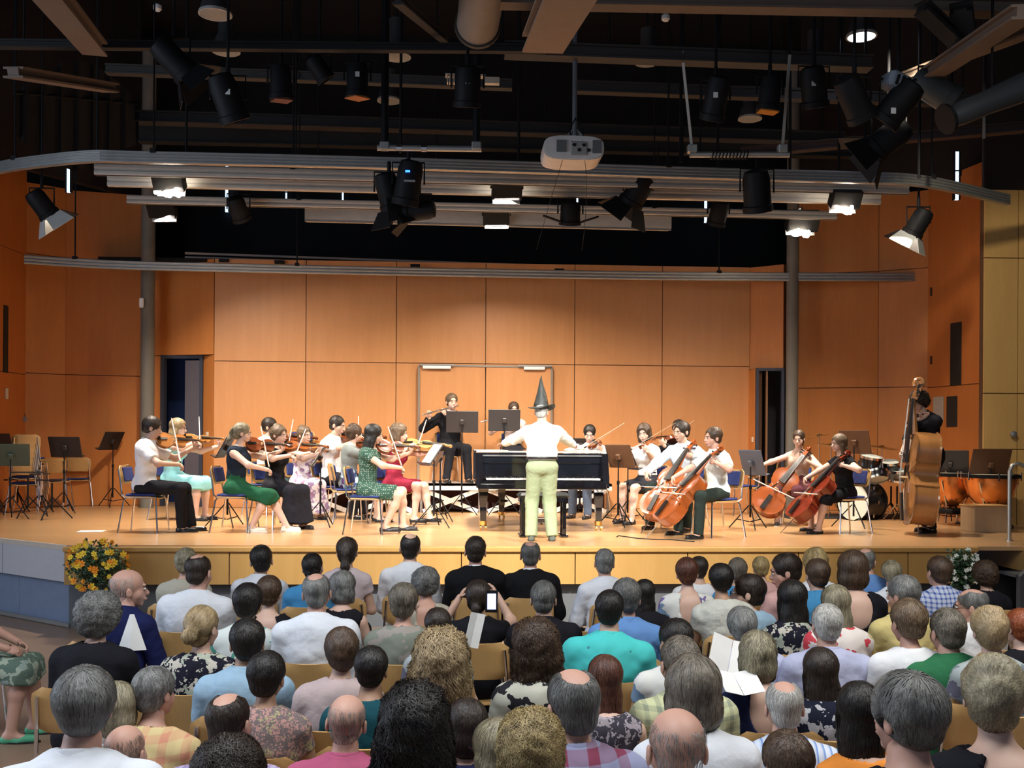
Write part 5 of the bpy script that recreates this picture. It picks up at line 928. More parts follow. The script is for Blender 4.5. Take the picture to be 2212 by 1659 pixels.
    if glasses:
        mb = MB()
        for s in (-1, 1): mb.tube([MH @ (Vector((s*.032, -.106, .0))+Vector((.021*math.cos(t), 0, .016*math.sin(t)))) for t in [i*.524 for i in range(13)]], .0018, 4, False); mb.tube([MH @ Vector((s*.053, -.104, .004)), MH @ Vector((s*.079, .01, .006))], .0022, 4)
        mb.build('glasses', mat('glasses_frame', (.03, .03, .035), .3, .5), e)
    hair_build(e, MH, hair[0], hair[1], max(.006, vox*.6), 1., nstr, rng.uniform(0, 9), vol=vol)
    wv = max(.008, vox*.85); rs = rng.uniform(0, 9)
    def cloth(nm, prims, M, th, k=.035, neg=(), planes=(), wr_=.004, fr=16, vx=None):
        V, Q = sdf(prims, vx or wv, k, neg, planes)
        if not len(V): return None
        Nn = vnorm(V, Q); Q_ = Q; a = (1-2*np.abs(wob(V*np.array([.9, .9, .6]), fr*.9, rs)))*.8+.4*wob(V, fr*2.3, rs+1); V = V+Nn*(a*wr_+abs(wr_)*.4)[:, None]; return mesh_np(nm, V, Q, M, e)
    # ---- top garment
    if top:
        M, kind, sleeve = top[0], top[1], top[2]; th = {'jacket': .024, 'dress': .011, 'vest': .010}.get(kind, .016); G_ = lambda p, t: (p[0], p[1], p[2], p[3]+t, p[4]+t, p[5]) if p[0] == 'c' else (p[0], p[1], p[2]+t, p[3], p[4])
        pr = [G_(p, th) for p in torso]
        if kind in ('shirt', 'jacket', 'tee', 'blouse') and not tuck: pr.append(ell(Pv+s_*.03, (.165+g*.8, .13+g*.8, .13), R))
        neg = []; 
        if sleeve != 'none':
            for S_, E_, W_ in ((SL, EL, WL), (SR, ER, WR)):
                t2 = th*.8
                if sleeve == 'short': Eh = S_.lerp(E_, .72); pr.append(cap(S_, Eh, .054+g*.2+t2, .048+g*.15+t2, 'b'))
                elif sleeve == 'cap': Eh = S_.lerp(E_, .38); pr.append(cap(S_, Eh, .05+t2, .046+t2, 'b'))
                elif sleeve == 'half': pr += [cap(S_, E_, .054+g*.2+t2, .042+g*.1+t2, 'b')]
                else:
                    Wc = E_.lerp(W_, .93 if sleeve == 'long' else .35); pr += [cap(S_, E_, .054+g*.2+t2, .042+g*.1+t2), cap(E_, Wc, .040+g*.1+t2, (.029 if sleeve == 'long' else .037)+t2, 'b')]
        else: neg += [cap(S_+(S_-N)*.18, E_, .058, .05) for S_, E_ in ((SL, EL), (SR, ER))]
        if kind in ('shirt', 'polo'): pr.append(cap(N-s_*.02, N+s_*.030-bk*.008, nr+.018, nr+.010, 'b')); neg.append(cap(N+s_*.0, N+s_*.09-bk*.02, nr+.003, nr+.004))
        elif kind == 'jacket': pr.append(cap(N-s_*.03, N+s_*.018-bk*.004, nr+.032, nr+.022, 'b')); neg.append(cap(N, N+s_*.08-bk*.02, nr+.012, nr+.012))
        elif kind == 'tee': neg.append(ell(N+s_*.035-bk*.01, (nr+.022, nr+.026, .034), R))
        elif kind == 'blouse': neg.append(ell(N+s_*.03-bk*.015, (nr+.05, nr+.03, .045), R))
        elif kind in ('dress', 'vest'): neg.append(ell(N+s_*.02-bk*(.0), (nr+.045, .085, .06), R))
        if kind == 'lowback' or jw == 2: neg += [ell(N-s_*.08+bk*.10, (.09, .1, .14), R), ell(N+s_*.05, (.12, .1, .08), R)]
        if kind == 'strap': neg = [ell(N+s_*.02, (.20, .2, .115), R)]+[cap(S_+(S_-N)*.1, E_, .075, .05) for S_, E_ in ((SL, EL), (SR, ER))]; pr += [cap(N-s_*.10+bk*.09+xs*.085*q, N-s_*.02+xs*.075*q, .012, .012) for q in (-1, 1)]
        if pose == 'sit' and bottom is None: pass
        hem = [(Pv-s_*.06, (-s_).to_tuple())] if kind not in ('dress', 'strap', 'lowback') and not (F and bottom and bottom[1] != 'trousers') else [(Pv+s_*.11, (-s_).to_tuple())]
        if tuck: hem = [(Pv+s_*.075, (-s_).to_tuple())]
        if kind == 'strap': negs2 = neg
        ob = cloth({'jacket': 'jacket', 'dress': 'dress', 'strap': 'dress', 'lowback': 'dress', 'vest': 'top', 'blouse': 'blouse', 'tee': 'tee_shirt'}.get(kind, 'shirt'), pr, M, th, neg=neg, planes=hem, wr_=.0075 if kind in ('shirt', 'blouse', 'jacket') else .005)
        if kind in ('shirt', 'polo') and not collar: cloth('collar', [cap(N-s_*.012+bk*.004, N+s_*.050-bk*.010, nr+.034, nr+.016, 'b')], M, .01, neg=[cap(N-s_*.04, N+s_*.09-bk*.02, nr+.006, nr+.006)], wr_=0.0006, vx=.007, k=.01)
        if kind == 'jacket': cloth('shirt_collar', [cap(N-s_*.02, N+s_*.056-bk*.012, nr+.02, nr+.012, 'b')]+([ell(C+s_*.03-bk*.062, (.05, .085, .17), R)] if collar else []), mat('shirt_white', (.82, .83, .84), .75, kind='weave', col2=(.74, .76, .80)), .01, neg=[cap(N, N+s_*.09-bk*.02, nr+.002, nr+.003)], wr_=0, vx=.008)
    if bottom:
        M, kind = bottom
        if kind == 'trousers':
            t = .012; pr = [ell(Pv-s_*.01, (.165+g*.7, .125+g*.6, .115), R)]; 
            for H_, K_, A_ in ((HL, KL, AL), (HRr, KR, AR)): d = (A_-K_).normalized(); pr += [cap(H_, K_, .092+g*.4, .068+legw), cap(K_, A_+d*.015, .068+legw, .056+legw, 'b')]
            cloth('trousers', pr, M, t, planes=[(Pv+s_*.10, s_.to_tuple())], wr_=.004, fr=22)
            if pose == 'stand' or tuck: Rb = R.to_4x4(); Rb.translation = Pv+s_*.098; MB().lathe([(1, -.016), (1.02, 0), (1, .016)], 24, Rb @ Matrix.Diagonal((.160+g*.95, .128+g*.95, 1, 1)), cap=False).build('belt', mat('belt_black', (.02, .018, .016), .4), e, True)
        else:
            L_ = {'skirt': .12, 'short': -.05, 'long': .85, 'knee': .12, 'midi': .5}[kind]; pr = [ell(Pv-s_*.0, (.165+g, .13+g*.6, .12), R), ell(Wt-s_*.02, (wr+.026, .108+g, .10), R)]; t = .014; mid = HL.lerp(HRr, .5); mk = KL.lerp(KR, .5)
            for H_, K_, A_ in ((HL, KL, AL), (HRr, KR, AR)):
                pr.append(cap(H_, K_ if L_ >= 0 else H_.lerp(K_, 1+L_*3.2), .092+g*.4, .075, 'b' if L_ < 0 else None))
                if L_ > 0: Z_ = K_.lerp(A_, min(1, L_*1.05+.05)); pr.append(cap(K_, Z_, .078, .085+L_*.05, 'b'))
            if L_ >= 0: pr.append(cap(mid, mk, .085, .07))
            if L_ > 0: pr.append(cap(mk, mk.lerp(AL.lerp(AR, .5), min(1, L_*1.05+.05)), .075, .08+L_*.06, 'b'))
            cloth('skirt', pr, M, t, k=.06, wr_=.006, fr=20, planes=[(Wt+s_*.03, s_.to_tuple())])
    if shoes and fullbody:
        M, kind = shoes
        for A_, dv in fts:
            up = Vector((0, 0, 1)); b = A_+Vector((0, 0, -.045)); side_ = dv.cross(up); mb = None; pr = [cap(b-dv*.035, b+dv*.15, .036, .030), ell(b+dv*.05+Vector((0, 0, -.012)), (.04, .04, .02))]
            if kind in ('oxford', 'sneaker'): pr.append(cap(b-dv*.02, b-dv*.01+Vector((0, 0, .05)), .036, .04, 'b'))
            neg = [] if kind != 'pump' else [ell(b+dv*.035+Vector((0, 0, .03)), (.04, .055, .028))]
            V, Q = sdf(pr, .008, .02, neg, planes=[(b+Vector((0, 0, -.024)), (0, 0, -1))]); sh = mesh_np('shoe', V, Q, M, e)
            mb = MB(); 
            ol = [(b+dv*(.06+.135*math.cos(t))+side_*(.041*math.sin(t)*(1 if math.cos(t) > -.3 else .85))) for t in [i*2*math.pi/14 for i in range(14)]]; mb.add([(p.x, p.y, b.z-.026) for p in ol]+[(p.x, p.y, b.z-.014) for p in ol], [tuple(range(13, -1, -1)), tuple(range(14, 28))]+[(i, (i+1) % 14, 14+(i+1) % 14, 14+i) for i in range(14)]); mb.build('sole', mat('sole_white', (.8, .78, .74), .6) if kind == 'sneaker' else mat('sole_dark', (.02, .02, .02), .5), sh)
            if kind == 'heel': MB().tube([b-dv*.05+Vector((0, 0, -.02)), b-dv*.055+Vector((0, 0, -.066))], [.015, .006], 8).build('heel', M, sh)
    return e, dict(MH=MH, WL=WL, WR=WR, SL=SL, SR=SR, N=N, C=C, Hc=Hc, mat=Matrix.Translation(loc) @ Matrix.Rotation(rz, 4, 'Z') @ Matrix.Scale(sc, 4), HL=HL)
# ================================================================ the players
def cl(n, c, kind='weave', c2=None, **k): return mat('cloth_'+n, c, .85, kind=kind, col2=c2 or tuple(x*.8 for x in c), spec=.15, **k)
wsh = cl('white', (.80, .81, .83)); blk = cl('black', (.010, .010, .013)); blkt = cl('black_trousers', (.014, .014, .018)); shb = mat('shoe_black', (.012, .012, .012), .25); shw = mat('shoe_cream', (.75, .72, .60), .6); shd = mat('shoe_dark', (.02, .018, .02), .4)
def nat(px, py, ytop, z, base=1.35): p = G(px, py, z); D = DEP(p); return p, max(.9, min(1.13, (EYE+(HY-ytop)*D/FPX-z)/base))
def put_string(proto, e, J, base, tipd, front, lb, cat, sc=1., grp=None):
    o = proto if not used.get(proto.name) else copy_tree(proto); used[proto.name] = True
    M = J['mat']; R = M.to_3x3().normalized(); orient(o, M @ Vector(base), R @ Vector(tipd), R @ Vector(front), sc); return tag(o, lb, cat, grp)
VCOL = {'a': (.30, .085, .022), 'b': (.40, .15, .035), 'c': (.20, .05, .016), 'd': (.60, .34, .12)}
VP = {k: make_string('violin', .356, .21, .034, .60, varnish('violin_'+k, c)) for k, c in VCOL.items()}
BOW = make_bow()
def violinist(px, py, ytop, face, who, vlb, z=ST, vc='a', u=.30, vdir=(.55, -.80, -.04), vfront=(-.45, -.25, .85), vs=1., chair=True, **k):
    p, sc = nat(px, py, ytop, z); sc = k.pop('sc', sc); Vd = Vector(vdir).normalized(); Fn = Vector(vfront); Fn = (Fn-Vd*Fn.dot(Vd)).normalized(); le = k.get('lean', .06); sd = k.get('side', 0)
    B = Vector((.055+sd*.45, -.085-le*.5, 1.075)); ct = B+Vd*.215+Fn*.035; bd = Vd.cross(Fn); bd = bd if bd.x > 0 else -bd; hand = ct-bd*u; lh = B+Vd*.50-Fn*.02
    up = Vector((0, 0, 1)); wl = lh-Fn*.055+Vector((-.02, .03, -.015)); wr = hand+Fn*.05-Vector((bd.x*.05, -.035, 0))
    k.setdefault('head', (.35, .12, -.10)); 
    e, J = person('person', (p.x, p.y, z), math.radians(face), who, sc=sc, hl=wl, hr=wr, el=(.30, -.25, .2), er=(-.7, .05, .75), hcurl=(1.15, .9), hdl=((lh+Fn*.05-wl), (-Vd)+Vector((-.6, 0, 0))), hdr=((hand-wr)+Vd*.02, -Fn), group='players of the orchestra', **k)
    put_string(VP[vc], e, J, B, Vd, Fn, vlb, 'viola' if 'viola' in vlb else 'violin', vs*sc, 'violins and viola'); R = J['mat'].to_3x3().normalized(); orient(bo := (BOW if not used.get('bow1') else copy_tree(BOW)), J['mat'] @ hand, R @ bd, R @ Fn, sc); used['bow1'] = True; tag(bo, 'thin bow drawn across the '+vlb[:vlb.find(' of ')+4].replace(' of ', ' of ')+vlb[vlb.find(' of ')+4:], 'bow', 'bows of the players')
    if chair: place(CH[True], (p.x, p.y, z), math.radians(face+k.get('cr', 0)), 'chair of the '+vlb[vlb.find(' of ')+8:], 'stage chairs', 'chair')
    return e, J
violinist(312, 1148, 905, 88, 'seated man in a white short sleeved shirt and black trousers playing the outermost violin', 'orange brown violin of the man at the stage edge', vc='b', u=.42, top=(wsh, 'shirt', 'short'), bottom=(blkt, 'trousers'), shoes=(shb, 'oxford'), hair=('short', 'dark'), skin='light', head=(.3, .25, -.05), feet=[(.10, -.52, .07), (-.08, -.46, .07)], vfront=(-.75, -.2, .6))
violinist(372, 1122, 908, 72, 'fair haired woman with glasses in a turquoise dress playing violin', 'bright violin of the woman in turquoise', vc='b', u=.2, sex='f', top=(cl('turquoise', (.30, .66, .70), c2=(.22, .56, .62)), 'dress', 'cap'), bottom=(cl('turquoise', (0, 0, 0)), 'knee'), shoes=(shd, 'pump'), hair=('long', 'blond'), glasses=True, skin='pale', head=(.2, .1, 0), knees=[(.3, -2, 1.5), (.0, -2, 1.5)])
violinist(508, 1148, 916, 84, 'seated woman in a green skirt with a bare back and long blond ponytail', 'violin of the woman with the bare back', vc='c', u=.45, sex='f', top=(cl('navy_top', (.012, .02, .035)), 'lowback', 'none'), bottom=(cl('green_chiffon', (.012, .075, .035), c2=(.02, .12, .06)), 'knee'), shoes=(shw, 'sneaker'), hair=('pony', 'ash'), skin='pale', feet=[(.08, -.62, .07), (-.04, -.22, .07)], vfront=(-.75, -.2, .6))
violinist(592, 1140, 921, 52, 'woman in a long black velvet gown with brown pinned hair playing violin', 'reddish violin of the woman in the velvet gown', vc='a', u=.35, sex='f', top=(blk, 'vest', 'none'), bottom=(cl('velvet', (.012, .012, .018)), 'long'), shoes=(shd, 'pump'), hair=('updo', 'lbrown'), skin='pale', head=(.2, .15, 0))
violinist(572, 1112, 905, 60, 'dark haired player in white half hidden behind the woman in the velvet gown', 'violin of the half hidden player in white', vc='c', u=.3, top=(wsh, 'shirt', 'short'), bottom=(cl('teal_skirt', (.16, .30, .30), c2=(.12, .22, .24)), 'knee'), shoes=(shd, 'pump'), hair=('short', 'dark'), sex='f', skin='light')
violinist(652, 1118, 923, 30, 'young woman in a pale dress with lilac flowers playing violin', 'orange violin of the woman in the flowered dress', vc='b', u=.3, sex='f', top=(cl('lilac_print', (.66, .62, .66), kind='print', c2=(.28, .20, .36), sc=14), 'strap', 'none'), bottom=(cl('lilac_print', (0, 0, 0)), 'long'), shoes=(shd, 'pump'), hair=('updo', 'lbrown'), skin='pale', vdir=(.65, -.7, -.15))
violinist(716, 1118, 893, 62, 'dark haired man in a white shirt seated behind the violins near the chair back', 'violin of the man in white behind the others', vc='c', u=.25, top=(wsh, 'shirt', 'half'), bottom=(blkt, 'trousers'), shoes=(shb, 'oxford'), hair=('crop', 'dark'), skin='light', head=(.2, .25, 0))
violinist(752, 1128, 919, 105, 'woman with brown pinned up curls in a grey top seen from behind', 'dark violin of the woman with pinned curls', vc='c', u=.3, sex='f', top=(cl('grey_top', (.17, .19, .19)), 'dress', 'cap'), bottom=(cl('blue_print', (.30, .38, .42), kind='print', c2=(.04, .07, .16), sc=11), 'knee'), shoes=(shd, 'pump'), hair=('updo', 'brown'), skin='pale')
violinist(792, 1152, 918, 84, 'woman with long dark hair in a dark green dotted dress and black heels', 'dark red violin of the woman in the green dress', vc='c', u=.42, sex='f', top=(cl('green_dots', (.03, .075, .055), kind='dots', c2=(.30, .36, .30), sc=46), 'dress', 'cap'), bottom=(cl('green_dots', (0, 0, 0)), 'short'), shoes=(shd, 'heel'), hair=('long', 'black'), skin='light', feet=[(.10, -.44, .10), (-.06, -.24, .10)], vfront=(-.7, -.2, .65))
violinist(850, 1130, 917, 62, 'woman with curly blond hair in a dark red dress stretching her bow arm', 'light coloured violin of the woman in the red dress', vc='d', u=.12, sex='f', top=(cl('wine', (.26, .02, .045), c2=(.18, .012, .03)), 'dress', 'cap'), bottom=(cl('wine', (0, 0, 0)), 'short'), shoes=(shd, 'heel'), hair=('wavy', 'lbrown'), skin='pale', vdir=(.35, -.93, -.06), feet=[(.10, -.50, .10), (-.06, -.36, .10)], vs=1.12)
violinist(1277, 1116, 917, -30, 'young dark haired man playing violin behind the end of the piano', 'violin of the young man behind the piano', vc='c', u=.2, top=(wsh, 'shirt', 'long'), bottom=(cl('jeans', (.10, .13, .19)), 'trousers'), shoes=(shd, 'oxford'), hair=('short', 'black'), skin='light', head=(.35, .35, 0))
violinist(1398, 1128, 914, -48, 'woman with wavy dark hair in a white blouse and dark skirt playing violin', 'violin of the woman in the white blouse', vc='a', u=.25, sex='f', top=(wsh, 'blouse', 'half'), bottom=(cl('dark_skirt', (.025, .026, .035)), 'short'), shoes=(shd, 'oxford'), hair=('wavy', 'brown'), skin='pale', feet=[(.12, -.5, .07), (-.1, -.42, .07)])
violinist(1475, 1120, 905, -62, 'dark haired viola player half hidden behind the cellist in the pale blue shirt', 'large brown viola of the half hidden player', vc='c', u=.3, vs=1.16, top=(blk, 'shirt', 'long'), bottom=(blkt, 'trousers'), shoes=(shb, 'oxford'), hair=('short', 'black'), skin='light', vdir=(.35, -.93, 0))
# ---- cellists
CV = varnish('cello', (.36, .085, .018)); CV2 = varnish('cello_red', (.24, .032, .012))
CP = {0: make_string('cello', .755, .44, .125, 1.20, CV, .26), 1: make_string('cello', .755, .44, .125, 1.20, CV2, .26)}
def cellist(px, py, ytop, face, who, clb, cv=0, pin=(-.05, -.98, 0), tip_=(.16, .06, 1.13), bowz=.72, bx=.30, cft=(-.05, -1, .3), **k):
    p, sc = nat(px, py, ytop, ST); pin = Vector(pin); d = (Vector(tip_)-pin).normalized(); B = pin+d*.26; Fn = Vector(cft); Fn = (Fn-d*Fn.dot(d)).normalized(); lh = B+d*.97+Fn*.05; ct = B+d*.34+Fn*.15; bd = Fn.cross(d); bd = bd if bd.x > 0 else -bd; bd = (bd+Vector((0, 0, .12))).normalized(); hand = ct-bd*bx
    k.setdefault('feet', [(.27, -.44, .07), (-.27, -.40, .07)]); k.setdefault('knees', [(.75, -1.6, 1.4), (-.75, -1.6, 1.4)]); k.setdefault('head', (-.15, .18, 0))
    e, J = person('person', (p.x, p.y, ST), math.radians(face), who, sc=sc, hl=lh+Vector((.07, .03, -.01)), hr=hand+Fn*.03+Vector((-.03, .04, .07)), el=(.75, .0, .75), er=(-.8, .0, .8), hcurl=(1.2, .9), hdl=((-.9, -.3, .2), (-.1, .6, -.2)), hdr=((.25, -.35, -.75), (.3, .6, -.1)), group='players of the orchestra', lean=k.pop('lean', .10), **k)
    o = put_string(CP[cv], e, J, B, d, Fn, clb, 'cello', sc, 'cellos'); R = J['mat'].to_3x3().normalized(); b2 = copy_tree(BOW); orient(b2, J['mat'] @ hand, R @ bd, R @ Fn, sc*.97); tag(b2, 'bow crossing the '+clb, 'bow', 'bows of the players')
    place(CH[True], (p.x, p.y, ST), math.radians(face), 'blue padded chair of the player with the '+clb[:clb.find(' of ')] if False else 'chair under the player of the '+clb, 'stage chairs', 'chair'); return e, J
cellist(1480, 1142, 908, -42, 'cellist with thick dark hair in a pale blue shirt and mint tie', 'orange cello nearest the piano', 0, top=(cl('paleblue', (.62, .72, .80)), 'shirt', 'long'), bottom=(cl('dark_green_trousers', (.02, .03, .025)), 'trousers'), shoes=(shb, 'oxford'), hair=('short', 'dark'), skin='light', head=(-.25, .12, 0))
cellist(1550, 1158, 920, -72, 'cellist with short brown hair in a white shirt on the chair at the stage edge', 'orange cello in front of the man in white', 0, top=(cl('mint_white', (.76, .82, .80)), 'shirt', 'short'), bottom=(cl('dark_green_trousers', (0, 0, 0)), 'trousers'), shoes=(shb, 'oxford'), hair=('short', 'brown'), skin='pink', head=(0, .05, .1), lean=.05)
cellist(1725, 1132, 924, -22, 'girl cellist in a sleeveless beige top with fringe and patterned sneakers', 'bright orange cello of the girl with fringe', 0, sex='f', top=(cl('beige_top', (.55, .42, .34)), 'strap', 'none'), bottom=(cl('plum_skirt', (.10, .03, .04)), 'skirt'), shoes=(shd, 'sneaker'), hair=('pony', 'brown'), skin='pale', bx=.42, pin=(-.62, -.66, 0), tip_=(.20, .0, 1.13))
cellist(1825, 1150, 932, -76, 'woman cellist with long fair brown hair in a black dress and flat shoes', 'dark red cello of the woman in black', 1, sex='f', top=(blk, 'dress', 'cap'), bottom=(blk, 'knee'), shoes=(shd, 'pump'), hair=('long', 'lbrown'), skin='pale', head=(0, .1, .05), feet=[(.12, -.50, .07), (-.26, -.36, .07)], knees=[(.5, -1.8, 1.3), (-.75, -1.6, 1.4)])
# ---- flutes on the podium
silver = mat('flute_silver', (.8, .8, .8), .15, 1., kind='flat')
def flautist(px, D, ytop, face, who, flb, z, **k):
    q = W(px, 950, D); p = Vector((q.x, q.y, z)); sc = max(.9, min(1.1, (EYE+(HY-ytop)*D/FPX-z)/1.35)); a = Vector((.05, -.165, 1.155)); d = Vector((-.88, -.10, -.22)).normalized()
    lh = a+d*.22; rh = a+d*.44
    e, J = person('person', p, math.radians(face), who, sc=sc, hl=lh+Vector((.04, .03, -.08)), hr=rh+Vector((0, .06, -.08)), el=(.6, -.2, .6), er=(-.8, .2, .5), hcurl=(1.0, .8), hdl=((-.5, -.3, .6), (-.3, .8, 0)), hdr=((-.1, -.5, .7), (0, .8, .2)), group='players of the orchestra', head=(.0, .05, .0), **k)
    fl = empty('flute', J['mat'] @ a, 0, flb, 'flute', 'flutes'); R = J['mat'].to_3x3().normalized(); dv = R @ d; Z0 = Vector((0, 0, 0)); MB().tube([dv*-.04, dv*.64], .0105, 10).build('tube', silver, fl, True)
    mb = MB(); [mb.lathe([(.008, 0), (.009, .008)], 8, Matrix.Translation(dv*(.22+.03*i)+Vector((0, 0, .008)))) for i in range(12)]; mb.build('key', silver, fl); MB().ell(dv*.01+Vector((0, 0, .008)), (.018, .012, .006), 8, 5).build('lip_plate', silver, fl)
    place(CH[True], p, math.radians(face), 'blue padded chair of the '+flb[flb.find(' of ')+8:]+' on the podium', 'stage chairs', 'chair')
flautist(972, 17.0, 851, 18, 'flute player in a black suit sitting high on the podium', 'silver flute of the man in the black suit', POD, top=(blk, 'jacket', 'long'), bottom=(blkt, 'trousers'), shoes=(shb, 'oxford'), hair=('short', 'lbrown'), skin='pale', collar=True, feet=[(.16, -.42, .07), (-.18, -.40, .07)])
flautist(1108, 17.0, 868, 4, 'long haired woman mostly hidden by a tall dark music stand', 'silver flute of the woman behind the dark stand', POD, sex='f', top=(cl('lightpink', (.7, .55, .5)), 'blouse', 'cap'), bottom=(blkt, 'long'), shoes=(shd, 'pump'), hair=('long', 'brown'), skin='pale')
# ---- conductor
p, sc = nat(1170, 1168, 866, ST, 1.745); Hw = [Matrix.Rotation(-math.radians(182), 3, 'Z') @ (W(x, y, 12.42)-Vector((p.x, p.y, ST)))/sc for x, y in ((1080, 962), (1240, 962))]
e, J = person('person', (p.x, p.y, ST), math.radians(182), 'conductor standing in a pointed black witch hat, white shirt and pale green trousers', sc=sc, pose='stand', lean=.06, fat=.042, hl=Hw[0], hr=Hw[1], el=(.7, .3, .8), er=(-.7, .3, .8), hdl=((.4, -.8, -.1), (0, 0, -1)), hdr=((-.3, -.8, -.1), (0, 0, -1)), hcurl=(.25, .4), top=(cl('mint_shirt', (.78, .84, .82)), 'shirt', 'long'), bottom=(cl('khaki', (.30, .35, .21), c2=(.25, .29, .17)), 'trousers'), shoes=(cl('shoe_grey', (.10, .11, .09)), 'oxford'), hair=('crop', 'white'), skin='pink', head=(-.35, .12, .0), glasses=True, tuck=True, vox=.010, legw=.014, group='players of the orchestra', neckr=.062, feet=[(.13, .0, .07), (-.13, .02, .07)])
Mh = J['MH'] @ Matrix.Translation((0, .015, .062)) @ Matrix.Rotation(.08, 4, 'Y') @ Matrix.Rotation(-.05, 4, 'X'); hatm = mat('hat_black', (.012, .016, .014), .35, kind='weave', spec=.5)
mb = MB(); mb.lathe([(.088, .0), (.090, .03), (.072, .10), (.052, .18), (.030, .26), (.014, .33), (.003, .38)], 28, Mh, cap=False)
V_ = [Mh.inverted() @ Vector(v) for v in mb.v]; mb.v = [tuple(Mh @ Vector((v.x-.012*(v.z/.3)**2+.005*math.sin(v.z*60), v.y, v.z))) for v in V_]; mb.build('hat_crown', hatm, e, True)
mb = MB(); vs = []; fs = []; n = 32
for r_, z in ((.086, .01), (.13, .0), (.165, -.002), (.165, -.008), (.13, -.007), (.086, .002)):
    for k in range(n): t = 2*math.pi*k/n; vs.append(Mh @ Vector((r_*math.cos(t), r_*1.05*math.sin(t), z+.022*math.cos(2*t+.4)*(r_/.165)**2)))
for i in range(5):
    for k in range(n): j = (k+1) % n; fs.append((i*n+k, i*n+j, i*n+n+j, i*n+n+k))
mb.add(vs, fs).build('hat_brim', hatm, e, True)
# ---- double bass
p, sc = nat(2010, 1150, 842, ST, 1.70)
DBs = make_string('double_bass', 1.10, .64, .24, 1.74, varnish('bass', (.36, .16, .05)), .16)
Rl = Matrix.Rotation(math.radians(72), 3, 'Z'); toL = lambda v: Rl @ ((Vector(v)-Vector((p.x, p.y, ST)))/sc); q0 = W(1984, 1134, DEP(p)-.36); q1 = W(2007, 812, DEP(p)-.22)
B = toL(q0); d = (toL(q1)-B).normalized(); Fn = Rl @ Vector((-.975, .20, .03)); Fn = (Fn-d*Fn.dot(d)).normalized(); lh = B+d*1.36+Fn*.03; rhp = B+d*.74+Fn*.22
e, J = person('person', (p.x, p.y, ST), math.radians(-72), 'standing bass player in black clothes with curly dark hair and glasses', sc=sc, pose='stand', lean=.24, hl=lh+Vector((-.02, .08, -.03)), hr=rhp+Vector((-.08, .03, .06)), el=(.5, .9, -2), er=(-.8, .3, .6), hcurl=(1.1, .7), hdl=((-.5, -.8, .1), (.2, 0, -.9)), hdr=((.4, -.7, -.3), (.5, .3, 0)), top=(blk, 'shirt', 'half'), bottom=(blkt, 'trousers'), shoes=(shb, 'oxford'), hair=('curly', 'dark'), skin='light', head=(.05, .42, 0), glasses=True, group='players of the orchestra', hs=.98, vol=.022, feet=[(.10, -.08, .07), (-.12, .05, .07)])
put_string(DBs, e, J, B, d, Fn, 'tall honey brown double bass held upright by the standing player', 'double bass', sc)
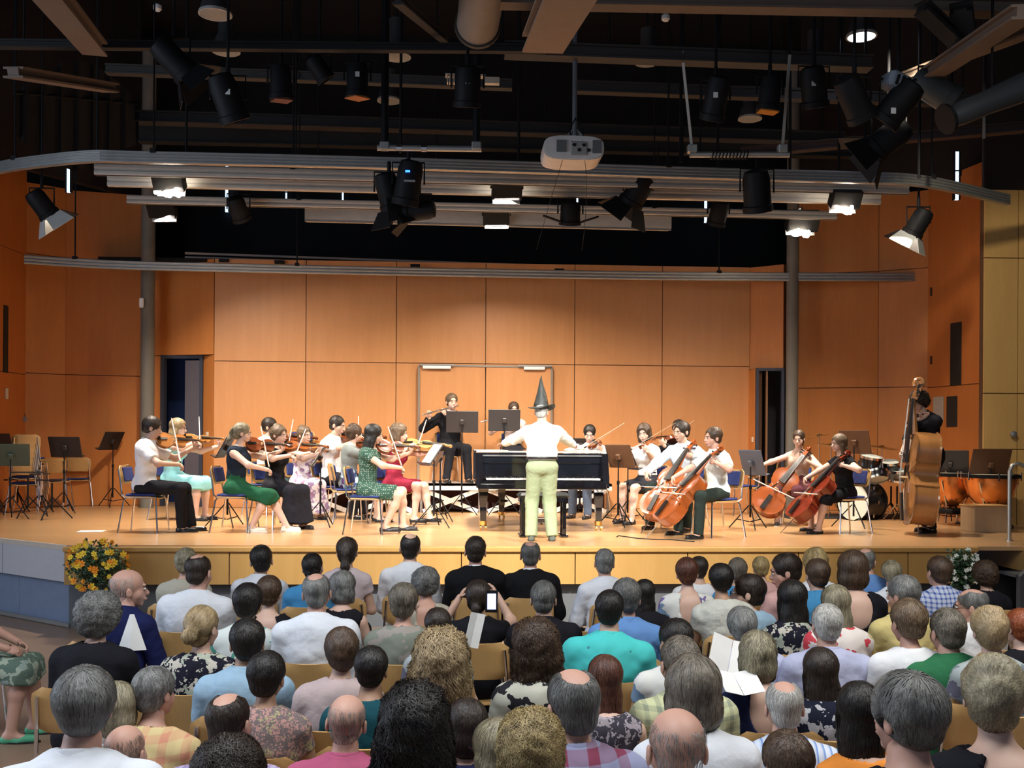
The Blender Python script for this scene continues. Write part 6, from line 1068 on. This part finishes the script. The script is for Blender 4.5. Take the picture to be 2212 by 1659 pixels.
# ================================================================ the audience
wcol = {'curly': .25, 'curlylong': .25, 'long': .19, 'bob': .215, 'wavy': .215, 'ring': .166, 'ringfull': .160, 'crop': .168, 'short': .176, 'thick': .212, 'updo': .19, 'bun': .175, 'pony': .178, 'lowpony': .178}
MW = cl('white_shirt', (.72, .75, .80)); MW2 = cl('white_tee', (.74, .75, .76)); DK = cl('black_top', (.010, .010, .014)); NV = cl('navy', (.012, .016, .075)); SUIT = cl('suit', (.008, .008, .010))
TC = {'beige': cl('beige', (.45, .42, .34)), 'lblue': cl('light_blue', (.30, .45, .58)), 'blue': cl('blue_shirt', (.12, .25, .52)), 'sky': cl('sky_shirt', (.06, .25, .48)), 'turq': mat('cloth_turquoise_dots', (.06, .52, .50), .85, kind='dots', col2=(.04, .25, .27), sc=13), 'teal': cl('teal', (.01, .07, .09)), 'pinkb': cl('pink_beige', (.48, .38, .37)), 'palepink': cl('pale_pink', (.60, .50, .52)), 'polo': cl('pink_polo', (.45, .10, .19)), 'green': cl('green_polo', (.025, .14, .06)), 'yellow': cl('yellow_shirt', (.62, .52, .22)), 'lav': cl('lavender', (.42, .44, .60)), 'cream': cl('cream_lace', (.62, .62, .55), bump=.5), 'pink': cl('pink_shirt', (.60, .36, .34)),
 'bwprint': cl('black_floral', (.012, .012, .022), 'print', (.50, .47, .40), sc=17), 'leaf': cl('leaf_print', (.66, .70, .66), 'print', (.10, .36, .27), sc=9), 'ethno': cl('patterned_red', (.16, .13, .13), 'print', (.45, .25, .22), sc=34), 'yplaid': cl('yellow_plaid', (.60, .48, .24), 'plaid', (.58, .27, .17), sc=12.), 'gyplaid': cl('green_plaid', (.58, .60, .36), 'plaid', (.28, .31, .22), sc=17), 'bplaid': cl('blue_plaid', (.50, .55, .68), 'plaid', (.05, .10, .35), sc=26), 'rplaid': cl('red_blue_plaid', (.28, .30, .45), 'plaid', (.22, .05, .09), sc=9), 'purp': cl('purple_check', (.42, .36, .52), 'plaid', (.22, .16, .32), sc=34), 'gfloral': cl('grey_floral', (.20, .22, .18), 'print', (.30, .27, .24), sc=7), 'gdots': cl('grey_dots', (.10, .12, .14), 'dots', (.40, .45, .46), sc=42), 'wfloral': cl('white_floral', (.66, .66, .62), 'print', (.18, .28, .40), sc=9), 'rfloral': cl('red_floral', (.70, .64, .60), 'print', (.55, .06, .08), sc=8), 'bfloral': cl('small_floral', (.05, .045, .06), 'print', (.36, .32, .36), sc=22), 'nfloral': cl('navy_floral', (.010, .012, .026), 'print', (.40, .40, .42), sc=16), 'cfloral': cl('cream_black', (.50, .50, .42), 'print', (.02, .02, .025), sc=10), 'stripe': cl('blue_stripe', (.62, .68, .78), 'stripe', (.20, .32, .62), sc=30), 'gpat': cl('grey_pattern', (.34, .38, .38), 'print', (.16, .20, .22), sc=15), 'band': cl('band_top', (.30, .45, .48), 'stripe', (.62, .66, .66), sc=6), 'orange': cl('orange_top', (.80, .28, .05)), 'dnavy': cl('dark_navy', (.010, .014, .05))}
TC['white'] = MW; TC['tee'] = MW2; TC['black'] = DK; TC['navy'] = NV; TC['suit'] = SUIT
HD = {'black': 'black', 'dark': 'dark brown', 'brown': 'brown', 'red': 'reddish brown', 'lbrown': 'light brown', 'blond': 'blond', 'ash': 'ash blond', 'gray': 'grey', 'dgray': 'dark grey', 'white': 'white', 'ginger': 'ginger', 'gold': 'golden', 'bgray': 'grey brown'}
# px, top y, width, sex, style, hair, skin, cloth, kind, sleeve, (body yaw, head yaw, pitch), label, fat, depth or None
AUD = [
 (402, 1186, 48, 'f', 'short', 'ash', 'pink', 'beige', 'tee', 'long', (0, 10, 0), 'fair haired person in a beige cardigan half hidden behind the white shirt with bald crown', .03, 8.0),
 (425, 1196, 57, 'm', 'ring', 'dark', 'pink', 'white', 'shirt', 'long', (0, -10, 10), 'broad man with dark hair and bald crown in a creased white shirt', .05, 6.9),
 (563, 1175, 50, 'm', 'crop', 'black', 'light', 'white', 'shirt', 'long', (0, 10, 0), 'man with short black hair in a white shirt just before the stage edge', .0, 8.2),
 (270, 1226, 61, 'm', 'ringfull', 'white', 'pink', 'navy', 'shirt', 'long', (-20, -45, 0), 'bald man in a navy blue shirt beside the orange flowers', .02, 6.5),
 (204, 1288, 96, 'f', 'curly', 'gray', 'pale', 'black', 'tee', 'long', (0, -8, 0), 'woman with frizzy grey curls in a black sweater', .06, 5.4),
 (441, 1311, 70, 'f', 'bun', 'blond', 'pale', 'bwprint', 'blouse', 'half', (-4, -12, 0), 'woman with a light blond bun in a black and white flowered blouse', .03, 5.3),
 (532, 1260, 66, 'f', 'short', 'black', 'light', 'leaf', 'tee', 'cap', (0, 5, 0), 'woman with very short black hair in a white and green leaf print top', .02, 6.1),
 (531, 1336, 77, 'm', 'short', 'black', 'tan', 'lblue', 'shirt', 'long', (5, 10, 0), 'man with thick black hair in a pale blue shirt', .02, 4.9),
 (583, 1245, 56, 'f', 'short', 'brown', 'pale', 'black', 'lowback', 'none', (0, 0, 0), 'woman with short brown hair and a low cut black top', .0, 6.7),
 (176, 1456, 141, 'm', 'thick', 'dgray', 'pink', 'white', 'shirt', 'long', (0, 15, 0), 'man with full grey hair in a white shirt in the nearest row', .04, 3.15),
 (256, 1512, 70, 'f', 'bob', 'ash', 'pale', 'white', 'tee', 'cap', (0, 5, 5), 'woman with ash blond bob tucked beside the man with full grey hair', .0, 3.9),
 (320, 1450, 83, 'f', 'short', 'gray', 'pink', 'yplaid', 'blouse', 'cap', (-5, -20, 0), 'person with short grey hair in a yellow and red plaid shirt', .04, 3.95),
 (497, 1493, 95, 'm', 'ring', 'dark', 'pink', 'purp', 'shirt', 'long', (0, -10, 0), 'balding man with dark sides in a purple check shirt', .01, 3.55),
 (576, 1411, 84, 'f', 'short', 'black', 'tan', 'ethno', 'tee', 'cap', (0, -8, 0), 'woman with round black hair in a red patterned top', .04, 4.3),
 (494, 1608, 118, 'f', 'curly', 'dark', 'light', 'purp', 'tee', 'cap', (0, 0, 0), 'dark curly head cut off by the lower picture edge below the purple shirt', .0, 2.85),
 (275, 1612, 76, 'm', 'ringfull', 'bgray', 'pink', 'white', 'shirt', 'long', (0, -10, 0), 'bald head low beside the yellow plaid shirt at the lower edge', .0, 3.35),
 (679, 1193, 46, 'm', 'crop', 'black', 'light', 'sky', 'tee', 'short', (0, -5, 0), 'man with cropped black hair in a bright blue tee shirt', .0, 7.9),
 (748, 1160, 49, 'f', 'pony', 'dark', 'light', 'palepink', 'tee', 'cap', (0, 0, 0), 'woman with a long dark ponytail in a pale pink top', .0, 8.3),
 (887, 1148, 47, 'm', 'ring', 'black', 'light', 'white', 'shirt', 'long', (0, 0, 0), 'man with thinning black hair in a white shirt in the front row', .01, 8.5),
 (1031, 1154, 48, 'm', 'crop', 'dark', 'pink', 'suit', 'jacket', 'long', (0, 0, 0), 'man in a black suit with close cropped full hair', .01, 8.4),
 (1150, 1163, 46, 'm', 'ring', 'dgray', 'pink', 'suit', 'jacket', 'long', (-8, 5, 0), 'balding man in a black suit in the front row', .01, 8.4),
 (689, 1234, 64, 'm', 'ring', 'gray', 'pink', 'white', 'shirt', 'long', (0, 0, 0), 'man with a bald pink crown and grey sides in a white shirt', .03, 6.0),
 (741, 1240, 58, 'f', 'wavy', 'gray', 'pale', 'black', 'vest', 'none', (-10, -15, 0), 'grey haired woman with a wavy bob and black straps', .0, 6.8),
 (920, 1229, 57, 'f', 'curly', 'gray', 'pink', 'beige', 'lowback', 'cap', (10, -15, 0), 'woman with grey curls leaning beside the front row white shirt', .0, 7.2),
 (873, 1258, 65, 'f', 'short', 'bgray', 'pink', 'gfloral', 'blouse', 'half', (0, -5, 0), 'woman with short grey brown hair in a grey green flowered top', .04, 6.0),
 (1035, 1251, 57, 'f', 'lowpony', 'dark', 'light', 'black', 'tee', 'cap', (0, -8, 0), 'woman with a low dark ponytail in black holding up a phone', .0, 6.6),
 (950, 1316, 61, 'f', 'short', 'dark', 'light', 'gpat', 'tee', 'cap', (0, 0, 10), 'dark haired woman mostly hidden behind the long blond curls', .0, 5.6),
 (732, 1361, 78, 'f', 'updo', 'brown', 'pale', 'pinkb', 'tee', 'half', (0, 5, 0), 'woman with gathered brown hair in a pinkish beige sweater', .03, 4.7),
 (807, 1399, 76, 'm', 'short', 'black', 'tan', 'teal', 'tee', 'short', (0, 0, 0), 'young man with black hair in a dark teal tee shirt', -.01, 4.45),
 (957, 1352, 146, 'f', 'curlylong', 'blond', 'pale', 'gdots', 'tee', 'cap', (0, 0, 0), 'woman with a large mane of long blond curls and dotted top', .02, 4.5),
 (745, 1514, 90, 'm', 'ringfull', 'gray', 'pink', 'polo', 'polo', 'short', (0, 0, 0), 'bald man with short grey fringe of hair in a pink polo shirt', .02, 3.75),
 (891, 1474, 172, 'f', 'curlylong', 'black', 'light', 'black', 'tee', 'cap', (0, 0, 0), 'person with a huge mass of dark curls at the lower edge', .0, 3.3),
 (1018, 1526, 92, 'f', 'bob', 'dark', 'light', 'dnavy', 'tee', 'cap', (0, 10, 5), 'dark brown bob between the huge dark curls and the glasses wearer', .0, 3.7),
 (1072, 1562, 92, 'f', 'bob', 'ash', 'pale', 'tee', 'tee', 'cap', (0, 40, 0), 'fair grey haired woman with glasses turning her head', .0, 3.3),
 (1165, 1546, 150, 'f', 'curly', 'gold', 'pale', 'gpat', 'tee', 'cap', (0, 0, 0), 'golden blond curly head at the lower edge below the long brown mane', .0, 3.05),
 (1305, 1180, 45, 'm', 'crop', 'gray', 'pink', 'white', 'shirt', 'long', (12, -10, 0), 'man with cropped grey hair in a white shirt sitting alone in the front row', .01, 8.2),
 (1486, 1201, 50, 'f', 'short', 'red', 'pale', 'wfloral', 'lowback', 'cap', (0, -5, 0), 'woman with short reddish hair in a white blue flowered top', .02, 7.4),
 (1509, 1198, 42, 'm', 'short', 'dark', 'light', 'tee', 'tee', 'short', (0, 5, 0), 'man in a white tee shirt behind the woman with reddish hair', .01, 8.3),
 (1567, 1218, 55, 'f', 'thick', 'black', 'tan', 'cream', 'blouse', 'cap', (0, 0, 0), 'woman with black tousled hair in a cream lace top', .02, 6.9),
 (1596, 1211, 44, 'm', 'short', 'bgray', 'light', 'sky', 'tee', 'cap', (0, -10, 0), 'grey brown head just behind the black tousled hair', .0, 8.2),
 (1624, 1233, 62, 'f', 'short', 'dark', 'pale', 'lblue', 'blouse', 'cap', (10, 62, 0), 'dark haired woman with glasses in profile in a pale aqua top', .0, 7.0),
 (1652, 1230, 36, 'f', 'short', 'gold', 'pale', 'pink', 'tee', 'cap', (0, 0, 0), 'sliver of blond hair behind the woman in profile', .0, 8.4),
 (1180, 1249, 59, 'm', 'crop', 'dgray', 'light', 'black', 'shirt', 'short', (0, -5, 0), 'man with cropped greying hair in a black shirt', .03, 6.4),
 (1313, 1273, 63, 'm', 'short', 'black', 'light', 'turq', 'shirt', 'long', (-8, -5, 0), 'man with black hair in a bright turquoise shirt', .04, 5.6),
 (1358, 1244, 64, 'm', 'short', 'dgray', 'pink', 'blue', 'shirt', 'long', (-6, 0, 0), 'man with grey brown hair in a medium blue shirt', .02, 6.2),
 (1401, 1252, 50, 'f', 'long', 'black', 'light', 'black', 'tee', 'cap', (0, 0, 0), 'girl with long straight black hair next to the medium blue shirt', -.01, 6.9),
 (1459, 1331, 74, 'm', 'short', 'black', 'tan', 'wfloral', 'tee', 'cap', (0, 20, 8), 'black haired head half covered by the cropped grey brown head', .0, 5.2),
 (1483, 1364, 88, 'm', 'crop', 'bgray', 'pink', 'gyplaid', 'shirt', 'short', (6, 0, 0), 'man with cropped grey brown hair in a yellow green checked shirt', .04, 4.45),
 (1514, 1416, 138, 'f', 'bob', 'bgray', 'pale', 'white', 'tee', 'long', (0, -5, 0), 'woman with a heavy grey brown bob in a loose white shirt', .04, 3.6),
 (1482, 1518, 132, 'm', 'ringfull', 'gray', 'pink', 'tee', 'shirt', 'short', (0, 0, 0), 'large bald head in a white shirt in the nearest row', .02, 2.9),
 (1250, 1428, 121, 'm', 'ring', 'dgray', 'pink', 'rplaid', 'shirt', 'long', (8, 10, 0), 'tall man with thinning short hair in a red and blue plaid shirt', .02, 3.45),
 (1163, 1335, 116, 'f', 'curlylong', 'brown', 'light', 'cfloral', 'blouse', 'half', (5, 5, 0), 'woman with a long brown curly mane in a cream and black blouse', .0, 4.65),
 (1306, 1419, 62, 'f', 'long', 'red', 'pale', 'bfloral', 'vest', 'none', (0, 10, 0), 'woman with long reddish brown hair and small flowered sleeveless dress', .0, 4.3),
 (1615, 1311, 67, 'm', 'thick', 'gray', 'pink', 'lav', 'shirt', 'long', (0, -5, 0), 'man with wavy grey hair in a lavender shirt', .04, 5.5),
 (1649, 1367, 89, 'f', 'wavy', 'ash', 'pale', 'dnavy', 'lowback', 'cap', (0, -10, 0), 'woman with feathered ash blond hair in a dark navy top', .02, 4.7),
 (1699, 1188, 56, 'm', 'short', 'dark', 'pink', 'pink', 'polo', 'short', (30, 45, 10), 'dark haired man in a pink shirt looking down to the side', .03, 7.6),
 (1769, 1176, 58, 'f', 'updo', 'gold', 'pale', 'white', 'tee', 'cap', (0, 0, 0), 'woman with a loose golden updo just before the stage edge', .0, 8.3),
 (1769, 1201, 52, 'm', 'short', 'brown', 'light', 'sky', 'shirt', 'short', (0, 5, 0), 'brown haired boy in a blue shirt behind the long black hair', -.01, 7.2),
 (1847, 1185, 71, 'f', 'bob', 'brown', 'pale', 'black', 'lowback', 'cap', (0, 0, 0), 'woman with a brown bob in a low backed black top', .03, 7.0),
 (1878, 1175, 42, 'm', 'ring', 'gray', 'pink', 'blue', 'shirt', 'short', (0, -30, 0), 'man with pale thin hair in a blue shirt behind the brown bob', .0, 8.3),
 (1935, 1209, 49, 'm', 'thick', 'ash', 'pink', 'white', 'polo', 'short', (0, -10, 0), 'fair tousled head behind the man in the yellow shirt', .0, 8.1),
 (2034, 1192, 51, 'm', 'short', 'brown', 'pink', 'bplaid', 'shirt', 'long', (0, 5, 0), 'man with brown hair in a small blue checked shirt near the white blossoms', .02, 7.8),
 (1954, 1234, 61, 'm', 'short', 'gray', 'pink', 'yellow', 'shirt', 'short', (5, 30, 0), 'grey haired man in a pale yellow shirt', .03, 6.5),
 (1714, 1247, 66, 'f', 'long', 'black', 'light', 'bwprint', 'tee', 'cap', (0, 0, 0), 'woman with very long straight black hair next to the red flowered shirt', .0, 6.3),
 (1811, 1259, 65, 'f', 'long', 'ash', 'pale', 'rfloral', 'blouse', 'cap', (0, -5, 0), 'woman with long ash hair in a white and red flowered blouse', .03, 6.1),
 (1790, 1299, 66, 'm', 'short', 'white', 'pink', 'lav', 'shirt', 'long', (-5, 5, 0), 'man with short white hair in a pale bluish shirt', .04, 5.4),
 (2110, 1262, 58, 'm', 'ring', 'gray', 'pink', 'tee', 'shirt', 'short', (10, 50, 5), 'balding man with glasses turned in profile in white', .0, 6.5),
 (2136, 1248, 42, 'f', 'curly', 'brown', 'light', 'black', 'tee', 'cap', (0, 0, 0), 'brown curly head behind the balding man with glasses', .0, 8.0),
 (1972, 1286, 75, 'f', 'short', 'lbrown', 'pink', 'tee', 'tee', 'short', (-4, 10, 0), 'woman with short light brown hair in a plain white tee shirt', .03, 5.3),
 (2061, 1302, 73, 'm', 'crop', 'bgray', 'pink', 'green', 'polo', 'short', (0, 5, 0), 'heavy man with cropped hair in a dark green polo shirt', .06, 5.2),
 (2150, 1305, 80, 'f', 'updo', 'blond', 'pale', 'gpat', 'tee', 'cap', (0, -10, 0), 'woman with a messy blond updo in a grey patterned top', .02, 5.0),
 (2212, 1308, 62, 'f', 'short', 'ginger', 'pale', 'black', 'tee', 'none', (0, 10, 0), 'ginger head at the very edge of the middle rows', .0, 5.6),
 (1773, 1395, 81, 'f', 'long', 'dark', 'pale', 'nfloral', 'tee', 'cap', (0, 0, 0), 'woman with straight dark hair in a navy blossom print top', .02, 4.6),
 (1708, 1461, 89, 'm', 'ring', 'white', 'pink', 'stripe', 'shirt', 'long', (-8, 5, 0), 'man with thin white hair in a blue striped shirt', .03, 3.95),
 (1706, 1579, 108, 'm', 'short', 'brown', 'tan', 'white', 'tee', 'short', (0, 5, 0), 'brown head rising from the lower edge before the blue striped shirt', .0, 3.1),
 (1873, 1473, 86, 'f', 'long', 'black', 'light', 'orange', 'vest', 'none', (0, -5, 0), 'woman with smooth black hair and an orange top at the lower edge', .0, 3.6),
 (1985, 1458, 156, 'm', 'thick', 'dgray', 'pink', 'black', 'tee', 'short', (-10, 35, 0), 'man with swept dark grey hair and visible ear in the nearest row', .02, 2.9),
 (2156, 1415, 136, 'f', 'updo', 'ash', 'pale', 'black', 'lowback', 'cap', (-8, -15, 0), 'woman with half pinned blond grey hair in a black top at the edge', .03, 3.2)]
for a in AUD:
    px, py, wd_, sx, st_y, hc_, sk, clo, kd, slv, (by, hyw, hpi), lb, ft_, D = a
    M0 = TC[clo]; hw_ = wcol[st_y]; z = EYE-(py-HY)*D/FPX; base = 1.352 if sx == 'm' else 1.342; 
    if st_y == 'curlylong' or st_y == 'curly': base += .02
    sc = max(.90, min(1.10, z/base)); hs = max(.90, min(1.32, (wd_*D/FPX)/hw_/sc/(1.02 if sx == 'f' else 1.06))); fullz = z/sc
    sc2 = (z)/(base+(hs-1)*.20); sc2 = max(.86, min(1.14, sc2)); p = W(px, 950, D); yaw = math.pi-YAW*.5+math.radians(by); vx = max(.009, min(.014, D*.0021))
    fwd_ = Vector((math.sin(yaw), -math.cos(yaw), 0)); loc = (p.x-fwd_.x*.03, p.y-fwd_.y*.03, 0); rg = random.uniform
    person('person', loc, yaw, lb, sex=sx, sc=sc2, lean=rg(.0, .09), side=rg(-.03, .03), twist=0, head=(math.radians(hyw)+rg(-.05, .05), math.radians(hpi), rg(-.08, .08)), hair=(st_y, hc_), skin=sk, fat=ft_*.8, vox=vx, nstr=int(min(4200, max(700, 9000/D))*(2.2 if 'curly' in st_y else 1)) if st_y not in ('ringfull',) else 1500, top=(M0, kd, slv), bottom=(cl('dark_trousers', (.02, .022, .03)), 'trousers'), hs=hs, fullbody=True, face=abs(hyw) > 25, glasses='glasses' in lb, group='seated audience', hl=(.10, -.30, .66) if 'phone' not in lb else (.14, -.28, 1.18), hr=(-.10, -.30, .66) if 'phone' not in lb else (-.14, -.30, 1.2), shoes=(shd, 'oxford'), vol=None, neck_=.028)
    short_ = lb if len(lb.split()) <= 11 else ' '.join(lb.split()[:12]); short_ = short_.rstrip()
    for bad in (' in a', ' in the', ' the', ' a', ' with', ' and', ' beside', ' of', ' in', ' behind', ' by', ' next to', ' at', ' just', ' to'):
        if short_.endswith(bad): short_ = short_[:-len(bad)]
    place(CH[False], (loc[0], loc[1], 0), yaw, 'plywood chair of the '+short_, 'audience chairs', 'chair')
# empty seats that show between people
for px, py, D, lb in ((822, 1322, 6.3, 'empty plywood chair beside the grey green flowered top'), (1262, 1300, 7.0, 'empty plywood chair left of the lone front row man'), (1215, 1325, 6.6, 'empty plywood chair behind the balding man in the suit'), (300, 1420, 5.2, 'empty plywood chair beside the black sweater'), (640, 1540, 4.0, 'empty plywood chair beside the pink polo shirt'), (1055, 1470, 4.9, 'empty plywood chair between the blond and brown manes')):
    p = W(px, 950, D); place(CH[False], (p.x, p.y, 0), math.pi-YAW, lb, 'audience chairs', 'chair')
# things held by listeners
def sheet(px, py, D, w_, h_, rot, lb, nm='programme', M=None, fold=True):
    p = W(px, py, D); e = empty(nm, p, 0, lb, 'paper' if nm == 'programme' else 'phone'); mb = MB(); R = Matrix.Rotation(rot[2], 3, 'Z') @ Matrix.Rotation(rot[0], 3, 'X') @ Matrix.Rotation(rot[1], 3, 'Y')
    if fold: mb.box(R @ Vector((-w_/4, .01, 0)), (w_/2, .002, h_), R @ Matrix.Rotation(.25, 3, 'Z')); mb.box(R @ Vector((w_/4, .01, 0)), (w_/2, .002, h_), R @ Matrix.Rotation(-.25, 3, 'Z'))
    else: mb.box((0, 0, 0), (w_, .008, h_), R, bev=.002)
    mb.build('leaf' if nm == 'programme' else 'case', M or paper, e); return e
sheet(1580, 1420, 5.0, .22, .2, (-.5, .35, .1), 'open white programme held before the man in the lavender shirt')
sheet(1598, 1470, 4.6, .20, .14, (-1.0, .1, .3), 'white programme lying low beside the feathered ash blond hair')
sheet(1026, 1362, 5.9, .10, .2, (0, .25, .5), 'folded white programme held up behind the woman with the phone')
p = W(285, 1365, 5.75); e = empty('programme', p, 0, 'white programme bent into a tent shape on the black sweater shoulder', 'paper'); mb = MB()
mb.add([(-.012, .0, .10), (.012, .0, .10), (-.075, -.01, -.10), (.0, -.04, -.10), (.085, -.01, -.10), (.0, .01, -.10)], [(0, 2, 3), (0, 3, 1), (1, 3, 4), (0, 1, 5), (0, 5, 2), (1, 4, 5), (2, 5, 3), (3, 5, 4)])
mb.build('leaf', paper, e)
e = sheet(1062, 1299, 6.45, .075, .14, (0, .05, .1), 'black smartphone with a small lit screen held up by the woman in black', 'smartphone', blackm, False); MB().box((0, -.007, 0), (.055, .003, .10)).build('screen', mat('phone_glow', (.45, .5, .8), emit=1.3), e)
# person at the side aisle
p = G(-86, 1600, 0); yaw = math.radians(95)
person('person', (p.x, p.y, 0), yaw, 'woman seated at the aisle in a green flowered skirt and green shoes', sex='f', sc=1., lean=.05, hair=('short', 'brown'), skin='pink', top=(cl('olive_top', (.10, .12, .07)), 'tee', 'short'), bottom=(cl('aisle_skirt', (.10, .15, .12), 'print', (.32, .38, .30), sc=14), 'knee'), shoes=(mat('shoe_green', (.08, .36, .20), .5), 'pump'), vox=.012, feet=[(.12, -.45, .07), (-.1, -.36, .07)], face=False, group='seated audience')
place(CH[False], (p.x, p.y, 0), yaw, 'plywood chair of the woman at the aisle', 'audience chairs', 'chair')
